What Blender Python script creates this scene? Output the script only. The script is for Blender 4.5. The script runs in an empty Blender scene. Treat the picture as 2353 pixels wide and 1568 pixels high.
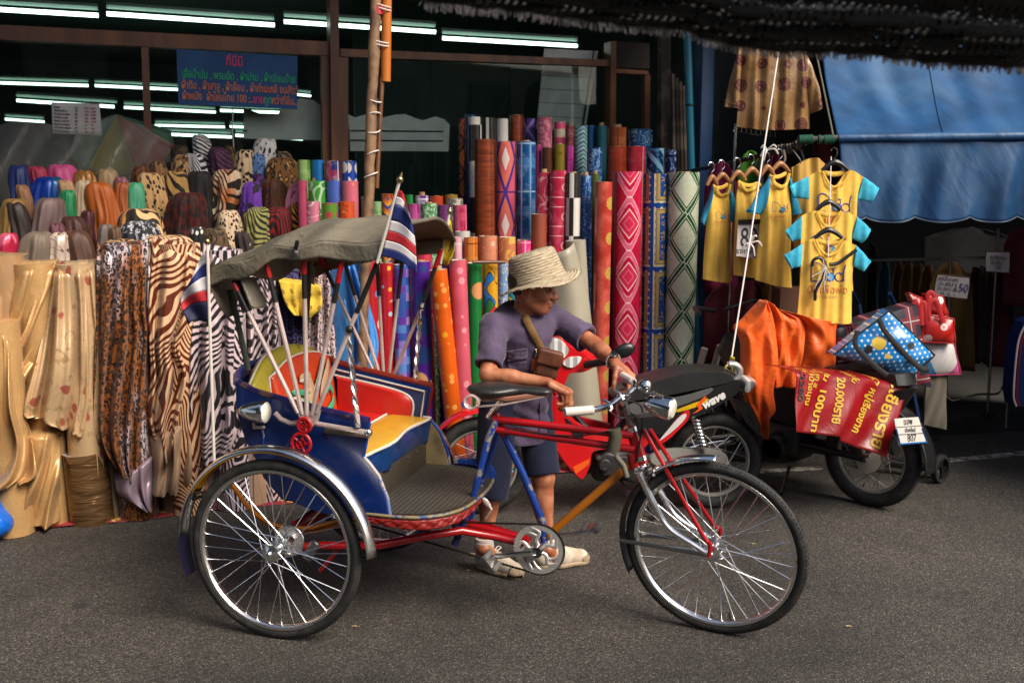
import bpy, bmesh, math, random
import numpy as np
from mathutils import Vector, Matrix, Quaternion
random.seed(7); rnd = random.Random(11)
sc = bpy.context.scene
COL = sc.collection
R = math.radians
# -- camera
CAMH, PITCH, FPX, PW, PH = 1.72, R(8.8), 2308.0, 2352.0, 1568.0
cam_d = bpy.data.cameras.new('camera'); cam = bpy.data.objects.new('camera', cam_d); COL.objects.link(cam)
cam.location = (0, 0, CAMH); cam.rotation_euler = (R(90) - PITCH, 0, 0)
cam_d.sensor_width = 36; cam_d.lens = 36 * FPX / PW; cam_d.clip_start = 0.05; cam_d.clip_end = 500
cam_d.dof.use_dof = True; cam_d.dof.focus_distance = 4.3; cam_d.dof.aperture_fstop = 3.6
sc.camera = cam
# -- sky, sun, exposure
SUN_EL, SUN_AZ = R(45), R(130)          # azimuth measured clockwise from +Y (away from the camera)
world = bpy.data.worlds.new('World'); sc.world = world; world.use_nodes = True
wn = world.node_tree; wn.nodes.clear()
sky = wn.nodes.new('ShaderNodeTexSky'); sky.sky_type = 'NISHITA'; sky.sun_disc = False
sky.sun_elevation = SUN_EL; sky.sun_rotation = SUN_AZ; sky.air_density = 1.0; sky.dust_density = 3.0; sky.ozone_density = 0.6
bg = wn.nodes.new('ShaderNodeBackground'); bg.inputs['Strength'].default_value = 0.125
wo = wn.nodes.new('ShaderNodeOutputWorld')
wn.links.new(sky.outputs[0], bg.inputs[0]); wn.links.new(bg.outputs[0], wo.inputs[0])
sun_d = bpy.data.lights.new('sun', 'SUN'); sun = bpy.data.objects.new('sun', sun_d); COL.objects.link(sun)
sun_d.energy = 4.0; sun_d.angle = R(32); sun_d.color = (1.0, 0.90, 0.77)
_sd = Vector((math.sin(SUN_AZ) * math.cos(SUN_EL), math.cos(SUN_AZ) * math.cos(SUN_EL), math.sin(SUN_EL)))
sun.rotation_euler = _sd.to_track_quat('Z', 'Y').to_euler(); sun.location = (2, -2, 8)
sc.view_settings.view_transform = 'Standard'; sc.view_settings.look = 'None'
sc.view_settings.exposure = 0.42; sc.view_settings.gamma = 1.0; sc.view_settings.use_curve_mapping = False
sc.render.engine = 'CYCLES'
sc.cycles.use_denoising = True
sc.cycles.max_bounces = 8; sc.cycles.transparent_max_bounces = 24; sc.cycles.caustics_reflective = False; sc.cycles.caustics_refractive = False
sc.cycles.sample_clamp_indirect = 6.0
# -- measuring helpers: a picture position to a place in the street
_cp, _sp = math.cos(PITCH), math.sin(PITCH)
def ray(px, py):
 x = (px - PW / 2) / FPX; y = -(py - PH / 2) / FPX
 return Vector((x, _cp + y * _sp, -_sp + y * _cp))
CAM = Vector((0, 0, CAMH))
def at(px, py, Y):
 d = ray(px, py); return CAM + d * (Y / d.y)
def gr(px, py, z=0.0):
 d = ray(px, py); return CAM + d * ((z - CAMH) / d.z)
TH = R(20.5); WU = Vector((math.cos(TH), math.sin(TH), 0)); WN = Vector((-math.sin(TH), math.cos(TH), 0)); W0 = Vector((-2.13, 5.0, 0))
def wp(px, py, d):                     # on the upright plane d metres behind the front line of the shop display
 r = ray(px, py); p0 = W0 + WN * d
 t = (p0 - CAM).dot(WN) / r.dot(WN); return CAM + r * t
def wl(u, d, z=0.0):                   # along the shop front, behind it, up
 return W0 + WU * u + WN * d + Vector((0, 0, z))
def wuv(p):
 q = p - W0; return q.dot(WU), q.dot(WN), q.z
def sc_at(p):                          # metres per picture pixel at a place
 return ((p - CAM).dot(Vector((0, _cp, -_sp)))) / FPX
# -- colour
def lin(c): return c / 12.92 if c <= 0.04045 else ((c + 0.055) / 1.055) ** 2.4
def hx(s, k=1.0):
 return tuple(min(1.0, lin(int(s[i:i + 2], 16) / 255) * k) for i in (0, 2, 4))
# -- node expressions
class S:
 def __init__(s, g, k): s.g, s.k = g, k
 def _m(s, op, *a, clamp=False):
  n = s.g.nt.nodes.new('ShaderNodeMath'); n.operation = op; n.use_clamp = clamp
  for i, v in enumerate((s,) + a):
   if isinstance(v, S): s.g.nt.links.new(v.k, n.inputs[i])
   else: n.inputs[i].default_value = v
  return S(s.g, n.outputs[0])
 def __add__(s, o): return s._m('ADD', o)
 __radd__ = __add__
 def __sub__(s, o): return s._m('SUBTRACT', o)
 def __rsub__(s, o): return (s * -1.0) + o
 def __mul__(s, o): return s._m('MULTIPLY', o)
 __rmul__ = __mul__
 def __truediv__(s, o): return s._m('DIVIDE', o)
 def fr(s): return s._m('FLOORED_MODULO', 1.0)
 def mod(s, o): return s._m('FLOORED_MODULO', o)
 def ping(s, o): return s._m('PINGPONG', o)
 def abs(s): return s._m('ABSOLUTE')
 def sin(s): return s._m('SINE')
 def cos(s): return s._m('COSINE')
 def floor(s): return s._m('FLOOR')
 def sqrt(s): return s._m('SQRT')
 def pow(s, o): return s._m('POWER', o)
 def lt(s, o): return s._m('LESS_THAN', o)
 def gt(s, o): return s._m('GREATER_THAN', o)
 def min(s, o): return s._m('MINIMUM', o)
 def max(s, o): return s._m('MAXIMUM', o)
 def atan2(s, o): return s._m('ARCTAN2', o)
 def clamp(s): return s._m('ADD', 0.0, clamp=True)
 def ss(s, a, b):
  n = s.g.nt.nodes.new('ShaderNodeMapRange'); n.interpolation_type = 'SMOOTHSTEP'
  s.g.nt.links.new(s.k, n.inputs[0]); inv = a > b
  n.inputs[1].default_value, n.inputs[2].default_value = min(a, b), max(a, b)
  n.inputs[3].default_value, n.inputs[4].default_value = (1.0, 0.0) if inv else (0.0, 1.0)
  return S(s.g, n.outputs[0])
class Gr:
 def __init__(s, nt): s.nt = nt; s._uv = None; s._ob = None
 def setin(s, sock, v):
  if isinstance(v, S): s.nt.links.new(v.k, sock)
  elif isinstance(v, (tuple, list)): sock.default_value = tuple(v) + ((1.0,) if len(v) == 3 and sock.type == 'RGBA' else ())
  else: sock.default_value = v
 def uvvec(s):
  if s._uv is None:
   n = s.nt.nodes.new('ShaderNodeUVMap'); s._uv = S(s, n.outputs[0])
  return s._uv
 def obvec(s):
  if s._ob is None:
   n = s.nt.nodes.new('ShaderNodeTexCoord'); s._ob = S(s, n.outputs['Object'])
  return s._ob
 def sep(s, v):
  n = s.nt.nodes.new('ShaderNodeSeparateXYZ'); s.nt.links.new(v.k, n.inputs[0])
  return S(s, n.outputs[0]), S(s, n.outputs[1]), S(s, n.outputs[2])
 def vec(s, x, y, z=0.0):
  n = s.nt.nodes.new('ShaderNodeCombineXYZ')
  for i, v in enumerate((x, y, z)): s.setin(n.inputs[i], v)
  return S(s, n.outputs[0])
 def uv(s): return s.sep(s.uvvec())[:2]
 def rnd(s):
  n = s.nt.nodes.new('ShaderNodeObjectInfo'); return S(s, n.outputs['Random'])
 def noise(s, scale, v=None, detail=2.0, rough=0.5, dist=0.0, col=False):
  n = s.nt.nodes.new('ShaderNodeTexNoise'); n.inputs['Scale'].default_value = scale; n.inputs['Detail'].default_value = detail
  n.inputs['Roughness'].default_value = rough; n.inputs['Distortion'].default_value = dist
  s.nt.links.new((v or s.obvec()).k, n.inputs['Vector'])
  return S(s, n.outputs[1 if col else 0])
 def vor(s, scale, v=None, feat='F1', out=0, rand=1.0, metric='EUCLIDEAN'):
  n = s.nt.nodes.new('ShaderNodeTexVoronoi'); n.feature = feat; n.distance = metric
  n.inputs['Scale'].default_value = scale; n.inputs['Randomness'].default_value = rand
  s.nt.links.new((v or s.obvec()).k, n.inputs['Vector'])
  return S(s, n.outputs[out])
 def mix(s, f, a, b, mode='MIX'):
  n = s.nt.nodes.new('ShaderNodeMix'); n.data_type = 'RGBA'; n.blend_type = mode
  s.setin(n.inputs[0], f); s.setin(n.inputs[6], a); s.setin(n.inputs[7], b)
  return S(s, n.outputs[2])
 def val(s, x):
  n = s.nt.nodes.new('ShaderNodeValue'); n.outputs[0].default_value = x; return S(s, n.outputs[0])
MATS = {}
def mat(name, col=(.5, .5, .5), rough=.5, metal=0.0, bump=None, bstr=.3, bdist=.004, coat=0.0, sheen=0.0, spec=.5, trans=0.0,
  alpha=None, var=.12, vscale=6.0, dirt=0.0, emit=None, estr=0.0, aniso=0.0, sub=0.0):
 if name in MATS: return MATS[name]
 m = bpy.data.materials.new(name); m.use_nodes = True; nt = m.node_tree; g = Gr(nt)
 b = nt.nodes['Principled BSDF']
 c = col(g) if callable(col) else col
 if var > 0:
  n = g.noise(vscale, detail=4.0)
  f = g.mix(n.ss(.25, .75), (1 - var,) * 3, (1 + var * .6,) * 3)
  c = g.mix(1.0, c, f, 'MULTIPLY')
 if dirt > 0:
  n = g.noise(3.1, detail=6.0, rough=.65).ss(.48, .72)
  c = g.mix(n * dirt, c, (.10, .075, .05))
  rough = n * (.3 * dirt) + (rough if isinstance(rough, S) else rough)
 g.setin(b.inputs['Base Color'], c)
 rr = rough(g) if callable(rough) else rough
 if not isinstance(rr, S) and var > 0: rr = (g.noise(vscale * 2.3, detail=3.0) - .5) * .18 + rr
 g.setin(b.inputs['Roughness'], rr)
 b.inputs['Metallic'].default_value = metal
 b.inputs['Specular IOR Level'].default_value = spec
 b.inputs['Coat Weight'].default_value = coat; b.inputs['Coat Roughness'].default_value = .08
 b.inputs['Sheen Weight'].default_value = sheen; b.inputs['Sheen Roughness'].default_value = .4
 b.inputs['Transmission Weight'].default_value = trans
 b.inputs['Subsurface Weight'].default_value = sub
 if sub: b.inputs['Subsurface Radius'].default_value = (.008, .004, .002); b.inputs['Subsurface Scale'].default_value = 1.0
 if aniso: b.inputs['Anisotropic'].default_value = aniso
 if alpha is not None: g.setin(b.inputs['Alpha'], alpha(g) if callable(alpha) else alpha)
 if emit is not None:
  g.setin(b.inputs['Emission Color'], emit); b.inputs['Emission Strength'].default_value = estr
 if bump is not None:
  n = nt.nodes.new('ShaderNodeBump'); n.inputs['Strength'].default_value = bstr; n.inputs['Distance'].default_value = bdist
  g.setin(n.inputs['Height'], bump(g)); nt.links.new(n.outputs[0], b.inputs['Normal'])
 MATS[name] = m
 return m
# -- objects
TM = {}
def thing(name, label, cat, loc=(0, 0, 0), rot=(0, 0, 0), group=None, kind=None):
 o = bpy.data.objects.new(name, None); COL.objects.link(o); o.empty_display_size = .1
 o.location = loc; o.rotation_euler = rot
 TM[o] = Matrix.LocRotScale(Vector(loc), __import__('mathutils').Euler(rot), None)
 tag(o, label, cat, group, kind); return o
def tag(o, label=None, cat=None, group=None, kind=None):
 if label: o['label'] = label
 if cat: o['category'] = cat
 if group: o['group'] = group
 if kind: o['kind'] = kind
 return o
class MB:
 def __init__(s): s.v = []; s.f = []; s.uv = []; s.mi = []; s.m = 0
 def add(s, vs, fs, uvs=None):
  o = len(s.v); s.v += [tuple(p) for p in vs]
  for f in fs:
   s.f.append(tuple(i + o for i in f)); s.mi.append(s.m)
   s.uv.append([uvs[i] for i in f] if uvs else None)
  return s
 def xf(s, M, start=0):
  for i in range(start, len(s.v)): s.v[i] = tuple(M @ Vector(s.v[i]))
  return s
 def box(s, c, size, M=None, bev=0.0):
  x, y, z = (k / 2 for k in size)
  if bev <= 0:
   vs = [(a * x, b * y, d * z) for a in (-1, 1) for b in (-1, 1) for d in (-1, 1)]
   fs = [(0, 1, 3, 2), (4, 6, 7, 5), (0, 4, 5, 1), (2, 3, 7, 6), (0, 2, 6, 4), (1, 5, 7, 3)]
  else:
   bm = bmesh.new(); bmesh.ops.create_cube(bm, size=1)
   bmesh.ops.scale(bm, vec=(2 * x, 2 * y, 2 * z), verts=bm.verts)
   bmesh.ops.bevel(bm, geom=bm.edges[:], offset=min(bev, x * .9, y * .9, z * .9), segments=2, affect='EDGES', profile=.5)
   bm.verts.index_update(); vs = [tuple(v.co) for v in bm.verts]; fs = [tuple(v.index for v in f.verts) for f in bm.faces]; bm.free()
  Q = Matrix.Translation(Vector(c)) @ (M.to_4x4() if M else Matrix())
  return s.add([Q @ Vector(p) for p in vs], fs)
 def tube(s, pts, r, n=8, caps=True, closed=False, flat=1.0, up=None):
  P = [Vector(p) for p in pts]; k = len(P); rs = r if isinstance(r, (list, tuple)) else [r] * k
  vs, uvs = [], []; L = 0.0; N = None
  for i in range(k):
   a = P[i - 1] if (i or closed) else P[i]; b = P[(i + 1) % k] if (i < k - 1 or closed) else P[i]
   t = (b - a).normalized()
   if N is None:
    N = Vector(up) if up else (Vector((0, 0, 1)) if abs(t.z) < .9 else Vector((1, 0, 0)))
   N = (N - t * N.dot(t)); N = N.normalized() if N.length > 1e-6 else t.orthogonal().normalized()
   B = t.cross(N)
   if i: L += (P[i] - P[i - 1]).length
   for j in range(n):
    a_ = 2 * math.pi * j / n
    vs.append(P[i] + N * math.cos(a_) * rs[i] + B * math.sin(a_) * rs[i] * flat); uvs.append((j / n, L))
  fs = [(i * n + j, i * n + (j + 1) % n, ((i + 1) % k) * n + (j + 1) % n, ((i + 1) % k) * n + j) for i in range(k if closed else k - 1) for j in range(n)]
  if caps and not closed: fs += [tuple(range(n - 1, -1, -1)), tuple(range((k - 1) * n, k * n))]
  return s.add(vs, fs, uvs)
 def lathe(s, prof, n=24, c=(0, 0, 0), M=None, a0=0.0, a1=2 * math.pi, uvr=None):
  full = abs(a1 - a0 - 2 * math.pi) < 1e-6; m = n if full else n + 1; vs, uvs = [], []; L = 0
  for i, (r, z) in enumerate(prof):
   if i: L += math.hypot(r - prof[i - 1][0], z - prof[i - 1][1])
   for j in range(m):
    a = a0 + (a1 - a0) * j / n
    vs.append(Vector((r * math.cos(a), r * math.sin(a), z))); uvs.append(((uvr or r) * a, L))
  fs = []
  for i in range(len(prof) - 1):
   for j in range(n):
    k = (j + 1) % m; fs.append((i * m + j, i * m + k, (i + 1) * m + k, (i + 1) * m + j))
  Q = Matrix.Translation(Vector(c)) @ (M.to_4x4() if M else Matrix())
  return s.add([Q @ p for p in vs], fs, uvs)
 def sphere(s, c, r, n=12, m=8, M=None):
  rx, ry, rz = r if isinstance(r, (tuple, list)) else (r, r, r)
  Q = Matrix.Translation(Vector(c)) @ (M.to_4x4() if M else Matrix()) @ Matrix.Diagonal((rx, ry, rz, 1))
  t = MB().lathe([(max(1e-4, math.sin(math.pi * i / m)), -math.cos(math.pi * i / m)) for i in range(m + 1)], n)
  return s.add([Q @ Vector(p) for p in t.v], t.f)
 def grid(s, fn, nu, nv, uvf=None, closeu=False):
  vs, uvs = [], []
  for j in range(nv + 1):
   for i in range(nu + (0 if closeu else 1)):
    u, v = i / nu, j / nv; vs.append(fn(u, v)); uvs.append(uvf(u, v) if uvf else (u, v))
  w = nu if closeu else nu + 1
  fs = [(j * w + i, j * w + (i + 1) % w, (j + 1) * w + (i + 1) % w, (j + 1) * w + i) for j in range(nv) for i in range(nu)]
  return s.add(vs, fs, uvs)
 def prism(s, poly, off, M=None):    # polygon (3D points), extruded by vector off
  P = [Vector(p) for p in poly]; off = Vector(off); n = len(P)
  vs = P + [p + off for p in P]
  fs = [tuple(range(n)), tuple(range(2 * n - 1, n - 1, -1))] + [(i, i + n, (i + 1) % n + n, (i + 1) % n) for i in range(n)]
  if M: vs = [M @ p for p in vs]
  return s.add(vs, fs)
 def build(s, name, m, parent=None, world=True, smooth=True, label=None, cat=None, group=None, kind=None, solid=0.0, base=None, fixn=True, ang=35, sub=0):
  M = None; loc = None
  if parent is not None and world: M = TM[parent].inverted() if parent in TM else None
  if parent is None:
   xs = np.array(s.v); loc = Vector(base) if base is not None else Vector(((xs[:, 0].min() + xs[:, 0].max()) / 2, (xs[:, 1].min() + xs[:, 1].max()) / 2, xs[:, 2].min()))
   M = Matrix.Translation(-loc)
  V = [M @ Vector(p) for p in s.v] if M else s.v
  me = bpy.data.meshes.new(name); me.from_pydata([tuple(p) for p in V], [], s.f)
  ms = m if isinstance(m, (list, tuple)) else [m]
  for q in ms: me.materials.append(q)
  if any(u is not None for u in s.uv):
   l = me.uv_layers.new(name='UVMap'); k = 0; dat = np.zeros(len(me.loops) * 2, 'f')
   for u, f in zip(s.uv, s.f):
    for q in (u or [(0, 0)] * len(f)): dat[k] = q[0]; dat[k + 1] = q[1]; k += 2
   l.data.foreach_set('uv', dat)
  if len(ms) > 1: me.polygons.foreach_set('material_index', np.array(s.mi, 'i'))
  if fixn:
   bm = bmesh.new(); bm.from_mesh(me); bmesh.ops.recalc_face_normals(bm, faces=bm.faces[:]); bm.to_mesh(me); bm.free()
  if smooth:
   me.polygons.foreach_set('use_smooth', np.ones(len(me.polygons), bool))
   if ang and ang < 180:
    try: me.set_sharp_from_angle(angle=R(ang))
    except Exception: pass
  o = bpy.data.objects.new(name, me); COL.objects.link(o)
  if parent is not None: o.parent = parent; TM[o] = TM.get(parent, Matrix()) if world else TM.get(parent, Matrix())
  else: o.location = loc; TM[o] = Matrix.Translation(loc)
  if solid:
   q = o.modifiers.new('thickness', 'SOLIDIFY'); q.thickness = solid; q.offset = 0
  if sub:
   q = o.modifiers.new('smooth', 'SUBSURF'); q.levels = q.render_levels = sub
  tag(o, label, cat, group, kind)
  return o
def clone(o, mat4=None, label=None):     # a copy of a thing with its parts
 c = o.copy(); COL.objects.link(c)
 if label: c['label'] = label
 for ch in o.children:
  k = ch.copy(); COL.objects.link(k); k.parent = c
  for g in ch.children:
   d = g.copy(); COL.objects.link(d); d.parent = k
 return c
def text(body, size, M, m, name, parent, world=True, depth=.0006, align='CENTER', sx=1.0, warp=None, bold=0.0, sub=0):
 c = bpy.data.curves.new('lettering', 'FONT'); c.body = body; c.size = size; c.align_x = align; c.align_y = 'CENTER'; c.resolution_u = 3; c.offset = bold
 t = bpy.data.objects.new('lettering', c); COL.objects.link(t)
 dg = bpy.context.evaluated_depsgraph_get(); te = t.evaluated_get(dg); me0 = te.to_mesh()
 b = MB(); vs = [Vector((v.co.x * sx, v.co.y, 0)) for v in me0.vertices]; fs = [tuple(p.vertices) for p in me0.polygons]
 te.to_mesh_clear(); bpy.data.objects.remove(t)
 if sub:
  bm = bmesh.new(); q = [bm.verts.new(v) for v in vs]
  for f in fs:
   try: bm.faces.new([q[i] for i in f])
   except Exception: pass
  bmesh.ops.subdivide_edges(bm, edges=[e for e in bm.edges if e.calc_length() > sub], cuts=2); bmesh.ops.triangulate(bm, faces=bm.faces[:])
  bm.verts.index_update(); vs = [v.co.copy() for v in bm.verts]; fs = [tuple(v.index for v in f.verts) for f in bm.faces]; bm.free()
 vs = [(Vector(warp(v)) if warp else v) for v in vs]
 b.add([M @ v for v in vs] if M else vs, fs)
 return b.build(name, m, parent, world=world, smooth=False, fixn=False)
def frame(o, x, up):                      # basis matrix: x to the right, up, and the normal out of the sheet
 x = Vector(x).normalized(); up = Vector(up); up = (up - x * up.dot(x)).normalized(); z = x.cross(up)
 return Matrix.Translation(Vector(o)) @ Matrix((x, up, z)).transposed().to_4x4()
def lerp(a, b, t): return a + (b - a) * t
def pl(pts, t):                           # point on a polyline at 0..1 of its length
 P = [Vector(p) for p in pts]; L = [0.0]
 for i in range(1, len(P)): L.append(L[-1] + (P[i] - P[i - 1]).length)
 x = t * L[-1]
 for i in range(1, len(P)):
  if x <= L[i] or i == len(P) - 1:
   k = (x - L[i - 1]) / max(1e-9, L[i] - L[i - 1]); return P[i - 1].lerp(P[i], k)
def smooth_pts(pts, n=6, closed=False):   # Catmull-Rom
 P = [Vector(p) for p in pts]; k = len(P); out = []
 for i in range(k if closed else k - 1):
  p0 = P[(i - 1) % k] if (closed or i) else P[0] * 2 - P[1]; p1 = P[i]; p2 = P[(i + 1) % k]
  p3 = P[(i + 2) % k] if (closed or i < k - 2) else P[k - 1] * 2 - P[k - 2]
  for j in range(n):
   t = j / n; out.append(.5 * ((2 * p1) + (p2 - p0) * t + (2 * p0 - 5 * p1 + 4 * p2 - p3) * t * t + (3 * p1 - p0 - 3 * p2 + p3) * t ** 3))
 if not closed: out.append(P[-1])
 return out
# -- implicit solids (bodies, cloth over bodies, moulded panels)
class SDF:
 def __init__(s, lo, hi, h):
  s.lo = np.array(lo, 'f'); s.h = h; s.n = np.ceil((np.array(hi) - s.lo) / h).astype(int) + 1
  s.v = np.full(s.n, 1.0, 'f')
 def _sub(s, lo, hi):
  a = np.maximum(0, np.floor((np.array(lo) - s.lo) / s.h).astype(int)); b = np.minimum(s.n, np.ceil((np.array(hi) - s.lo) / s.h).astype(int) + 1)
  if np.any(b <= a): return None
  sl = tuple(slice(a[i], b[i]) for i in range(3))
  ax = [(np.arange(a[i], b[i], dtype='f') * s.h + s.lo[i]) for i in range(3)]
  return sl, ax[0][:, None, None], ax[1][None, :, None], ax[2][None, None, :]
 def _put(s, q, d, k, op):
  sl = q; v = s.v[sl]
  if op == 'sub': d = -d
  if op == 'add':
   if k > 0:
    h = np.clip(.5 + .5 * (v - d) / k, 0, 1); r = v * (1 - h) + d * h - k * h * (1 - h)
   else: r = np.minimum(v, d)
  else:
   if k > 0:
    h = np.clip(.5 - .5 * (v - d) / k, 0, 1); r = v * (1 - h) + d * h + k * h * (1 - h)
   else: r = np.maximum(v, d)
  s.v[sl] = r
 def cone(s, a, b, r1, r2=None, k=.01, op='add', sq=(1, 1, 1)):
  r2 = r1 if r2 is None else r2; a = np.array(a, 'f'); b = np.array(b, 'f'); m = max(r1, r2) + k + .03
  w = s._sub(np.minimum(a, b) - m, np.maximum(a, b) + m)
  if w is None: return s
  sl, X, Y, Z = w; d = b - a; L = float(d @ d) + 1e-9
  t = np.clip(((X - a[0]) * d[0] + (Y - a[1]) * d[1] + (Z - a[2]) * d[2]) / L, 0, 1)
  D = np.sqrt((X - a[0] - t * d[0]) ** 2 / sq[0] ** 2 + (Y - a[1] - t * d[1]) ** 2 / sq[1] ** 2 + (Z - a[2] - t * d[2]) ** 2 / sq[2] ** 2) - (r1 + (r2 - r1) * t)
  s._put(sl, D, k, op); return s
 def ell(s, c, r, M=None, k=.01, op='add'):
  c = np.array(c, 'f'); m = max(r) + k + .03; w = s._sub(c - m, c + m)
  if w is None: return s
  sl, X, Y, Z = w; x, y, z = X - c[0], Y - c[1], Z - c[2]
  if M is not None:
   q = np.array(M.to_3x3()).T; x, y, z = (q[i][0] * x + q[i][1] * y + q[i][2] * z for i in range(3))
  k0 = np.sqrt((x / r[0]) ** 2 + (y / r[1]) ** 2 + (z / r[2]) ** 2); k1 = np.sqrt((x / r[0] ** 2) ** 2 + (y / r[1] ** 2) ** 2 + (z / r[2] ** 2) ** 2)
  s._put(sl, k0 * (k0 - 1) / np.maximum(k1, 1e-6), k, op); return s
 def box(s, c, half, M=None, r=.01, k=.01, op='add'):
  c = np.array(c, 'f'); m = float(np.linalg.norm(half)) + k + .03; w = s._sub(c - m, c + m)
  if w is None: return s
  sl, X, Y, Z = w; x, y, z = X - c[0], Y - c[1], Z - c[2]
  if M is not None:
   q = np.array(M.to_3x3()).T; x, y, z = (q[i][0] * x + q[i][1] * y + q[i][2] * z for i in range(3))
  qx, qy, qz = np.abs(x) - half[0] + r, np.abs(y) - half[1] + r, np.abs(z) - half[2] + r
  D = np.sqrt(np.maximum(qx, 0) ** 2 + np.maximum(qy, 0) ** 2 + np.maximum(qz, 0) ** 2) + np.minimum(np.maximum(qx, np.maximum(qy, qz)), 0) - r
  s._put(sl, D, k, op); return s
 def half(s, p, n, k=.004, op='sub'):        # cut away everything on the side n points to
  n = np.array(Vector(n).normalized(), 'f'); p = np.array(p, 'f')
  w = s._sub(s.lo, s.lo + s.h * s.n); sl, X, Y, Z = w
  s._put(sl, -((X - p[0]) * n[0] + (Y - p[1]) * n[1] + (Z - p[2]) * n[2]), k, op); return s
 def fn(s, f, lo, hi, k=.01, op='add'):
  w = s._sub(lo, hi)
  if w is None: return s
  sl, X, Y, Z = w; s._put(sl, f(X, Y, Z).astype('f'), k, op); return s
 def copy(s):
  t = SDF.__new__(SDF); t.lo, t.h, t.n, t.v = s.lo, s.h, s.n, s.v.copy(); return t
 def warp(s, f):
  w = s._sub(s.lo, s.lo + s.h * s.n); sl, X, Y, Z = w; s.v = (s.v + f(X, Y, Z)).astype('f'); return s
 def mesh(s, it=2):
  v = s.v; ins = v < 0; n = s.n
  c = np.zeros(n - 1, np.uint8)
  for dx in (0, 1):
   for dy in (0, 1):
    for dz in (0, 1): c += ins[dx:n[0] - 1 + dx, dy:n[1] - 1 + dy, dz:n[2] - 1 + dz]
  act = (c > 0) & (c < 8); idx = np.full(n - 1, -1, np.int64); I = np.argwhere(act); idx[act] = np.arange(len(I))
  acc = np.zeros((len(I), 3)); cnt = np.zeros(len(I)); cor = [(a, b, d) for a in (0, 1) for b in (0, 1) for d in (0, 1)]
  V = {q: v[I[:, 0] + q[0], I[:, 1] + q[1], I[:, 2] + q[2]].astype(float) for q in cor}
  for q in cor:
   for ax in range(3):
    if q[ax]: continue
    w = tuple(q[i] + (1 if i == ax else 0) for i in range(3)); a, b = V[q], V[w]; cr = (a < 0) != (b < 0)
    t = np.where(cr, a / np.where(cr, a - b, 1), 0)
    pos = np.array(q, float)[None] + t[:, None] * np.eye(3)[ax][None]
    acc += pos * cr[:, None]; cnt += cr
  P = (I + acc / np.maximum(cnt, 1)[:, None]); F = []
  for ax in range(3):
   a1, a2 = (ax + 1) % 3, (ax + 2) % 3
   sl0 = [slice(None)] * 3; sl1 = [slice(None)] * 3; sl0[ax] = slice(0, -1); sl1[ax] = slice(1, None)
   E = np.argwhere(ins[tuple(sl0)] != ins[tuple(sl1)])
   E = E[(E[:, a1] > 0) & (E[:, a2] > 0) & (E[:, a1] < n[a1] - 1) & (E[:, a2] < n[a2] - 1)]
   if not len(E): continue
   def cell(o1, o2):
    q = E.copy(); q[:, a1] += o1; q[:, a2] += o2; return idx[q[:, 0], q[:, 1], q[:, 2]]
   Q = np.stack([cell(-1, -1), cell(0, -1), cell(0, 0), cell(-1, 0)], 1); fl = ~ins[E[:, 0], E[:, 1], E[:, 2]]
   Q[fl] = Q[fl][:, ::-1]; F.append(Q[(Q >= 0).all(1)])
  F = np.concatenate(F)
  for _ in range(it):
   A = np.zeros_like(P); cN = np.zeros(len(P))
   for i in range(4):
    for j in (1, 3):
     np.add.at(A, F[:, i], P[F[:, (i + j) % 4]]); np.add.at(cN, F[:, i], 1)
   P = P * .5 + .5 * A / np.maximum(cN, 1)[:, None]
  return P * s.h + s.lo, F
 def build(s, name, m, parent=None, world=True, it=2, **kw):
  P, F = s.mesh(it); b = MB(); b.v = [tuple(p) for p in P.tolist()]; b.f = [tuple(f) for f in F.tolist()]; b.uv = [None] * len(b.f); b.mi = [0] * len(b.f)
  kw.setdefault('ang', 0); kw.setdefault('fixn', False)
  return b.build(name, m, parent, world, **kw)
def fbm(X, Y, Z, seed=0, o=3):            # cheap smooth noise from sines, for folds
 r = random.Random(seed); t = 0
 for i in range(o):
  for _ in range(3):
   k = 1.7 ** i; a, b, c, p = r.uniform(-1, 1) * k, r.uniform(-1, 1) * k, r.uniform(-1, 1) * k, r.uniform(0, 6.28)
   t = t + np.sin(a * X + b * Y + c * Z + p) / (3 * k)
 return t
# ================================================================ SETTING
def c_asphalt(g):
 o = g.obvec(); n1 = g.noise(160, o, 2.0, .6); v = g.vor(190, o, out=1); vx = g.sep(v)[0]
 big = g.noise(.7, o, 6.0, .62); st = g.noise(2.7, o, 3.0).ss(.62, .7)
 c = g.mix(vx.ss(.15, 1.0), (.016, .014, .0115), (.10, .09, .076))
 c = g.mix(vx.gt(.94), c, (.20, .18, .15)); c = g.mix(vx.lt(.07), c, (.007, .007, .007))
 c = g.mix(n1.ss(.35, .65) * .5, c, (.045, .039, .033))
 c = g.mix(1.0, c, g.mix(big.ss(.30, .70), (.5,) * 3, (1.3,) * 3), 'MULTIPLY')
 sp = g.vor(1.9, o); sp2 = g.noise(9, o, 2.0)
 spot = (sp + (sp2 - .5) * .12).ss(.085, .055)
 c = g.mix(spot * .75, c, (.016, .017, .019))
 return g.mix(st * .3, c, (.022, .02, .018))
M_road = mat('asphalt', c_asphalt, rough=lambda g: g.noise(60, detail=2.0) * .3 + .62, bump=lambda g: g.vor(190) * -1.0 + g.noise(60, detail=3.0) * .5, bstr=.75, bdist=.006, var=0)
b = MB(); b.grid(lambda u, v: ((u - .5) * 240, (v - .5) * 240, 0), 4, 4); tag(b.build('road', M_road, base=(0, 0, 0)), kind='structure')
M_line = mat('worn_line_paint', lambda g: g.mix(g.noise(14, detail=6.0, rough=.7).ss(.42, .56), (.05, .045, .04), (.42, .39, .34)), rough=.7)
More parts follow.
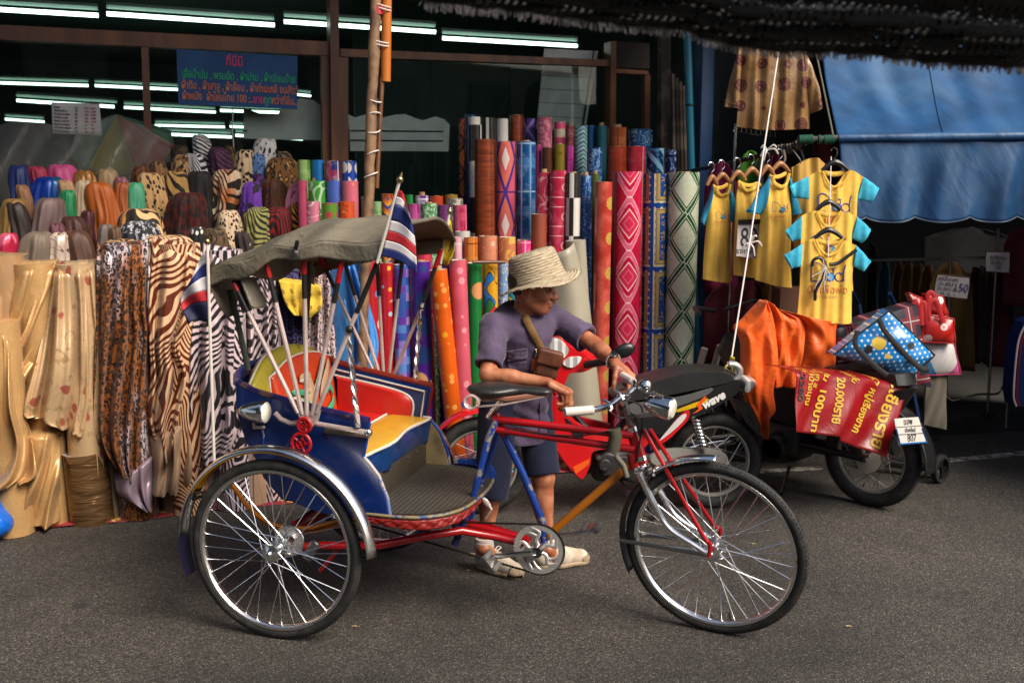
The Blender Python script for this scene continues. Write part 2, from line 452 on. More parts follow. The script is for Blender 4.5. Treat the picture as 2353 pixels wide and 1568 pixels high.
def strip(name, a, c, w, m, z=.004, **k):
 a, c = Vector(a), Vector(c); t = (c - a).normalized(); n = Vector((-t.y, t.x, 0)) * w / 2
 b = MB(); b.add([a - n + Vector((0, 0, z)), c - n + Vector((0, 0, z)), c + n + Vector((0, 0, z)), a + n + Vector((0, 0, z))], [(0, 1, 2, 3)])
 return tag(b.build(name, m, base=(a.x, a.y, z)), **k)
l0 = gr(1700, 1086); l1 = gr(2175, 1058); l2 = gr(2370, 1040)
l3 = gr(1890, 1075)
strip('painted_line', l0, l3, .075, M_line, kind='structure')
strip('painted_line', l1 + (l1 - l2) * .05, l2 + (l2 - l1) * 2.0, .085, M_line, kind='structure')
M_cream = mat('cream_plaster', lambda g: g.mix(g.noise(.8, detail=5.0).ss(.35, .7), (.34, .28, .20), (.22, .18, .13)), .9)
row = thing('shophouse', 'cream shophouse with dark shutters across the street behind the viewer', 'building', (0, -7, 0))
b = MB(); b.box((0, -7.5, 2.4), (30, 1.0, 4.8)); b.build('wall', M_cream, row)
for k in range(9): b = MB(); b.box((-12 + k * 3, -6.98, 1.35), (2.5, .06, 2.6)); b.build('shutter', M_litter if False else mat('dark_shutter', (.03, .03, .032), .6), row)
for k in range(9): b = MB(); b.box((-12 + k * 3, -6.98, 3.7), (1.4, .06, 1.2)); b.build('window', mat('dark_window', (.02, .022, .025), .2), row)
tarp = thing('added_shade_tarp', 'unseen dark tarpaulin on poles, added to shade the near left road', 'canopy', (-3.2, 1.2, 0)); M_tp = mat('dark_green_tarp', (.03, .04, .035), .6)  # unseen tarpaulin, added to darken the left of the road
b = MB(); b.grid(lambda u, v: Vector((lerp(-6.5, -1.6, u), lerp(-2.5, 3.0, v), 2.75 - .08 * math.sin(u * 3.14) - .05 * math.sin(v * 9))), 12, 12); b.build('sheet', M_tp, tarp, solid=.004)
for x, y in ((-6.4, -2.4), (-1.7, -2.4), (-6.4, 2.9)): b = MB(); b.tube([(x, y, 0), (x, y, 2.74)], .025, 8); b.build('pole', M_tp, tarp)
M_litter = mat('dry_leaf', (.34, .26, .15), .8)
for k, (x, y, s) in enumerate([(1088, 1274, .017), (1076, 1312, .006), (815, 1440, .008), (1730, 1250, .008), (1948, 1440, .01)]):
 p = gr(x, y); b = MB(); q = [p + Vector((math.cos(i * .785 + k) * s * (1 + .4 * (i % 3)), math.sin(i * .785 + k) * s * .6, .004 + .003 * (i % 2))) for i in range(8)]
 b.prism(q, (0, 0, .0015)); b.build('dry_leaf', M_litter, label=['dry tan leaf scrap on asphalt behind the pedals', 'tiny pale crumb on asphalt left of the near shoe', 'tiny leaf scrap on asphalt beside the rear wheel', 'small dry leaf under the front wheel spokes', 'small dry leaf on asphalt right of the front tyre'][k], cat='leaf', group='litter on the asphalt')
def c_mat(g):
 u, v = g.uv(); a = ((u * 3.3).fr() - .5).abs(); c_ = ((v * 3.3).fr() - .5).abs(); d = a + c_
 c = g.mix(d.lt(.5), hx('8a1f2c'), hx('b58a2c')); c = g.mix(d.lt(.28), c, hx('7c2440')); c = g.mix((d - .42).abs().lt(.05), c, hx('d8b070'))
 n = g.noise(22, g.uvvec(), 3.0); return g.mix(n.ss(.55, .62) * .7, c, hx('a83a28'))
M_mat = mat('printed_floor_vinyl', c_mat, .35, spec=.4)
b = MB(); b.grid(lambda u, v: wl(-1.6 + u * 4.9, -.03 + v * .55 + .012 * math.sin(u * 31), .006 + .004 * math.sin(u * 47) * (1 - v)), 80, 3, lambda u, v: (u * 4.9, v * .55))
b.build('floor_mat', M_mat, label='red and gold patterned vinyl mat lying under the fabric bolts', cat='mat', base=wl(0, 0), solid=.003)
# -- the shop
GD = 1.75                      # the glass front stands this far behind the display line
M_wood = mat('varnished_frame_wood', lambda g: g.mix(g.noise(9, g.vec(*[a * k for a, k in zip(g.sep(g.obvec()), (1, 1, .12))]), 4.0).ss(.3, .7), hx('6a3a20'), hx('8f5630')), .42, bump=lambda g: g.noise(40, detail=3.0), bstr=.15)
M_dark = mat('dark_painted_metal', (.018, .018, .02), .5)
M_plaster = mat('shop_plaster', lambda g: g.mix(g.noise(1.6, detail=6.0).ss(.35, .7), (.07, .085, .075), (.12, .14, .125)), .9, bump=lambda g: g.noise(30, detail=4.0), bstr=.1)
M_green = mat('dark_green_partition', lambda g: g.mix(g.noise(2.2, detail=5.0).ss(.35, .7), (.012, .045, .03), (.02, .065, .042)), .6)
M_ceil = mat('green_ceiling_paint', (.05, .09, .07), .8)
M_fl = mat('shop_floor_cement', (.12, .115, .105), .6)
M_bluep = mat('blue_painted_steel', lambda g: g.mix(g.noise(5, detail=5.0).ss(.6, .68) * .6, hx('123a63'), hx('2a2018')), .5, bump=lambda g: g.noise(30, detail=3.0), bstr=.1)
M_pipe = mat('teal_plastic_pipe', hx('1a6f86'), .4, dirt=.25)
M_rust = mat('rusty_steel', lambda g: g.mix(g.noise(9, detail=6.0).ss(.45, .6), (.06, .045, .035), (.17, .12, .085)), .7)
shop = thing('fabric_shop', 'open fronted fabric shop with brown wooden window frames behind the rolls', 'shop', wl(2, GD))
def wbox(name, u0, u1, d0, d1, z0, z1, m, parent=None, bev=.0, **k):
 b = MB(); c = wl((u0 + u1) / 2, (d0 + d1) / 2, (z0 + z1) / 2)
 b.box(c, (u1 - u0, d1 - d0, z1 - z0), Matrix.Rotation(TH, 3, 'Z'), bev); return b.build(name, m, parent, **k)
def pxu(px, d): return wuv(wp(px, 426, d))[0]
UL, UR = -4.5, pxu(1610, GD)
wbox('floor', UL, UR, GD + .02, 11, -.02, .02, M_fl, shop)
wbox('ceiling', UL, UR, GD - .05, 11, 3.52, 3.62, M_ceil, shop)
wbox('back_wall', UL, UR, 11, 11.15, 0, 3.6, M_plaster, shop)
wbox('side_wall', UL - .15, UL, GD - .05, 11, 0, 3.6, M_plaster, shop)
wbox('side_wall', UR, UR + .12, GD - .05, 11, 0, 3.6, M_plaster, shop)
wbox('lintel', UL, UR, GD - .08, GD + .08, 3.3, 3.6, M_dark, shop)
wbox('overhang', UL, UR + .2, -.6, GD - .1, 3.62, 3.72, M_ceil, shop)
for k in range(5):
 a = pxu(818 + k * 88, 4.2); c = pxu(818 + (k + 1) * 88, 4.2); wbox('partition_board', a + .004, c - .004, 4.2, 4.24, 0, 3.5, M_green, shop)
def wbar(name, pts, d, thick, m, parent=shop, bev=.004):      # bar between picture positions on a plane parallel to the front; pts are 4 corners
 P = [wp(x, y, d) for x, y in pts]; b = MB(); b.prism(P, WN * thick); return b.build(name, m, parent, smooth=False)
wbar('beam', [(-60, 54), (757, 96), (757, 128), (-60, 88)], GD, .10, M_wood)
wbar('beam', [(782, 112), (1404, 138), (1404, 153), (782, 130)], GD, .08, M_wood)
wbar('mullion', [(324, 102), (341, 103), (356, 520), (339, 520)], GD + .01, .07, M_wood)
wbar('jamb', [(738, 124), (755.5, 125), (762, 520), (745, 520)], GD + .012, .07, M_wood)
wbar('post', [(757, -60), (777, -60), (786, 700), (766, 700)], GD - .04, .14, M_wood)
wbar('frame_rail', [(778, 130), (800, 131), (800, 520), (786, 520)], GD + .015, .06, M_wood)
wbar('post', [(1403, 95), (1416, 95), (1412, 700), (1399, 700)], GD - .02, .12, M_wood)
wbar('transom', [(1416, 158), (1490, 163), (1490, 172), (1416, 168)], GD, .06, M_wood)
wbar('door_jamb', [(1482, 172), (1494, 172), (1490, 700), (1478, 700)], GD + .01, .06, M_wood)
wbar('upper_panel', [(1417, 96), (1492, 100), (1492, 158), (1417, 155)], GD + .02, .03, mat('dark_brown_board', hx('20130c'), .7))
wbar('steel_post', [(1520, 60), (1541, 60), (1538, 900), (1517, 900)], GD - .5, .06, M_rust)
M_glass = bpy.data.materials.new('window_glass'); M_glass.use_nodes = True
_nt = M_glass.node_tree; _nt.nodes.clear(); _o = _nt.nodes.new('ShaderNodeOutputMaterial'); _mx = _nt.nodes.new('ShaderNodeMixShader')
_t = _nt.nodes.new('ShaderNodeBsdfTransparent'); _t.inputs[0].default_value = (.90, .94, .92, 1); _gl = _nt.nodes.new('ShaderNodeBsdfGlossy'); _gl.inputs['Roughness'].default_value = .02
_fz = _nt.nodes.new('ShaderNodeFresnel'); _fz.inputs[0].default_value = 1.42
_nt.links.new(_fz.outputs[0], _mx.inputs[0]); _nt.links.new(_t.outputs[0], _mx.inputs[1]); _nt.links.new(_gl.outputs[0], _mx.inputs[2]); _nt.links.new(_mx.outputs[0], _o.inputs[0])
MATS['window_glass'] = M_glass
for q in ([(-60, 90), (324, 106), (339, 520), (-60, 520)], [(341, 106), (738, 127), (745, 520), (356, 520)], [(800, 132), (1403, 154), (1399, 520), (800, 520)]):
 P = [wp(x, y, GD + .045) for x, y in q]; b = MB(); b.prism(P, WN * .005); b.build('window_pane', M_glass, shop, smooth=False)
wbox('sill_wall', UL, UR, GD - .02, GD + .1, 0, .75, M_plaster, shop)
pil = thing('blue_pillar', 'dark blue painted steel pillar between the two shops', 'pillar', wp(1607, 1000, .95))
b = MB(); c = wp(1606, 426, 1.0); b.box((c.x, c.y, 2.0), (.10, .16, 4.0), Matrix.Rotation(TH, 3, 'Z'), .006); b.build('shaft', M_bluep, pil)
b = MB(); b.box((c.x, c.y, .03), (.2, .24, .06), Matrix.Rotation(TH, 3, 'Z'), .01); b.build('foot_plate', M_bluep, pil)
a0, a1 = wp(1578, 40, .85), wp(1596, 700, .85); a1 = a1 + (a1 - a0).normalized() * ((a1.z - .02) / (a0.z - a1.z) * (a0 - a1).length)
pp = thing('drain_pipe', 'teal plastic drain pipe running up beside the blue pillar', 'pipe', (a1.x, a1.y, 0))
b = MB(); b.tube([a0 + (a0 - a1) * .3, a1], .027, 14); b.build('pipe', M_pipe, pp)
for y in (176, 420):
 t = lerp(0, 1, (y - 40) / 660.0); q = a0.lerp(a1, t); b = MB(); b.tube([q + Vector((math.cos(i * .5236) * .031, math.sin(i * .5236) * .031, 0)) for i in range(12)], .006, 6, closed=True); b.build('bracket', M_dark, pp)
for k, (x0, x1) in enumerate([(1546, 1556), (1554, 1566), (1562, 1576), (1570, 1588)]):
 p0, p1 = wp(x0, 170 + k * 9, .95), wp(x1, 880, .95); p1 = p0 + (p1 - p0) * ((p0.z - .015) / (p0.z - p1.z)); b = MB(); b.tube([p0, p1], .013, 6)
 b.build('steel_strip', M_rust, label=['thin rusty steel strip leaning beside the steel post', 'second rusty strip from the steel post', 'third rusty strip from the steel post', 'rusty steel strip leaning nearest the teal pipe'][k], cat='steel strip', group='steel strips leaning in the corner')
# -- fluorescent lights
M_tube = mat('lit_fluorescent_tube', (.9, .95, .92), .4, emit=(.70, 1.0, .86), estr=3.2, var=0)
M_tube2 = mat('lit_fluorescent_tube_front', (.9, .95, .92), .4, emit=(.72, 1.0, .88), estr=3.2, var=0)
M_batten = mat('lamp_batten_green_white', (.28, .40, .34), .5)
FL = [((-40, 20), (226, 36), 2.2, 1, 'far left long tube under the shop ceiling, cut by the picture edge'), ((245, 32), (630, 58), 2.1, 1, 'wide bright double tube lamp above the mullion'),
      ((652, 50), (1000, 74), 2.1, 1, 'long tube lamp crossing behind the wooden post and orange pipe'), ((1015, 88), (1325, 106), 2.3, 1, 'tube lamp hanging right of the orange pipe'),
      ((-20, 190), (203, 197), 6.0, 0, 'upper of two tube lamps seen in the left pane'), ((218, 197), (410, 206), 6.0, 0, 'tube lamp crossing the mullion left of the blue sign'),
      ((38, 231), (270, 246), 4.5, 0, 'tube lamp just above the price sheet'), ((285, 247), (495, 258), 6.5, 0, 'tube lamp crossing the mullion below the blue sign corner'),
      ((506, 254), (706, 261), 5.5, 0, 'tube lamp directly under the blue sign'), ((12, 274), (102, 280), 7.5, 0, 'short tube lamp left of the price sheet'),
      ((356, 288), (516, 292), 7.5, 0, 'tube lamp above the zebra bolts, left one'), ((528, 291), (702, 297), 7.5, 0, 'tube lamp above the zebra bolts, right one'),
      ((370, 308), (532, 315), 5.5, 0, 'lowest tube lamp just left of the white cord'), ((541, 311), (695, 320), 5.5, 0, 'lowest tube lamp just right of the white cord'),
      ((680, 217), (714, 221), 6.5, 0, 'tube lamp end peeking out right of the blue sign'), ((718, 258), (742, 261), 5.5, 0, 'tube lamp end beside the wooden jamb'), ((712, 297), (742, 300), 7.5, 0, 'small tube lamp end low beside the wooden jamb')]
for (a, c, d, front, lab) in FL:
 A, B = wp(a[0], a[1], d), wp(c[0], c[1], d); B.z = A.z = (A.z + B.z) / 2 if front == 9 else A.z; B = wp(c[0], c[1], d)
 t = thing('fluorescent_light', lab, 'lamp', (A + B) / 2, group='fluorescent lights in the fabric shop')
 r = .015 if front else .013
 b = MB(); b.tube([A, B], r, 10); b.build('tube', M_tube2 if front else M_tube, t)
 b = MB(); up = Vector((0, 0, .055)); b.tube([A + up, B + up], .022, 4); b.build('batten', M_batten, t)
 if front:
  for q in (A, B):
   b = MB(); dr = (B - A).normalized() * (1 if q is B else -1); b.tube([q + dr * .002, q + dr * .03], .024, 8); b.build('end_cap', M_dark, t)
  b = MB(); b.tube([A.lerp(B, .25) + up, Vector((A.lerp(B, .25).x, A.lerp(B, .25).y, 3.52))], .003, 4); b.build('hanger_wire', M_dark, t)
# -- blue painted sign
M_sign = mat('blue_sign_board', lambda g: g.mix(g.noise(4, detail=5.0).ss(.3, .75), hx('174a80'), hx('205c98')), .6, bump=lambda g: g.noise(9, detail=2.0), bstr=.2)
P = [wp(405, 113, GD - .06), wp(683, 130, GD - .06), wp(683, 251, GD - .06), wp(410, 240, GD - .06)]
sg = thing('hand_painted_sign', 'dark blue hand lettered sign hung across the shop window', 'sign', P[3])
b = MB(); b.prism(P, WN * .012); b.build('board', M_sign, sg, smooth=False)
M_pk = mat('pink_sign_paint', hx('f04a80'), .6); M_gn = mat('green_sign_paint', hx('2ac078'), .6); M_or = mat('orange_sign_paint', hx('f08848'), .6)
def twid(t, s):
 c = bpy.data.curves.new('t', 'FONT'); c.body = t; c.size = s; o = bpy.data.objects.new('t', c); COL.objects.link(o); bpy.context.view_layer.update(); w = o.dimensions.x; bpy.data.objects.remove(o); return max(w, 1e-4)
def sline(txt, x, y, size, m, w=None):
 o = wp(x, y, GD - .066); q = wp(x + 100, y + 5.2, GD - .066); k = sc_at(o)
 text(txt, size * k, frame(o, q - o, (0, 0, 1)), m, 'lettering', sg, align='LEFT', sx=(w * k / twid(txt, size * k)) if w else 1.0, bold=.0009)
sline('ที่นี่มี', 518, 141, 31, M_pk, 36)
sline('เสื่อน้ำมัน , พรมอัด , ผ้าม่าน , ผ้าเขียนป้าย', 417, 170, 25, M_gn, 256)
sline('ผ้าดิบ , ผ้าสาลู , ผ้าอ้อม , ผ้ากำมะหยี่ ขนสัตว์', 416, 195, 25, M_or, 264)
sline('ผ้าหนัง', 418, 220, 25, M_or, 42); sline('ผ้าไหมไทย 100 :..', 474, 223, 25, M_or, 102); sline('ขาย', 581, 229, 25, M_pk, 24); sline('ถูก', 606, 230, 25, M_gn, 17); sline('กว่าที่อื่น..', 624, 231, 25, M_or, 56)
# -- price sheet taped to the window
P = [wp(118, 235, GD - .05), wp(229, 239, GD - .05), wp(234, 311, GD - .05), wp(121, 307, GD - .05)]
ps = thing('price_sheet', 'white printed price list sheet taped to the left window', 'paper', P[3])
M_paper = mat('paper', (.62, .57, .53), .8); M_ink = mat('black_ink', (.02, .02, .02), .7); M_rink = mat('red_ink', hx('a02030'), .7)
b = MB(); b.grid(lambda u, v: P[3].lerp(P[2], u).lerp(P[0].lerp(P[1], u), v) + WN * .004 * math.sin(u * 5) * math.sin(v * 3), 10, 8); b.build('sheet', M_paper, ps, solid=.001)
for k in range(8):
 y = 246 + k * 7.8;
 for (x, tx, m) in ((124, ['ขายถูก', 'เสื่อน้ำมันสีล้วน', 'เสื่อน้ำมัน ลายไทย', 'เสื่อน้ำมัน ขาวใส', 'เสื่อพับ ลายต่างๆ', 'เสื่อน้ำมัน ลายหนา', 'เสื่อน้ำมันหนาพิเศษ', 'เสื่อน้ำมันธรรมดา'][k], M_ink), (172, ['หลา', '72"', '80"', '72"', '80"', '72"', '54"', '72"'][k], M_ink), (194, ['ราคา', '110.-', '130.-', '130.-', '150.-', '40.-', '80.-', '100.-'][k], M_rink), (209, ['ราคา', '2,000', '1,000', '3,000', '1,000', '90', '900', '700'][k], M_rink)):
  o = wp(x, y + (x - 118) * .035, GD - .058); q = wp(x + 100, y + 3.5 + (x - 118) * .035, GD - .058)
  text(tx, 5.6 * sc_at(o), frame(o, q - o, (0, 0, 1)), m, 'lettering', ps, align='LEFT', sx=.85, bold=.0006)
# -- window reflections of the street opposite, built as white boards behind the glass
M_white = mat('reflected_white_board', lambda g: g.mix(g.noise(5, detail=6.0).ss(.4, .75), (.92, .90, .84), (.7, .67, .6)), .7)  # brightness of the facade mirrored in the glass is put into this white
bd = thing('reflected_shutter', 'reflected white shutter built as a plank screen standing behind the right window pane', 'screen', wp(1300, 300, 1.95))
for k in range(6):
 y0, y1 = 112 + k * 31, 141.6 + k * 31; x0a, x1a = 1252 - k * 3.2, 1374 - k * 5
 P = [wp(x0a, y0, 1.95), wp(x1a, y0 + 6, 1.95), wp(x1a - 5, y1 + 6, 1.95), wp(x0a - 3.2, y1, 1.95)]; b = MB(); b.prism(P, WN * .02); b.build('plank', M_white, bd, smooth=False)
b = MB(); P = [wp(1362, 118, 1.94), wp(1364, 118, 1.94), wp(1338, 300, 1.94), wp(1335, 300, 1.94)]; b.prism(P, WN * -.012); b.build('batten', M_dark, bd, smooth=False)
for (pts, d, lab) in (([(797, 262), (815, 270), (845, 262), (880, 270), (905, 264), (930, 262), (955, 272), (972, 277), (1000, 268), (1020, 274), (1033, 287), (1030, 348), (920, 347), (805, 347), (803, 300)], 1.92, 'reflected white scalloped valance built as a board left of the stacked checkered rolls'),
                     ([(560, 247), (600, 262), (640, 262), (650, 240), (690, 226), (720, 230), (742, 246), (742, 322), (600, 320), (560, 318)], 1.94, 'reflected white scalloped valance built as a board under the blue sign')):
 v = thing('reflected_valance', lab, 'valance', wp(*pts[-1], d)); b = MB(); b.prism([wp(x, y, d) for x, y in smooth_pts([(p[0], p[1], 0) for p in pts[:11]], 4) for x, y in [(x, y)]] if False else [wp(x, y, d) for x, y in pts], WN * .02); b.build('board', M_white, v, smooth=False)
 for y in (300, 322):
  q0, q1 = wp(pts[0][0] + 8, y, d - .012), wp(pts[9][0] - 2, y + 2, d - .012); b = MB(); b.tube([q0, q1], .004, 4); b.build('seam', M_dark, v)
# -- reflection of a market umbrella, built under clear plastic behind the left pane
um = thing('reflected_umbrella', 'reflection of a green, yellow and red market umbrella, built inside the left window', 'umbrella', wp(290, 420, 2.3))
ap = wp(268, 262, 2.05); rim = [(120, 330), (200, 392), (250, 415), (312, 392), (372, 375), (400, 335), (392, 300)]
cols = [mat('umbrella_green', hx('6a9078'), .5), mat('umbrella_yellow', hx('d0b040'), .5), mat('umbrella_yellow_b', hx('b8a048'), .5), mat('umbrella_red', hx('e06848'), .5), mat('umbrella_red_b', hx('c85a44'), .5), mat('umbrella_green_b', hx('7aa088'), .5)]
for k in range(6):
 A, B = wp(*rim[k], 1.93 + .02 * k), wp(*rim[k + 1], 1.95 + .02 * k)
 b = MB(); b.grid(lambda u, v: ap.lerp(A.lerp(B, u), v) + WN * (-.04 * math.sin(v * 2.2) + .03 * math.sin(u * math.pi) * v), 8, 8); b.build('canopy_panel', cols[k], um, solid=.002)
b = MB(); b.tube([ap + Vector((0, 0, .06)), wp(280, 470, 2.5)], .012, 8); b.build('pole', M_dark, um)
def plastic(name, base, rough, fac):
 m = bpy.data.materials.new(name); m.use_nodes = True; nt = m.node_tree; nt.nodes.clear(); g = Gr(nt); o = nt.nodes.new('ShaderNodeOutputMaterial'); mx = nt.nodes.new('ShaderNodeMixShader')
 t = nt.nodes.new('ShaderNodeBsdfTransparent'); t.inputs[0].default_value = (.92, .92, .9, 1); p = nt.nodes.new('ShaderNodeBsdfPrincipled'); p.inputs['Base Color'].default_value = base + (1,); p.inputs['Roughness'].default_value = rough
 bu = nt.nodes.new('ShaderNodeBump'); bu.inputs['Strength'].default_value = .8; bu.inputs['Distance'].default_value = .02; g.setin(bu.inputs['Height'], g.noise(9, detail=3.0, dist=1.2)); nt.links.new(bu.outputs[0], p.inputs['Normal'])
 mx.inputs[0].default_value = fac; nt.links.new(t.outputs[0], mx.inputs[1]); nt.links.new(p.outputs[0], mx.inputs[2]); nt.links.new(mx.outputs[0], o.inputs[0]); MATS[name] = m; return m
M_clear = plastic('clear_plastic_sheet', (.35, .35, .33), .18, .22)
b = MB(); A = [wp(-40, 300, 1.6), wp(60, 268, 1.6), wp(160, 300, 1.6), wp(262, 262, 1.6), wp(330, 290, 1.6), wp(390, 330, 1.6)]
b.grid(lambda u, v: pl(A, u).lerp(wp(-40 + 440 * u, 470, 1.45), v) + WN * .05 * math.sin(u * 22 + v * 5) * (.3 + v), 70, 16); b.build('plastic_sheet', M_clear, label='clear plastic sheet draped behind the bright satin bolts', cat='plastic sheet', base=wp(170, 470, 1.45))
b = MB(); b.tube([wp(535, 246, 1.72), wp(534, 300, 1.72), wp(537, 340, 1.7), wp(541, 362, 1.66)], .004, 6); b.build('cord', mat('white_cord', (.6, .58, .52), .7), label='white cord hanging down from the blue sign', cat='cord')
# -- pole bundle standing before the rolls
M_bam = mat('bamboo_skin', lambda g: g.mix(g.noise(12, detail=5.0).ss(.4, .65), hx('8a6a4c'), hx('5d4130')), .6, bump=lambda g: g.noise(35, detail=4.0), bstr=.4)
M_bam2 = mat('old_bamboo', lambda g: g.mix(g.noise(10, detail=5.0).ss(.4, .65), hx('6b4424'), hx('4a2f1c')), .55)
M_pvc = mat('orange_pvc', hx('b8661a'), .38, dirt=.15); M_str = mat('white_plastic_string', (.72, .66, .62), .45); M_tape = mat('red_tape', hx('b8303c'), .45)
def at_d(x, y): return wp(x, y, -.12)
q0, q1 = at_d(868, -120), at_d(845, 480); q1 = q1 + (q1 - q0) * ((q1.z - 0) / (q0.z - q1.z))
pb = thing('bamboo_pole', 'thick bamboo pole bound with tape standing behind the trishaw canopy', 'pole', q1); n = 40
b = MB(); b.tube([q0.lerp(q1, i / n) + Vector((rnd.uniform(-.003, .003), 0, 0)) for i in range(n + 1)], [.028 + .003 * (i % 7 == 0) + rnd.uniform(-.0012, .0012) for i in range(n + 1)], 14); b.build('shaft', M_bam, pb)
b = MB(); b.tube([at_d(867, 14), at_d(866.4, 34)], .0305, 14); b.build('tape', M_tape, pb)
b = MB(); b.tube([at_d(878, 178), at_d(865, 432)], .012, 8); b.build('splint', M_bam2, pb)
ov = thing('orange_pipe', 'orange plastic pipe lashed to the top of the bamboo pole', 'pipe', at_d(887, 190)); b = MB(); b.tube([at_d(890, -120), at_d(886, 188)], .026, 16); b.build('pipe', M_pvc, ov)
for y, w in ((16, 1), (98, 1), (230, 0), (265, 0), (300, 0), (352, 0), (402, 0)):
 x = 867 - y * .048; c = at_d(x + (9 if w else 4), y); e = .056 if w else .04
 for j in range(1 + w):
  b = MB(); b.tube([c + Vector((math.cos(i * .524) * e * .9, math.sin(i * .524) * .034, (j - .5) * .016 * w + .014 * math.cos(i * .524 + y))) for i in range(12)], .0036, 5, closed=True); b.build('string_tie', M_str, pb)
# ================================================================ FABRIC AND VINYL PATTERNS (uv in metres)
def V2(g, su=1.0, sv=1.0, w=0.0, ws=6.0):
 u, v = g.uv(); r = g.rnd() * 13.0
 if w:
  n = g.noise(ws, g.vec(u, v, r), 2.0, col=True); nx, ny, nz = g.sep(n); u = u + (nx - .5) * w; v = v + (ny - .5) * w
 return g.vec(u * su, v * sv, r)
def leo(base, in_, rim, s=26.0):
 s *= 1.6
 def f(g):
  p = V2(g, 1, .85, .035, 14); d = g.vor(s, p); n = g.noise(s * 1.6, V2(g), 1.0); k = g.noise(4, V2(g), 2.0)
  c = g.mix(k.ss(.35, .65), base, tuple(x * .72 for x in base)); c = g.mix(d.ss(.40, .32), c, in_)
  ring = (d.ss(.56, .47)) * (d.ss(.24, .32)) * n.ss(.36, .46); return g.mix(ring, c, rim)
 return f
def che(base, spot, s=30.0, t=.36, sv=.8):
 s *= 1.7
 def f(g):
  d = g.vor(s, V2(g, 1, sv, .03, 18)); n = g.noise(s, V2(g), 1.0); return g.mix((d + (n - .5) * .2).ss(t + .05, t - .03), base, spot)
 return f
def zeb(base, str_, f_=60.0, w=.10, t=.05, tint=None, sv=1.0, diag=.35):
 def f(g):
  u, v = g.uv(); r = g.rnd() * 9.0; n = g.noise(3.4, g.vec(u, v, r), 2.0); n2 = g.noise(9.0, g.vec(u, v * 2.0, r), 1.5)
  n = g.noise(2.6, g.vec(u * 1.15, v, r), 1.0); n3 = g.noise(1.7, g.vec(u, v, r + 5.0), 1.0)
  ph = v * sv * .55 + (u * 2.3 + n3).ping(.5) * diag * .5 + n * w * 4.2 + n3 * .28
  s = (ph * f_ * 3.0 + n2 * 1.6).sin(); gate = g.noise(15, g.vec(u, v, r), 1.0)
  c = base if tint is None else g.mix(g.noise(5, g.vec(u, v, r), 2.0).ss(.35, .65), base, tint)
  return g.mix((s + (gate - .5) * 1.1).ss(t - .08, t + .12), c, str_)
 return f
def blot(base, ink, s=16.0, t=.52):
 def f(g):
  n = g.noise(s, V2(g), 4.0, .65); return g.mix(n.ss(t - .02, t + .02), base, ink)
 return f
def flo(bg, c1, c2, s=9.0, t=.22):
 def f(g):
  p = V2(g, 1, 1, .05, 12); d = g.vor(s, p); n = g.noise(s * 3, V2(g), 3.0); n2 = g.noise(s * 1.3, V2(g), 3.0)
  c = g.mix(n.ss(.56, .6) * n2.ss(.45, .6) * .75, bg, c2); return g.mix((d + (n - .5) * .25).ss(t, t - .08) * .85, c, c1)
 return f
def plain(c, k=.2):
 return lambda g: g.mix(g.noise(3, V2(g), 4.0).ss(.3, .7), tuple(x * (1 - k) for x in c), c)
def sat(name, c, c2=None, rough=.34, metal=.28):
 return mat(name, (c if callable(c) else plain(c)), rough, metal=metal, sheen=.05, spec=.5, bump=lambda g: g.noise(6, V2(g, 1, .8), 2.0, dist=.8), bstr=.45, bdist=.02, var=.08)
def vel(name, c, rough=.7):
 return mat(name, c, rough, sheen=.12, spec=.25, bump=lambda g: g.noise(8, V2(g, 1, .7), 2.0, dist=.6), bstr=.5, bdist=.02, var=.08)
def vin(name, c, rough=.24):
 return mat(name, c, rough, coat=.25, spec=.5, bump=lambda g: g.noise(6, V2(g, .5, 2.2), 3.0), bstr=.22, bdist=.012, var=.06)
def wood_(a, c): return lambda g: g.mix(g.noise(22, V2(g, .25, 4.5), 3.0, .6).ss(.3, .7), a, c)
def check(a, c, su=.115, sv=.24):
 def f(g):
  u, v = g.uv(); k = ((u / su).floor() + (v / sv).floor()).mod(2.0); return g.mix(k.gt(.5), a, c)
 return f
def plaid(c, a, k, s=.14):
 def f(g):
  u, v = g.uv(); U = (u / s).fr(); W = (v / (s * 1.8)).fr(); x = g.mix(U.lt(.38) * .7, c, a); x = g.mix(W.lt(.2) * .55, x, a); x = g.mix((U - .7).abs().lt(.03), x, k); x = g.mix((W - .5).abs().lt(.015), x, k)
  return g.mix(g.noise(14, V2(g), 3.0).ss(.45, .7) * .35, x, k)
 return f
def swirl(a, c, s=9.0, t=.13):
 def f(g):
  n = g.noise(s, V2(g), 1.5, dist=1.4); return g.mix(((n * 5.0).fr() - .5).abs().ss(t, t - .06), a, c)
 return f
def marb(a, c, s=7.0): return lambda g: g.mix((g.noise(s, V2(g), 5.0, .6, dist=1.5) - .5).abs().ss(.035, .0), g.mix(g.noise(3, V2(g), 3.0).ss(.3, .7), a, tuple(x * .65 for x in a)), c)
def zig(cs, s=.09, a=.07):
 def f(g):
  u, v = g.uv(); k = (((u / s).ping(.5) * a + v) / .055).fr(); c = cs[0]
  for i, q in enumerate(cs[1:], 1): c = g.mix(k.gt(i / len(cs)), c, q)
  return g.mix(g.noise(30, V2(g), 3.0).ss(.5, .65) * .3, c, cs[0])
 return f
def dots(bg, c, s=22.0, t=.3, rand=.25, c2=None):
 def f(g):
  p = V2(g); d = g.vor(s, p, rand=rand); k = g.sep(g.vor(s, p, out=1, rand=rand))[0]; x = g.mix(g.noise(4, p, 2.0).ss(.4, .6) * .4, bg, tuple(q * .7 for q in bg))
  return g.mix((d * (1.0 / t)).ss(1.08, .92) * k.gt(.25), x, g.mix(k.gt(.6), c, c2 or c))
 return f
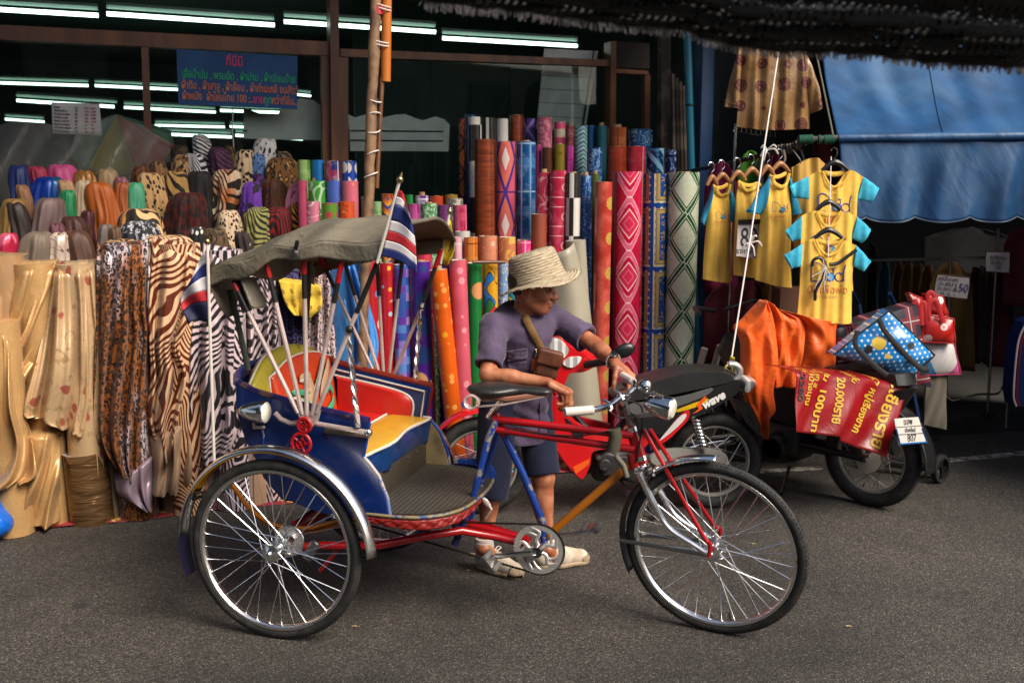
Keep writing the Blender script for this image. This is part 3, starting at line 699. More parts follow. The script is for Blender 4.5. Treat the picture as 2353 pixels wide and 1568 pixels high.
def geo(bg, a, c, k, s=.2):
 def f(g):
  u, v = g.uv(); U = ((u / .15).fr() - .5).abs() * 2.0; W = ((v / s).fr() - .5).abs() * 2.0; d = U + W; x = g.mix(d.lt(1.0), bg, a); x = g.mix((d - 1.0).abs().lt(.13), x, c); x = g.mix(d.lt(.42), x, k); x = g.mix((d - .42).abs().lt(.05), x, bg)
  return g.mix((W - .97).gt(0.0), x, c)
 return f
def lozenge(g):
 u, v = g.uv(); U = ((u / .30).fr() - .5).abs() * .30; W = ((v / .33).fr() - .5).abs() * .33; d = U + W * .8
 bg, pk, wh = hx('b3163a'), hx('d0607e'), hx('e6b8bc'); x = g.mix(g.noise(40, V2(g), 3.0).ss(.45, .7) * .4, bg, hx('8d0f2c'))
 hexr = (U * 1.6 + W).max(W * 1.15); band = (hexr - .165).abs(); x = g.mix(band.lt(.022), x, pk); x = g.mix((band - .022).abs().lt(.003), x, wh)
 x = g.mix(d.lt(.072), x, hx('c42a4a')); x = g.mix((d - .072).abs().lt(.0045), x, wh); x = g.mix((d - .035).abs().lt(.004), x, pk)
 return g.mix(((d - .105).abs()).lt(.0022), x, pk)
def persian(g):
 u, v = g.uv(); V = (v / .40).fr() * .40; U = (u / .24).fr() * .24; bl, gd, cr = hx('143b7d'), hx('9a8444'), hx('b9b096')
 n = g.noise(17, V2(g), 1.5, dist=1.3); sw = ((n * 4.0).fr() - .5).abs().ss(.14, .09)
 e = (V - .2).abs() * -1.0 + .2; eu = (U - .12).abs() * -1.0 + .12; m = e.min(eu)
 x = g.mix(m.gt(.022), bl, gd); x = g.mix(m.gt(.052), x, bl); inn = g.mix(sw, bl, gd); x = g.mix(m.gt(.060), x, inn)
 ch = ((u * 62.0).sin() * (v * 62.0).sin()).abs().lt(.35); x = g.mix((m - .017).abs().lt(.0055) * ch, x, cr); return g.mix((m - .030).abs().lt(.0018), x, bl)
def trellis(g):
 u, v = g.uv(); a = ((u / .235 + v / .31).fr() - .5).abs(); c = ((u / .235 - v / .31).fr() - .5).abs(); m = a.max(c)
 cr, gn = hx('b9bfa8'), hx('0f4a2c'); x = g.mix((g.noise(22, V2(g), 4.0, dist=1.0) - .5).abs().ss(.03, .0) * .5, cr, hx('8d957c')); x = g.mix(m.gt(.375), x, gn)
 x = g.mix((m - .435).abs().lt(.016), x, cr); k = a.min(c); return g.mix(k.gt(.43), x, g.mix((a - c).gt(0.0), gn, cr))
def medal(g):
 u, v = g.uv(); U = ((u / .235 + .25).fr() - .5) * .235; W = ((v / .215).fr() - .5) * .215; d = (U * U + W * W).sqrt(); an = U.atan2(W)
 x = g.mix(g.noise(9, V2(g), 4.0).ss(.35, .65), hx('c8604e'), hx('a8352c')); k = ((an * 8.0).sin() * (d * 420.0).sin()).gt(-.15); gd = g.mix(k, hx('8f6a24'), hx('c2a050'))
 return g.mix(d.lt(.040), x, gd)
def persb(bg, a, s=.18):
 def f(g):
  u, v = g.uv(); W = ((v / s).fr() - .5).abs() * s; U = ((u / .12).fr() - .5).abs() * .12; x = g.mix(g.noise(12, V2(g), 3.0).ss(.45, .65) * .5, bg, a)
  x = g.mix(U.lt(.014), x, a); d = (U * U + W * W).sqrt(); x = g.mix((d - .022).abs().lt(.004), x, hx('e0b0a8')); return g.mix((W - .06).abs().lt(.003), x, hx('e0a0a0'))
 return f
def block(cols, s=.045):
 def f(g):
  u, v = g.uv(); n = g.nt.nodes.new('ShaderNodeTexWhiteNoise'); n.noise_dimensions = '2D'; g.nt.links.new(g.vec((u / s).floor(), (v / s).floor(), 0.0).k, n.inputs['Vector']); k = S(g, n.outputs[0]); x = cols[0]
  for i, q in enumerate(cols[1:], 1): x = g.mix(k.gt(i / len(cols)), x, q)
  return x
 return f
def puzzle(g):
 u, v = g.uv(); r = 40.0; U = u / .09 + (v * r).sin() * .28; W = v / .15 + (u * r * 1.6).sin() * .22
 n = g.nt.nodes.new('ShaderNodeTexWhiteNoise'); n.noise_dimensions = '2D'; g.nt.links.new(g.vec(U.floor(), W.floor(), 0.0).k, n.inputs['Vector']); k = S(g, n.outputs[0]); x = hx('1f6fb8')
 for i, q in enumerate((hx('c8921c'), hx('2a6b38'), hx('b8281e'))): x = g.mix(k.gt((i + 1) / 4), x, q)
 e = (U.fr() - .5).abs().max((W.fr() - .5).abs()); return g.mix(e.gt(.47), x, (.02, .02, .02))
M_core = mat('cardboard_core', lambda g: g.mix(g.noise(20, detail=3.0).ss(.3, .7), hx('8a6a48'), hx('a98a62')), .85)
M_rollend = mat('rolled_vinyl_end', lambda g: g.mix((g.noise(60, detail=2.0)).ss(.4, .6), (.30, .27, .24), (.50, .46, .42)), .6)
def zfind(px, d, z):
 a, c = 0.0, 4000.0
 for _ in range(40):
  m = (a + c) / 2
  if wp(px, m, d).z > z: a = m
  else: c = m
 return wp(px, a, d)
VR = 'vinyl floor covering rolls'
def roll(x0, x1, y, d, m, lab, xb=None, z0=0.0, core=True, tilt=0.0, group=VR):
 cx = (x0 + x1) / 2; P = wp(cx, y, d); r = (x1 - x0) / 2 * sc_at(P) * .985
 u, dd, z = wuv(P); B = wl(u + rnd.uniform(-.022, .022), dd + rnd.uniform(-.02, .02), z0) if xb is None else zfind(xb, d, z0)
 B = B + WN * -tilt; uo = {'pink diamonds': .185, 'persian': .075, 'gold medallions': .03, 'trellis': .03}; uo = next((q for w_, q in uo.items() if w_ in lab), rnd.uniform(0, .3)); T = thing('vinyl_roll' if group == VR else 'fabric_roll', lab, 'roll', B, group=group)
 ax = (P - B); H = ax.length; Q = ax.to_track_quat('Z', 'Y').to_matrix(); n = 30; ph = rnd.uniform(0, 6.28)
 b = MB(); vs, uvs = [], []; rows = max(2, int(H / .35)); wob = [rnd.uniform(-.0015, .0015) for _ in range(rows + 1)]
 for j in range(rows + 1):
  for i in range(n + 1):
   a = ph + 2 * math.pi * i / n; rr = r * (1 - .035 * i / n) + wob[j] * math.sin(3 * a + j); vs.append(B + Q @ Vector((rr * math.cos(a), rr * math.sin(a), H * j / rows))); uvs.append((r * (a - (1.5 if ph < 4.7124 else 3.5) * math.pi) + uo, H * j / rows))
 b.add(vs, [(j * (n + 1) + i, j * (n + 1) + i + 1, (j + 1) * (n + 1) + i + 1, (j + 1) * (n + 1) + i) for j in range(rows) for i in range(n)], uvs); b.build('sheet', m, T, ang=50)
 b = MB(); pr = [(r * .975, H - .0005), (r * .88, H - .004), (r * .70, H - .007), (r * .52, H - .004), (r * .42, H - .006)]
 b.lathe(pr, 24, B, Q); b.build('wound_end', M_rollend, T)
 if core:
  e = rnd.choice([-.004, -.003, .0, .002, .004, .008, .022]); rc = r * .42; b = MB(); b.lathe([(rc, H - .05), (rc, H + e), (rc * .86, H + e), (rc * .86, H - .05)], 18, B, Q); b.build('core_tube', M_core, T)
 return T
def C2(cx): return 663.9 + cx * .3871
def roll2(x0, x1, y, d, m, lab, **k): return roll(C2(x0), C2(x1), y * .3871, d, m, lab, **k)
BK, WH = (.022, .021, .02), (.62, .59, .54)
vbw = vin('black_white_check_vinyl', check(BK, WH, .105, .235)); vbs = vin('black_white_stripe_vinyl', check(BK, WH, .09, 9.0)); vwd = vin('red_woodgrain_vinyl', wood_(hx('5c2412'), hx('8a3f1e')), .3)
for a in [(1005, 1045, 705, 1.05, vin('brown_ornate_vinyl', geo(hx('5a2a16'), hx('7a3c1c'), hx('2c140c'), hx('9a5a2a'))), 'thin brown ornate roll, leftmost of the tall stack'),
          (1043, 1112, 682, 1.25, vin('plain_blue_vinyl', plain(hx('1d3f74'))), 'plain blue roll peeking out left of the striped rolls'),
          (1062, 1143, 696, .98, vbw, 'tall black and white check roll left of the big woodgrain roll'),
          (1147, 1228, 700, 1.05, vbs, 'black and white striped roll behind the big woodgrain roll'),
          (1232, 1302, 706, 1.05, vin('cream_black_band_vinyl', check(WH, BK, .12, 9.0)), 'cream and black banded roll, third of the striped ones'),
          (1308, 1390, 684, 1.1, vin('rust_woodgrain_vinyl', wood_(hx('6b2c1a'), hx('8f4526'))), 'rust woodgrain roll standing tall in the back row'),
          (1393, 1462, 706, 1.1, vin('purple_key_vinyl', geo(hx('4a3070'), hx('5a3c86'), hx('8d78b8'), hx('3a2460'))), 'purple roll with paler key lines in the back row'),
          (1470, 1562, 698, .95, vin('dusty_pink_vinyl', marb(hx('a8506a'), hx('c88a96'))), 'dusty pink mottled roll with cardboard core showing'),
          (1570, 1640, 725, 1.0, vin('pink_cream_band_vinyl', lambda g: g.mix(((g.uv()[1] / .1).fr()).lt(.45), hx('b9ad94'), hx('c0486a'))), 'cream roll with pink bands in the back row'),
          (1588, 1655, 722, 1.25, vin('grey_teal_vinyl', plain(hx('4f7078'))), 'grey teal roll end behind the banded cream roll'),
          (1640, 1692, 746, 1.05, vin('old_rose_vinyl', marb(hx('8a4450'), hx('a86a70'))), 'old rose roll between banded and teal rolls'),
          (1690, 1770, 747, .85, vin('teal_zigzag_vinyl', zig([hx('3f6a78'), hx('7fa0a0'), hx('244c60'), hx('90a8a4')])), 'teal roll with zigzag bands'),
          (1768, 1816, 746, 1.15, vin('deep_blue_vinyl', plain(hx('1c4f80'))), 'deep blue narrow roll behind the teal zigzag roll'),
          (1820, 1888, 748, 1.1, vin('dark_teal_vinyl', plain(hx('1f5560'))), 'dark teal plain roll in the back row'),
          (1890, 2005, 758, 1.15, vin('copper_vinyl', plaid(hx('8a4424'), hx('a35c38'), hx('6a2c16'))), 'copper brown roll behind the red brown one'),
          (2008, 2158, 770, 1.15, vin('blue_maze_vinyl', swirl(hx('15406e'), hx('6a94b0'), 12.0)), 'blue maze patterned roll, rightmost of the back row'),
          (1097, 1222, 827, .72, vwd, 'wide red woodgrain roll in front of the check rolls'),
          (1228, 1345, 841, .74, vin('pink_purple_tile_vinyl', geo(hx('c4566a'), hx('d06a5a'), hx('4a3078'), hx('d8c8c0'), .42)), 'pink roll with purple diamonds and white stars'),
          (1346, 1465, 841, .74, vin('blue_plaid_vinyl', plaid(hx('14477c'), hx('4f86b8'), hx('8fb0d0'), .17)), 'bright blue plaid roll right of the pink purple one'),
          (1463, 1497, 861, .85, vin('magenta_vinyl', plain(hx('a03478'))), 'thin magenta roll beside the blue plaid roll'),
          (1500, 1563, 876, .8, vin('brown_damask_vinyl', flo(hx('4a2a18'), hx('8a5a30'), hx('2c160e'), 14, .3)), 'brown damask roll below the dusty pink roll'),
          (1570, 1638, 857, .8, vin('olive_red_vinyl', flo(hx('7a6a1e'), hx('9a3020'), hx('4a3a10'), 12, .28)), 'olive roll with red blossoms below the banded cream roll'),
          (1641, 1690, 866, .82, vin('bright_magenta_vinyl', plaid(hx('a83a86'), hx('c064a0'), hx('7a2060'))), 'bright magenta roll left of the teal zigzag roll'),
          (1775, 1860, 878, .66, vin('blue_marble_vinyl', marb(hx('1a4a86'), hx('86a8c8'))), 'blue marbled roll right of the teal zigzag roll'),
          (1890, 2005, 872, .8, vin('red_brown_vinyl', wood_(hx('7a2414'), hx('9a3a20'))), 'glossy red brown roll above the coral roll'),
          (2005, 2118, 870, .82, vin('red_tile_vinyl', plaid(hx('a82434'), hx('b83444'), hx('d8929a'), .15)), 'red tile roll behind the red diamond roll'),
          (2120, 2228, 882, .85, vin('blue_diagonal_vinyl', lambda g: g.mix((((g.uv()[0] + g.uv()[1]) / .13).fr() - .5).abs().lt(.17), g.mix(g.noise(20, V2(g), 3.0).ss(.5, .6), hx('0e2f58'), hx('4f80a8')), hx('7fb0cc'))), 'blue roll with pale diagonal bands'),
          (2234, 2300, 890, .9, vin('navy_flower_vinyl', swirl(hx('14265c'), hx('98a8c8'), 11.0, .1)), 'navy roll with white curls near the steel post'),
          (1470, 1556, 1024, .5, vin('red_cloud_vinyl', marb(hx('b83450'), hx('dc98a0'), 4.0)), 'red and pale pink cloudy roll'),
          (1548, 1648, 1012, .42, vin('crimson_border_vinyl', persb(hx('a8203e'), hx('c85a70'))), 'crimson roll with pink medallion border'),
          (1643, 1732, 1027, .36, vbw, 'leaning black and white check roll beside the grey sheet'),
          (1727, 1796, 1042, .40, vin('blue_scroll_vinyl', swirl(hx('23508a'), hx('88a8cc'), 10.0, .1)), 'narrow blue scroll roll left of the coral roll'),
          (1788, 1846, 1032, .58, vin('olive_vinyl', flo(hx('4f5a34'), hx('6a7448'), hx('3a4424'), 18)), 'narrow olive green roll'),
          (1815, 1922, 1080, .25, vin('coral_medallion_vinyl', medal, .18), 'coral red roll with gold medallions'),
          (1924, 2098, 1019, .3, vin('red_diamond_vinyl', lozenge, .22), 'wide red roll with pink diamonds and hexagons'),
          (2100, 2246, 1031, .3, vin('blue_gold_persian_vinyl', persian, .22), 'blue and gold persian border roll'),
          (2248, 2440, 1022, .22, vin('green_trellis_vinyl', trellis, .26), 'wide white roll with dark green trellis'),
          (1435, 1528, 1269, .18, vin('rust_weave_vinyl', plain(hx('8a3c20')), .6), 'short rust brown roll behind the straw hat'),
          (972, 1026, 1405, .2, vin('pale_pink_line_vinyl', plaid(hx('c88090'), hx('d8a0a8'), hx('e4c8c8'))), 'pale pink roll beside the yellow flag'),
          (1035, 1122, 1406, .2, vin('orange_plaid_vinyl', plaid(hx('b05a20'), hx('c8803c'), hx('7a3414'))), 'orange plaid short roll above the wooden rod'),
          (1127, 1238, 1400, .2, vin('peach_floral_vinyl', flo(hx('c07a5c'), hx('d8a890'), hx('a85a44'), 16, .35)), 'peach floral short roll above the wooden rod'),
          (1243, 1346, 1405, .2, vin('peach_gold_vinyl', swirl(hx('b8704c'), hx('c8a050'), 6.0, .16)), 'peach and gold roll just left of the hat'),
          (1350, 1438, 1425, .2, vin('hot_pink_vinyl', plaid(hx('c83070'), hx('dc5a90'), hx('e898b8'))), 'hot pink roll behind the crown of the hat'),
          (50, 125, 950, .85, vin('lime_vinyl', plaid(hx('4f8a30'), hx('a0b878'), hx('3a6a24'))), 'lime green roll, leftmost of the short upper rolls'),
          (127, 208, 950, .85, vin('sky_blue_dot_vinyl', dots(hx('1c6aa8'), hx('d8a838'), 16, .34)), 'sky blue roll with yellow spots'),
          (213, 301, 956, .8, vin('navy_red_vinyl', plaid(hx('1c2c68'), hx('a83040'), hx('c8c8d0'))), 'navy roll with red and white squares beside the post'),
          (310, 401, 957, .8, vin('royal_blue_vinyl', dots(hx('1a3f9a'), hx('c8c0b8'), 11, .4)), 'royal blue roll with pale spots right of the post'),
          (50, 106, 1070, .68, vin('rose_pink_vinyl', plain(hx('b84a6a'))), 'rose pink roll beside the pink cheetah bolt'),
          (112, 216, 1074, .66, vin('green_wave_vinyl', swirl(hx('3f8a34'), hx('a8c8a0'), 5.0)), 'grass green roll with white waves'),
          (217, 308, 1074, .64, vin('periwinkle_vinyl', dots(hx('4a62b0'), hx('c8c8e0'), 26, .3)), 'periwinkle blue spotted roll below the post'),
          (312, 412, 1074, .6, vin('salmon_vinyl', dots(hx('c06070'), hx('d8a040'), 18, .25)), 'salmon pink roll with gold specks left of the bamboo'),
          (104, 186, 1196, .45, vin('candy_pink_vinyl', swirl(hx('d07a90'), hx('e8d0d4'), 7.0)), 'candy pink roll just above the canopy'),
          (189, 286, 1204, .42, vin('moss_green_vinyl', dots(hx('5a8a2c'), hx('a84040'), 13, .28)), 'moss green roll just above the canopy'),
          (289, 389, 1196, .45, vin('orange_red_vinyl', flo(hx('b84a20'), hx('c87050'), hx('8a2c14'), 15)), 'orange red roll just above the canopy'),
          (425, 492, 1165, .62, vin('grey_green_vinyl', plaid(hx('6a705c'), hx('8a8c78'), hx('4a5040'))), 'grey green roll half hidden by the bamboo'),
          (489, 549, 1196, .42, vin('pale_green_vinyl', flo(hx('7a9a6a'), hx('b8c8a0'), hx('4a7a44'), 18)), 'pale green floral roll right of the bamboo'),
          (545, 622, 1150, .75, vin('rust_orange_vinyl', plaid(hx('a04a1c'), hx('c07a40'), hx('5a2410'))), 'rust orange roll, upper one right of the bamboo'),
          (551, 612, 1176, .5, vin('orange_blue_vinyl', zig([hx('b86020'), hx('283a78'), hx('c88a30')])), 'orange and blue zigzag roll behind the striped flag pole'),
          (640, 700, 1160, .75, vin('teal_green_vinyl', plain(hx('2a6a58'))), 'teal green roll behind the striped flag'),
          (690, 737, 1155, .7, vin('emerald_vinyl', plain(hx('1f7a3a'))), 'emerald roll right of the striped flag'),
          (703, 777, 1211, .42, vin('plum_vinyl', plaid(hx('8a2468'), hx('a84a86'), hx('5a1444'))), 'plum magenta roll right of the striped flag'),
          (744, 832, 1160, .72, vin('lilac_stripe_vinyl', plaid(hx('5a3878'), hx('b0a0b8'), hx('d0c8d0'))), 'lilac striped roll behind the green mottled one'),
          (777, 879, 1206, .4, vin('green_mottle_vinyl', blot(hx('4a7a50'), hx('9ab89a'), 40)), 'mottled sage green roll above the canopy front'),
          (832, 916, 1163, .7, vin('blue_red_band_vinyl', lambda g: g.mix((g.uv()[1] / .14).fr().lt(.3), hx('a03a20'), hx('1c6a98'))), 'blue roll with rust bands'),
          (880, 952, 1216, .42, vin('violet_floral_vinyl', flo(hx('5a2a5c'), hx('b86a4a'), hx('8a4a78'), 14)), 'violet floral roll left of the yellow flag tip'),
          (918, 1002, 1155, .74, vin('gold_brown_vinyl', plain(hx('8a6a30'))), 'gold brown roll end behind the yellow flag tip'),
          (940, 1034, 1178, .55, vin('silver_grey_vinyl', blot(hx('6a6a60'), hx('a8a89c'), 30)), 'silver grey roll end behind the yellow flag tip'),
          (971, 1055, 1216, .38, vin('crimson_plaid_vinyl', plaid(hx('981c44'), hx('b84a68'), hx('c88094'))), 'crimson plaid roll right of the yellow flag'),
          (985, 1076, 1372, .3, vin('white_wrapped_vinyl', plain((.5, .49, .46))), 'white wrapped roll stub above the pale pink roll')]:
 roll2(*a)
def C3(x): return 758.7 + x * .3628
for (x0, x1, y, xb, d, m, lab) in [(170, 302, 210, None, .12, vin('red_print_vinyl', dots(hx('b02028'), hx('5a7ab8'), 10, .35, .6, hx('d8c8b0'))), 'red roll with blue rings behind the blue cloth'),
                                   (311, 397, 226, None, .10, vin('red_yellow_print_vinyl', dots(hx('b4222a'), hx('d8a838'), 17, .3, .8, hx('9ac0cc'))), 'red roll with yellow and pale spots'),
                                   (400, 507, 236, None, .08, vin('blue_lilac_block_vinyl', block([hx('3a58a8'), hx('8a78c0'), hx('6a3aa0'), hx('5a86c8'), hx('a88ad0')])), 'blue and lilac block check roll'),
                                   (509, 636, 216, None, .02, vin('purple_print_vinyl', dots(hx('4a2286'), hx('d8a070'), 6.5, .36, .5, hx('26407a'))), 'purple roll with large tan discs'),
                                   (622, 742, 268, 1058, -.12, vin('orange_print_vinyl', dots(hx('cf5812'), hx('d8941c'), 21, .34, .7, hx('d89048'))), 'leaning orange roll with yellow and peach spots'),
                                   (750, 864, 206, 1074, -.10, vin('pink_print_vinyl', dots(hx('c85868'), hx('3a5a9a'), 12, .24, .5, hx('d88a94'))), 'leaning pink roll with blue spots'),
                                   (864, 962, 226, None, .0, vin('green_print_vinyl', dots(hx('156a30'), hx('c88a58'), 6.5, .36, .5, hx('28386c'))), 'green roll with tan discs behind the man'),
                                   (961, 1062, 230, None, .0, vin('puzzle_vinyl', puzzle), 'multicoloured jigsaw puzzle roll behind the man'),
                                   (1060, 1128, 226, None, .06, vin('light_blue_scroll_vinyl', swirl(hx('6a88b8'), hx('c8c49a'), 14, .14)), 'light blue scroll roll left of the hat'),
                                   (1118, 1190, 240, None, .12, vin('teal_yellow_vinyl', zig([hx('1a7a88'), hx('c8a838'), hx('1a6478')])), 'teal and yellow roll hidden behind the hat')]:
 roll(C3(x0), C3(x1), 521.6 + y * .3628, d, m, lab, xb=xb)
roll2(745, 850, 1490, .1, vin('floral_red_stub_vinyl', flo(hx('b03444'), hx('d88a94'), hx('7a1a28'), 14)), 'pink red floral roll between yellow flag and green roll', core=False)
M_rod = mat('brown_wooden_rod', hx('5a3018'), .5)
for (a, c, lab) in (((800, 578), (945, 588), 'brown wooden rod lying behind the canopy front'), ((1086, 602), (1160, 602), 'brown wooden rod tied above the green printed roll')):
 A, B = wp(*a, -.08), wp(*c, -.08); b = MB(); b.tube([A, B], .010, 8); b.build('wooden_rod', M_rod, label=lab, cat='rod')
gs = thing('grey_vinyl_sheet', 'large pale grey vinyl roll leaning behind the man, edge unrolled', 'vinyl sheet', gr(1350, 1085))
M_gv = mat('pale_grey_vinyl', plain(hx('9c9684'), .12), .45, bump=lambda g: g.noise(5, V2(g, 1, .5), 3.0), bstr=.25, bdist=.02, var=.05)
Lg = [(1262, 585), (1268, 660), (1282, 800), (1308, 1060)]; Rg = [(1318, 556), (1352, 690), (1364, 800), (1392, 1070)]
def gfn(u, v):
 a, c = pl([(x, y, 0) for x, y in Lg], v), pl([(x, y, 0) for x, y in Rg], v); q = a.lerp(c, u); return wp(q.x, q.y, -.02) + WN * (-.07 * math.sin(math.pi * u) - .02 * v)
b = MB(); b.grid(gfn, 24, 30, lambda u, v: (u * .3, v * 1.6)); b.build('sheet', M_gv, gs, solid=.004)
b = MB(); A, B = wp(1322, 552, .06), zfind(1352, .06, 0); b.tube([A, B], .06, 20); b.build('roll_core', M_gv, gs)
# ================================================================ FABRIC BOLTS
FB = 'draped fabric bolts in the stepped display'
STEPS = [(.28, .56, .30), (.56, .84, .62), (.84, 1.12, .9), (1.12, 1.62, 1.1)]
M_ply = mat('dark_plywood', hx('3a2a1c'), .8)
ds = thing('display_stand', 'dark stepped wooden stand carrying the fabric bolts', 'stand', wl(-.4, .3))
for k, (d0, d1, z) in enumerate(STEPS):
 u0, u1 = -1.9, pxu(700, d0)
 wbox('step_board', u0, u1, d0 + .004, d1 - .004, z - .025, z, M_ply, ds); wbox('riser', u0, u1, d0 + .006, d0 + .022, 0.002, z - .027, M_ply, ds)
def dstep(d):
 for d0, d1, z in STEPS:
  if d0 <= d < d1: return z
 return 0.0
def bolt(cx0, cx1, cy, m, lab, d=None, soft=1.0):
 x0, x1, y = cx0 * .375, cx1 * .375, cy * .375
 if d is None: d = .36 + max(0, (566 - y)) / 255 * 1.12
 d = min(d, 1.52); P = wp((x0 + x1) / 2, y, d); a = (x1 - x0) / 2 * sc_at(P) * 1.12; u, dd, z = wuv(P); z0 = dstep(d) + .002; H = max(.2, z - z0); bdep = min(a * .9, .135)
 T = thing('fabric_bolt', lab, 'fabric', wl(u, dd, z0), group=FB); r = random.Random(int(cx0 * 7 + cy)); k1, k2, k3 = r.choice([3, 4, 5]), r.choice([6, 7, 8]), r.choice([11, 13, 15]); p1, p2, p3 = (r.uniform(0, 6.28) for _ in range(3)); lx = r.uniform(-.25, .25)
 n, mrows = 88, 36; cap = min(.20, a * r.uniform(.8, 1.7)) * soft
 def fn(U, W):
  th = 2 * math.pi * U; s = W ** 1.35 * (H + cap * .6)
  if s < cap * 1.2:
   q = s / (cap * 1.2); rad = math.sin(q * math.pi / 2) ** .62; zz = z - cap * (1 - math.cos(q * math.pi / 2)) ** 1.3
  else:
   q = 1; rad = 1.0 + .42 * min(1, (s - cap * 1.2) / .45); zz = z - cap - (s - cap * 1.2) / (H + cap * .6 - cap * 1.2) * (H - cap)
  am = min(1, (.12 + s / .32)) * .15 * min(1.0, s / (cap * .8)); w1 = 1 - 2.2 * abs(math.sin(k1 * .5 * th + p1 + s * 2.4 + .9 * math.sin(2 * th + p2))) ** .7; w2 = 1 - 2 * abs(math.sin(k2 * .5 * th + p2 - s * 4.5 + .7 * math.sin(3 * th + p3 + s * 6))) ** .8; fold = am * (w1 * .75 + w2 * .6 + .35 * math.sin(k3 * th + p3 + s * 7)) + .06 * min(1, s / cap) * math.sin(5 * th - s * 17 + p1) * math.sin(3 * th + s * 10 + p3) + .03 * math.sin(4 * th + s * 27 + p2) * min(1, s / cap) + .07 * math.sin(2 * th + p3) + .05 * math.sin(3 * th + p1 + s * 9)
  rr = rad * (1 + fold); ox = lx * 2.2 * a * max(0, 1 - s / (cap * 2.4)) ** 1.3
  return W0 + WU * (u + ox + a * rr * math.cos(th) * .93) + WN * (dd + bdep * rr * math.sin(th)) + Vector((0, 0, zz + .012 * rad * math.sin(k1 * th + p1) * (1 - q)))
 b = MB(); b.grid(fn, n, mrows, lambda U, W: (U * 2 * math.pi * a, -W ** 1.35 * H), closeu=False); b.build('draped_cloth', m, T, ang=0)
 b = MB(); b.tube([wl(u, dd, z0), wl(u, dd, z - cap * .8)], min(a, bdep) * .55, 14); b.build('roll', M_core, T)
 return T
O = {}
def o_(n, f): O[n] = f; return f
L1, L2 = leo(hx('8a6440'), hx('5a3418'), (.012, .01, .008)), leo(hx('b08a5c'), hx('7a4a22'), (.014, .01, .008), 22)
def s_(n, h, k=.68): return sat('satin_' + n, hx(h, k), rough=.6, metal=.05)
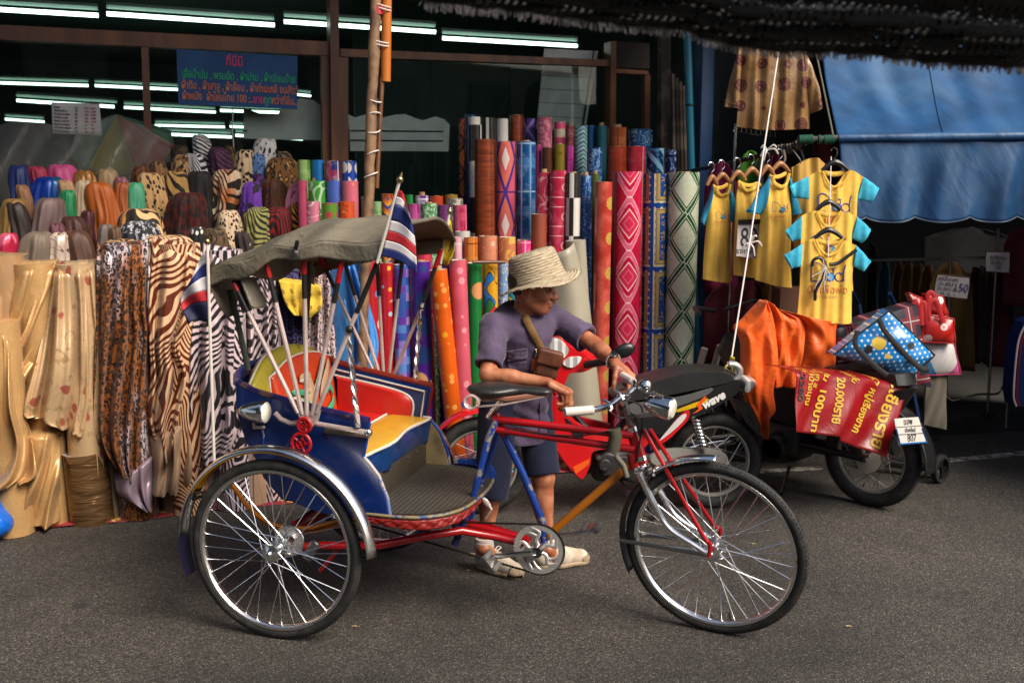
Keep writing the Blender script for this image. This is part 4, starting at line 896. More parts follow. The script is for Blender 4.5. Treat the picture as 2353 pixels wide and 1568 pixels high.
for a in [(52, 203, 1015, s_('navy', '12296a'), 'navy blue satin bolt, leftmost of the top row'), (188, 302, 1022, s_('rose_red', 'b02c50'), 'rose red satin bolt between navy and pink'), (298, 472, 1010, s_('pink', 'd0508c'), 'bright pink satin bolt in the top row'),
          (455, 592, 1045, sat('gold_brocade', flo(hx('8a5a28'), hx('b88a48'), hx('5a3414'), 18, .3)), 'gold brocade bolt right of the pink satin'), (588, 717, 1040, s_('champagne', 'b0906a'), 'champagne satin bolt twisted at the top'), (713, 792, 1085, s_('mauve_pink', 'a06070'), 'mauve pink satin bolt next to the leopard bolts'),
          (105, 187, 1135, s_('tan', '9a6a44'), 'small tan satin bolt in front of the navy one'), (180, 362, 1085, sat('blue_teal_velvet', lambda g: g.mix(g.noise(3, V2(g), 2.0).ss(.4, .6), hx('0c2f86'), hx('0f4f6c'))), 'royal blue velvet bolt with teal edge'), (358, 457, 1105, s_('peach_tan', 'b8906a'), 'peach tan satin bolt behind the emerald one'),
          (452, 552, 1105, s_('cream', 'c8b090'), 'tall cream satin bolt left of the orange ones'), (546, 716, 1118, s_('orange', 'c06018'), 'wide burnt orange satin bolt'), (704, 788, 1122, s_('amber', 'b0581c'), 'narrow amber orange satin bolt right of the wide one'), (755, 872, 1120, s_('mint', '4fae84'), 'mint green satin bolt'),
          (364, 457, 1166, s_('emerald', '0f8a52'), 'emerald green satin bolt'), (-20, 132, 1220, s_('old_gold', '9a7438'), 'old gold satin scarf bolt knotted at the picture edge'), (60, 190, 1240, s_('very_dark_brown', '2c1a12'), 'very dark brown bolt behind the old gold one'), (183, 368, 1215, s_('mauve_grey', '7a6260'), 'mauve grey satin bolt below the navy ones'),  # the bolt behind the old gold one is a very dark brown satin
          (310, 402, 1368, s_('plum', '6a3440'), 'small plum satin bolt below the mauve grey one'), (398, 572, 1326, s_('chocolate', '4a261a'), 'chocolate brown satin bolt below the emerald one'), (488, 572, 1290, s_('maroon', '4a1218'), 'maroon satin bolt behind the chocolate one'),
          (-30, 92, 1430, sat('pink_heart_satin', flo(hx('b01c40'), hx('d8607a'), hx('e08898'), 6, .4)), 'crimson satin bolt with pink hearts at the picture edge'), (84, 280, 1422, s_('taupe', '8a7868'), 'taupe satin bolt with soft folds'), (286, 412, 1426, sat('white_scroll', swirl(hx('c8b4a4'), hx('4a2a2c'), 5.0, .08)), 'white satin bolt with dark scroll print'),
          (413, 573, 1411, s_('coffee', '5a3826'), 'coffee brown satin bolt in front of the chocolate one'), (588, 682, 1376, s_('grey_taupe', '6f625c'), 'grey taupe satin bolt beside the tiger bolts'), (668, 740, 1392, s_('bronze', '6a4a30'), 'small bronze satin bolt beside the tiger bolts'),
          (788, 897, 1020, vel('leopard_brown', leo(hx('6a3c20'), hx('4a2412'), (.01, .008, .006), 24)), 'reddish brown leopard bolt next to the pink satins'), (908, 1032, 985, vel('leopard_tan', L1), 'tan leopard bolt below the mullion'), (868, 1017, 1060, vel('cheetah_tan', che(hx('b08a5c'), (.018, .013, .01), 24, .38)), 'tall tan bolt with solid black cheetah spots'),
          (1028, 1152, 950, vel('leopard_gold', L2), 'gold leopard bolt left of the zebra bolts'), (1035, 1142, 892, vel('leopard_dark', leo(hx('4a3a2c'), hx('2c2018'), (.01, .009, .008), 30)), 'small dark leopard bolt behind the gold leopard one'), (1018, 1152, 1050, vel('tiger_tan', zeb(hx('a07a44'), (.014, .01, .008), 95, .05, .25)), 'tan tiger stripe bolt right of the cheetah one'),
          (1193, 1308, 828, vel('zebra_a', zeb((.55, .53, .52), (.012, .012, .014), 130, .05, .1)), 'tall pointed zebra bolt under the tube lamps'), (1148, 1282, 942, vel('zebra_b', zeb((.50, .49, .50), (.012, .012, .016), 110, .06, .1)), 'zebra bolt in front of the tall pointed one'), (1144, 1288, 1050, vel('black_plush', plain((.016, .014, .013))), 'plain black plush bolt'),
          (1293, 1433, 905, vel('purple_zebra', zeb(hx('5a2c4c'), (.018, .01, .018), 120, .05, .0)), 'dark purple tiger bolt'), (1388, 1452, 896, vel('leopard_olive', leo(hx('6a5030'), hx('3a2818'), (.01, .009, .008), 30)), 'small olive leopard bolt behind the purple tiger one'), (1278, 1462, 1040, vel('tiger_white', zeb(hx('b05c20'), (.02, .012, .008), 75, .08, .2, tint=hx('d8c4a8'))), 'orange and white tiger fur bolt'),
          (1433, 1547, 920, vel('cheetah_cream', che(hx('c8ac88'), (.016, .012, .01), 22, .40, .9)), 'tall cream bolt with large black cheetah spots'), (1528, 1672, 850, vel('cheetah_white', che((.58, .56, .53), (.016, .014, .014), 24, .32, .7)), 'white cheetah bolt, highest near the window'), (1540, 1617, 945, vel('blue_spot', che(hx('5a78a8'), (.016, .02, .04), 30, .36)), 'blue bolt with dark spots'),
          (1618, 1812, 966, vel('tiger_leopard', leo(hx('7a5024'), hx('b0824c'), (.012, .009, .007), 20)), 'wide brown tiger leopard bolt near the wooden jamb'), (1700, 1800, 930, vel('zebra_brown', zeb(hx('6a5844'), (.014, .011, .01), 120, .06, .1)), 'brown zebra bolt behind the wide tiger leopard one'), (1463, 1593, 1115, vel('purple_cow', blot(hx('6a3aa0'), (.016, .012, .02), 13, .53)), 'purple bolt with black cow patches'),
          (1558, 1622, 1066, vel('purple_swirl', zeb(hx('4a2464'), (.014, .01, .018), 110, .1)), 'small purple tiger bolt behind the cow patch one'), (1588, 1742, 1100, vel('brown_snake', zeb(hx('5a2e18'), (.02, .012, .008), 150, .12, -.1)), 'rust brown snakeskin bolt'), (1743, 1882, 1120, vel('pink_cheetah', che(hx('e08aa0'), hx('a81c4c'), 24, .34, .8)), 'pink cheetah bolt with crimson spots'),
          (1028, 1248, 1180, vel('red_leopard', leo(hx('4a120e'), hx('2c0a08'), (.008, .006, .006), 18)), 'wide dark red leopard bolt'), (718, 1022, 1280, vel('tiger_orange', zeb(hx('a8681e'), (.014, .01, .007), 62, .09, .25, tint=hx('c8a878'))), 'wide orange tiger bolt below the cheetah one'), (738, 972, 1356, vel('grey_blotch', blot((.42, .42, .46), (.016, .016, .022), 34, .46)), 'black and white crackle print bolt'),
          (1323, 1478, 1290, vel('cheetah_pale', che(hx('c8ae90'), (.016, .012, .01), 30, .36, .9)), 'pale cheetah bolt just behind the canopy'), (1478, 1633, 1270, vel('olive_tiger', zeb(hx('8f8c50'), (.016, .015, .01), 120, .06, .15)), 'olive tiger stripe bolt behind the canopy'), (1638, 1788, 1270, vel('red_tiger', zeb(hx('7a0f16'), (.012, .007, .007), 100, .07, -.05)), 'dark red tiger stripe bolt behind the canopy'),
          (1788, 1922, 1250, vel('yellow_tiger', zeb(hx('b0761c'), (.014, .01, .007), 60, .14, .0)), 'yellow and black tiger bolt behind the canopy'), (1153, 1258, 1390, vel('white_dot_black', dots((.014, .013, .013), (.6, .57, .55), 30, .32, .6)), 'black bolt with white polka dots'), (1248, 1402, 1400, vel('leopard_small', leo(hx('5a4630'), hx('3a2a1a'), (.01, .008, .007), 34)), 'small dark leopard bolt beside the polka dot one'),
          (1450, 1560, 1420, vel('dark_print', blot((.03, .02, .02), (.4, .36, .34), 8, .62)), 'black bolt with pale patch behind the canopy rear'), (588, 802, 1466, vel('tiger_fawn', zeb(hx('a07a50'), (.016, .012, .01), 60, .1, .3)), 'fawn tiger bolt above the long leopard drape'), (748, 902, 1516, vel('snow_cheetah', che((.6, .58, .58), (.014, .013, .015), 30, .36)), 'black and white cheetah bolt above the long leopard drape'),
          (930, 1260, 1440, vel('tiger_brown_top', zeb(hx('c8a884'), hx('5a2410'), 70, .08, .1)), 'brown tiger bolt top above the brown zebra drape')]:
 bolt(*a)
# -- long draped cloths in front (picture outlines of both edges, real folds)
def drape(name, L, Rr, d, m, lab, folds=5, amp=.035, bulge=.07, cat='fabric', hem=None, topback=.12, nu=60, nv=70, tw=0.0, seed=0, rollr=None, sharp=.75, group='long cloths hanging in front of the display'):
 L = smooth_pts([(x, y, 0) for x, y in L], 6); Rr = smooth_pts([(x, y, 0) for x, y in Rr], 6); r = random.Random(seed + len(lab)); ph = [r.uniform(0, 6.28) for _ in range(6)]
 def fn(u, v):
  x = u + .05 * math.sin(u * 9 + ph[3]) + .06 * math.sin(v * 4 + ph[5]) * u * (1 - u) * 4 + tw * v; q = pl(L, v).lerp(pl(Rr, v), u)
  f = math.sin(x * folds * 6.283 + ph[0] + .7 * math.sin(v * 3 + ph[1])) + .5 * math.sin(x * folds * 2.1 * 6.283 + ph[2] + v * 1.3) + .35 * math.sin(v * 9 + x * 4 + ph[4])
  f = math.copysign(abs(f) ** sharp, f); off = -bulge * math.sin(math.pi * min(1, max(0, u))) ** .7 - amp * 1.35 * f * min(1, .2 + v * 1.6); back = topback * max(0, 1 - v / .09) ** 2
  return wp(q.x, q.y, d) + WN * (off + back) + Vector((0, 0, .0))
 P0 = wp(pl(L, 0).x, pl(L, 0).y, d); P1 = wp(pl(Rr, 0).x, pl(Rr, 0).y, d); w = max((P1 - P0).length, .25) * 1.25; H = sum((wp(pl(L, i / 20).x, pl(L, i / 20).y, d) - wp(pl(L, (i - 1) / 20).x, pl(L, (i - 1) / 20).y, d)).length for i in range(1, 21))
 bx = (pl(L, 1).x + pl(Rr, 1).x) / 2; base = zfind((pl(L, 0).x + pl(Rr, 0).x) / 2, d, 0)
 T = thing(name, lab, cat, base, group=group); b = MB(); b.grid(fn, nu, nv, lambda u, v: (u * w, -v * H)); o = b.build('draped_cloth', m, T, ang=0, solid=.002)
 top = wp((pl(L, 0).x + pl(Rr, 0).x) / 2, (pl(L, 0).y + pl(Rr, 0).y) / 2 + 6, d + .03); rr = rollr or min(.1, w * .3)
 if rollr != 0: b = MB(); b.tube([Vector((top.x, top.y, .004)), top], rr, 18); b.build('roll', m, T, ang=60)
 return T
s_gold = sat('gold_damask', flo(hx('c89e68'), hx('d0aa78'), hx('bc9058'), 90, .4), rough=.32, metal=.3)
s_rose = sat('rose_satin', flo(hx('c8a880'), hx('a04038'), hx('9a8058'), 8.5, .26), rough=.28)
v_leo = vel('leopard_drape', leo(hx('c8b8b4'), hx('7a4420'), (.012, .01, .01), 27), .55)
def c_leo(g):
 p = V2(g, 1, .85, .03, 16); d = g.vor(50, p); u, v = g.uv(); k = (g.noise(2.4, g.vec(u * 3.0, v * .8, 1.0), 1.5)).ss(.56, .66); n = g.noise(80, p, 1.0)
 c = g.mix(k, hx('8a5024'), hx('c0b4ba')); c = g.mix(d.ss(.36, .26) * .7, c, hx('4a240e')); return g.mix(d.ss(.58, .5) * d.ss(.22, .32) * n.ss(.35, .45), c, (.012, .01, .01))
v_leo = vel('leopard_banded_drape', c_leo, .5)
v_bz = vel('brown_zebra_drape', zeb(hx('d0aa84'), hx('5c220c'), 66, .085, -.02, diag=.5), .5); v_zb = vel('black_zebra_drape', zeb(hx('c8b4b8'), (.014, .012, .016), 62, .085, .0, diag=.5), .5)
v_be = sat('beige_satin', hx('b8926a')); v_be2 = vel('beige_cotton', plain(hx('a8886c'))); v_lace = sat('lilac_lace', che(hx('a892a4'), hx('8a748c'), 40, .34)); v_gsat = mat('bronze_satin_roll', plain(hx('8a6844'), .3), .24, metal=.5, bump=lambda g: g.noise(7, V2(g, .5, 2.6), 3.0, dist=.8), bstr=.8, bdist=.03)
drape('draped_fabric', [(-45, 575), (-50, 900), (-40, 1020)], [(60, 585), (30, 640), (70, 1085)], .10, v_be, 'beige satin cloth hanging at the picture edge', 1.6, .03, .08, tw=.5, sharp=1.2)
drape('draped_fabric', [(25, 600), (22, 740), (0, 830), (20, 920)], [(130, 598), (118, 700), (98, 800), (52, 915)], .06, s_gold, 'pale gold damask cloth folded diagonally', 2.0, .034, .06, tw=.7, sharp=1.1)
drape('draped_fabric', [(-30, 700), (-25, 900), (0, 1000), (-40, 1120)], [(25, 760), (48, 920), (88, 1070), (62, 1100)], -.06, s_gold, 'gold damask cloth sweeping forward over the gold roll', 1.7, .036, .08, seed=5, tw=.6, sharp=1.2)
drape('draped_fabric', [(128, 602), (112, 700), (84, 830), (52, 940), (75, 945)], [(218, 598), (221, 750), (218, 900), (200, 985), (190, 1000)], .0, s_rose, 'shiny beige satin cloth printed with red roses', 2.4, .038, .08, tw=-.35, sharp=1.0)
drape('draped_fabric', [(175, 600), (200, 700), (205, 800)], [(226, 596), (226, 700), (224, 840)], .08, sat('pale_green_floral', flo(hx('a89a78'), hx('8a3c38'), hx('6a7048'), 8, .2)), 'pale satin strip beside the rose cloth', 1, .02, .05)
drape('draped_fabric', [(222, 560), (220, 760), (214, 940), (226, 1010), (262, 1060)], [(344, 552), (338, 700), (345, 760), (336, 900), (318, 1110)], .0, v_leo, 'long leopard print cloth with white bands', 4, .032, .09)
drape('draped_fabric', [(352, 548), (340, 700), (345, 860), (338, 960), (375, 1062)], [(462, 560), (458, 720), (428, 790), (450, 870), (392, 1040)], -.02, v_bz, 'long brown and cream zebra cloth', 3, .028, .09)
drape('draped_fabric', [(470, 560), (436, 760), (432, 950), (440, 1040), (462, 1080)], [(560, 575), (558, 800), (556, 900), (558, 980), (520, 1055)], -.02, v_zb, 'long black and pale pink zebra cloth behind the trishaw rear', 3, .028, .09)
drape('draped_fabric', [(555, 600), (552, 760), (555, 900)], [(642, 596), (640, 760), (638, 880)], .08, v_zb, 'second black zebra cloth seen through the canopy struts', 3, .03, .08, seed=3)
drape('draped_fabric', [(640, 610), (645, 760), (640, 880)], [(700, 610), (705, 760), (700, 880)], .12, vel('violet_tiger_drape', zeb(hx('4a4478'), (.012, .01, .018), 110, .08, .1), .5), 'violet tiger cloth behind the canopy struts', 3, .03, .06)
drape('draped_fabric', [(640, 640), (652, 690), (672, 722)], [(735, 650), (738, 700), (716, 730)], -.05, vel('yellow_printed_cloth', dots(hx('c8a838'), hx('8a6a20'), 14, .2), .8), 'short yellow cloth hanging under the canopy', 1.5, .02, .005, rollr=0)
drape('draped_fabric', [(690, 600), (692, 760), (695, 860)], [(772, 596), (782, 740), (795, 850)], .06, vel('small_cheetah_drape', che(hx('c0a8a8'), (.014, .012, .014), 52, .42), .5), 'black and pale small spot cheetah cloth', 3, .03, .08)
drape('draped_fabric', [(772, 592), (775, 720), (790, 850)], [(815, 590), (850, 700), (868, 790), (850, 868)], -.02, sat('light_blue_satin', hx('4a90d8'), rough=.3), 'light blue satin cloth behind the canopy struts', 2.5, .035, .08)
def lroll(x0, x1, y, d, m, lab): roll(x0, x1, y, d, m, lab, core=True, group='fabric rolls standing on the mat')
drape('draped_fabric', [(56, 985), (50, 1090), (46, 1202)], [(136, 975), (140, 1080), (138, 1196)], .0, s_gold, 'gold damask cloth wrapped round a roll on the mat, leftmost', 1.6, .022, .09, tw=.5, sharp=1.2, rollr=.05)
drape('draped_fabric', [(-30, 1060), (-34, 1130), (-36, 1215)], [(50, 1062), (56, 1140), (60, 1210)], .05, s_gold, 'gold damask cloth wrapped round a roll beside the blue bag', 1.6, .022, .08, tw=-.5, sharp=1.2, rollr=.05, seed=4)
lroll(144, 246, 1035, .04, v_gsat, 'glossy bronze satin fabric roll on the mat')
lroll(282, 356, 945, .06, v_lace, 'pale lilac lace fabric roll on the mat')
lroll(244, 288, 1060, .12, v_be2, 'narrow tan fabric roll behind the lace one')
lroll(352, 440, 905, .08, v_be2, 'beige cotton fabric roll below the brown zebra cloth')
lroll(438, 520, 930, .10, sat('white_pink_satin', hx('c8a8b4')), 'pinkish white fabric roll behind the trishaw wheel')
lroll(520, 620, 930, .10, v_be2, 'tan fabric roll behind the trishaw body')
drape('loose_hem', [(345, 1000), (350, 1080), (346, 1132)], [(430, 960), (440, 1060), (436, 1125)], -.06, v_be2, 'loose beige cotton hem over the beige roll', 2.5, .03, .06, rollr=0)
drape('loose_hem', [(262, 1100), (275, 1140), (330, 1165)], [(350, 1040), (352, 1100), (350, 1170)], -.04, sat('pale_lilac_satin', hx('b8a4b4')), 'pale lilac hem crumpled over the lace roll', 2, .02, .05, rollr=0)
D = SDF((-3.1, 4.05, -.02), (-2.0, 5.1, .7), .012); p = gr(-62, 1235)
D.ell((p.x, p.y, .17), (.17, .2, .20), k=.05); D.ell((p.x - .12, p.y + .02, .26), (.16, .17, .19), k=.06); D.ell((p.x + .02, p.y - .02, .09), (.2, .2, .10), k=.05); D.half((0, 0, .004), (0, 0, -1))
D.warp(lambda X, Y, Z: .010 * fbm(X * 30, Y * 30, Z * 18, 4, 3))
D.build('blue_plastic_bag', mat('blue_plastic', hx('0f62c8'), .32, bump=lambda g: g.noise(14, detail=3.0, dist=1.2), bstr=.6, bdist=.02), label='bulging bright blue plastic bag cut by the picture edge', cat='bag', base=(p.x, p.y, 0))
# ================================================================ CLOTHES STALL
class Pln:                                  # an upright sheet plane standing at depth Y where the picture shows px, turned by yaw
 def __init__(s, px, py, Y, yaw=0.0, lean=0.0):
  s.c = at(px, py, Y); s.n = Vector((math.sin(yaw), -math.cos(yaw), lean)).normalized()
 def p(s, x, y, off=0.0):
  r = ray(x, y); t = (s.c - CAM).dot(s.n) / r.dot(s.n); return CAM + r * t + s.n * off
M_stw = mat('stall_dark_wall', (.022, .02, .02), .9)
M_chr = mat('chrome', (.62, .61, .6), .16, metal=1.0, var=.05)
M_steel = mat('dull_steel', (.32, .31, .30), .35, metal=1.0, var=.15)
M_blk = mat('black_plastic', (.012, .012, .013), .35, var=.1)
M_hang = mat('hanger_wood', wood_(hx('8a5a34'), hx('a9784c')), .45)
M_y = mat('yellow_jersey', lambda g: g.mix(g.noise(30, detail=2.0).ss(.3, .7), hx('deb248'), hx('e6bc54')), .95, sheen=0, bump=lambda g: g.noise(14, detail=3.0), bstr=.25, bdist=.01, var=.05)
M_c = mat('cyan_jersey', lambda g: g.mix(g.noise(30, detail=2.0).ss(.3, .7), hx('35a8c8'), hx('48b8d4')), .95, sheen=0, bump=lambda g: g.noise(14, detail=3.0), bstr=.25, bdist=.01, var=.05)
M_c2 = mat('teal_jersey', hx('0f7fa4'), .85, sheen=.2)
M_navyp = mat('navy_print', hx('1c2a8c'), .6); M_cyp = mat('cyan_print', hx('3aa0d8'), .6); M_orp = mat('orange_outline_print', hx('c8783c'), .7); M_palep = mat('pale_print', hx('c8a070'), .7)
stall = thing('clothes_stall', 'dim clothes stall room under the blue awning', 'shop', (2.9, 7.4, 0))
def sbox(name, a, c, m, bev=0): b = MB(); a, c = Vector(a), Vector(c); b.box((a + c) / 2, c - a, bev=bev); return b.build(name, m, stall)
cr = wl(UR + .25, 1.2)
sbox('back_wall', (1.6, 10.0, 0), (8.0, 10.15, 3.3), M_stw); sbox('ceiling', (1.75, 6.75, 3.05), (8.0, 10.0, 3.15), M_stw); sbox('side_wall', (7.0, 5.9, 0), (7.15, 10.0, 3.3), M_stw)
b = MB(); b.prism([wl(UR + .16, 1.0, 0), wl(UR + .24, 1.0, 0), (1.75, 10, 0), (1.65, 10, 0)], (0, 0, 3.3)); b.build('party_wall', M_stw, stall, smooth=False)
b = MB(); b.grid(lambda u, v: Vector((3.9 + .03 * math.sin(u * 30), lerp(4.5, 7.2, u), 2.7 * v)), 40, 4); b.build('side_curtain', M_stw, stall, solid=.004)  # unseen curtain added to keep the sun off the stall floor
M_conc = mat('old_concrete', lambda g: g.mix(g.noise(4, detail=6.0).ss(.35, .7), (.014, .013, .011), (.028, .026, .023)), .9, bump=lambda g: g.noise(25, detail=5.0), bstr=.4)
st = MB(); p0, p1 = gr(2165, 1000), gr(2420, 985); dirn = (p1 - p0).normalized(); nn = Vector((-dirn.y, dirn.x, 0)); p0 = p0 - dirn * 1.1; p1 = p1 + dirn * 2
st.prism([p0, p1, p1 + nn * 2.6, p0 + nn * 2.6], (0, 0, .13)); tag(st.build('stall_step', M_conc, smooth=False), kind='structure')
# -- blue awning
aw = thing('awning', 'blue tarpaulin awning with scalloped valance above the bags', 'awning', at(2120, 318, 6.0))
M_tarp = mat('blue_tarpaulin', lambda g: g.mix(g.noise(1.6, detail=6.0, rough=.6).ss(.45, .75) * .35, g.mix(g.noise(5, detail=4.0).ss(.3, .7), hx('174068'), hx('1e4e7c')), hx('5a7890')), .5, spec=.5, bump=lambda g: g.noise(5, g.vec(g.sep(g.obvec())[0] * 2.2 + g.sep(g.obvec())[2] * 1.2, g.sep(g.obvec())[1] * .6, g.sep(g.obvec())[2] * .7), 3.0, dist=.6), bstr=.2, bdist=.03, var=.12, vscale=3.0)
YA = 5.95
def aw_up(u, v):      # sloping sheet, u along, v up and back
 px = lerp(1925, 2480, u); P0 = at(px, 318, YA - .12 * u); top = at(lerp(1884, 2480, u), 40, 7.0); q = P0.lerp(top, v)
 f = math.sin(u * 30 + v * 4.5) * .6 + math.sin(u * 49 + v * 7 + 1) * .3 + math.sin(u * 13 + v * 5); return q + Vector((0, -.35, .8)) * (.020 * f * math.sin(math.pi * min(1, v * 1.1 + .05)) - .10 * math.sin(math.pi * v))
b = MB(); b.grid(aw_up, 120, 36); b.build('canopy_sheet', M_tarp, aw, solid=.002, ang=0)
SCB = [(1925, 470), (1945, 500), (1975, 512), (2005, 500), (2040, 505), (2085, 515), (2130, 500), (2165, 505), (2200, 503), (2240, 495), (2300, 503), (2352, 500), (2420, 505), (2500, 498)]
def scal(px):
 k = ((px - 1985) / 117.0) % 1.0; return 498 + 13 * math.sin(math.pi * k) ** .7 - (px - 1985) * .004
def aw_dn(u, v):
 px = lerp(1928, 2500, u); y = lerp(322, scal(px), v); f = math.sin(u * 30 + 1) * .6 + math.sin(u * 47 + v * 3) * .4 + .5 * math.sin(u * 12 + v * 2)
 return at(px, y, YA - .12 * u) + Vector((0, -.03 * f * (v ** .7) - .03 * v, 0)) + Vector((0, -.012 * math.sin(v * 9 + u * 70) * v * (1 - v), 0))
b = MB(); b.grid(aw_dn, 140, 24); b.build('valance', M_tarp, aw, solid=.002, ang=0)
b = MB(); b.tube([aw_dn(i / 140, 1.0) for i in range(141)], .0045, 5); b.build('hem', mat('grey_hem_tape', hx('5a6a7c'), .6), aw)
b = MB(); b.tube([at(lerp(1926, 2490, i / 30), 318 - .013 * (i * 19), YA - .12 * i / 30) + Vector((0, -.004 * math.sin(i), 0)) for i in range(31)], .026, 12); b.build('pole_sleeve', M_tarp, aw)
rope_g = mat('green_rope', hx('1f5a48'), .8)
b = MB(); b.tube([at(1832, 322, YA + .02), at(1930, 317, YA)], .018, 10); b.build('pole_end', M_rust, aw)
for x0, n in ((1836, 9), (1880, 2), (1893, 7)):
 for k in range(n):
  c = at(x0 + k * 3.6, 321 - k * .15, YA + .01); b = MB(); b.tube([c + Vector((0, math.cos(i * .6283) * .024, math.sin(i * .6283) * .024)) for i in range(10)], .0046, 5, closed=True); b.build('rope_turn', rope_g, aw)
for k in (2140,):
 b = MB(); b.tube([aw_up(.40 + .04 * (1 - i / 20), i / 20) + Vector((0, -.004, .002)) for i in range(21)], .003, 4); b.build('seam', M_tarp, aw)
# -- rail, poles, ropes
b = MB(); r0, r1 = wp(1560, 398, 1.0), at(1850, 332, YA + .05); b.tube([r0, r0.lerp(r1, .5) + Vector((0, 0, -.01)), r1], .014, 8); b.build('garment_rail', M_blk, label='black garment rail carrying the yellow shirts', cat='rail')
wrap = thing('cloth_wrapping', 'knotted dark and white cloth strips around the rail end', 'cloth', at(1820, 345, 5.98)); M_rag = mat('grey_rag', hx('6a6258'), .9)
for k in range(10):
 c = r0.lerp(r1, .80 + k * .02); b = MB(); b.tube([c + Vector((math.cos(i * .8) * .004, math.cos(i * .6283) * .026, math.sin(i * .6283) * .026 + .004 * math.sin(k))) for i in range(10)], .008, 5, closed=True); b.build('strip', M_rag if k % 3 else M_blk, wrap)
for k, (x, y) in enumerate([(1795, 380), (1830, 385), (1842, 395)]):
 b = MB(); b.tube(smooth_pts([at(1800 + k * 20, 345, 5.97), at(x + 8, y - 14, 5.95), at(x, y, 5.95)], 4), .007, 5); b.build('loose_end', M_rag if k == 0 else M_blk, wrap)
sp = thing('display_pole', 'thin chrome display pole behind the yellow shirts', 'pole', gr(1686, 1070)); b = MB(); pt = at(1690, 285, 6.3); b.tube([Vector((pt.x, pt.y, .06)), pt], .008, 8); b.build('tube', M_chr, sp)
b = MB(); b.tube([at(1686, 300, 6.3), at(1790, 318, 6.9)], .006, 6); b.build('arm', M_chr, sp)
for k in range(9): c = at(1692 + k * 11, 300 + k * 2.0, 6.3 + .06 * k); b = MB(); b.tube([c, c + Vector((0, -.01, .03))], .003, 5); b.build('peg', M_chr, sp)
b = MB(); b.box((pt.x, pt.y, .03), (.3, .3, .06), bev=.01); b.build('base', M_blk, sp)
rp = thing('white_rope', 'white nylon rope stretched diagonally down to the motorcycle seat', 'rope', at(1680, 838, 5.25))
A_, B_ = at(1797, 60, 5.9), at(1678, 836, 5.22); b = MB(); b.tube([A_.lerp(B_, i / 20) + Vector((0, 0, -.02 * math.sin(math.pi * i / 20))) for i in range(21)], .0048, 6); b.build('line', M_str, rp)
def knot(c, m, parent, n=5, s=.03, seed=1):
 r = random.Random(seed)
 for k in range(n):
  a = r.uniform(0, 6.28); e = c + Vector((math.cos(a) * s * r.uniform(.6, 1.3), -.012, math.sin(a) * s * r.uniform(.6, 1.3) - .3 * s)); b = MB(); b.tube(smooth_pts([c, c.lerp(e, .6) + Vector((0, -.01, .4 * s)), e], 4), [.005] * 8 + [.003], 5); b.build('loop', m, parent)
knot(at(1762, 345, 5.75), M_str, rp, 5, .05, 2); knot(at(1722, 560, 5.5), M_str, rp, 6, .055, 3)
M_yt = mat('yellow_ribbon', hx('b8a838'), .5); knot(at(1676, 835, 5.2), M_yt, rp, 8, .055, 4)
b = MB(); b.tube([at(1868, 90, 6.3), at(1914, 312, 6.0)], .005, 5); b.build('cord', mat('grey_cord', hx('6a6a5c'), .8), label='grey cord running up from the awning pole end', cat='cord')
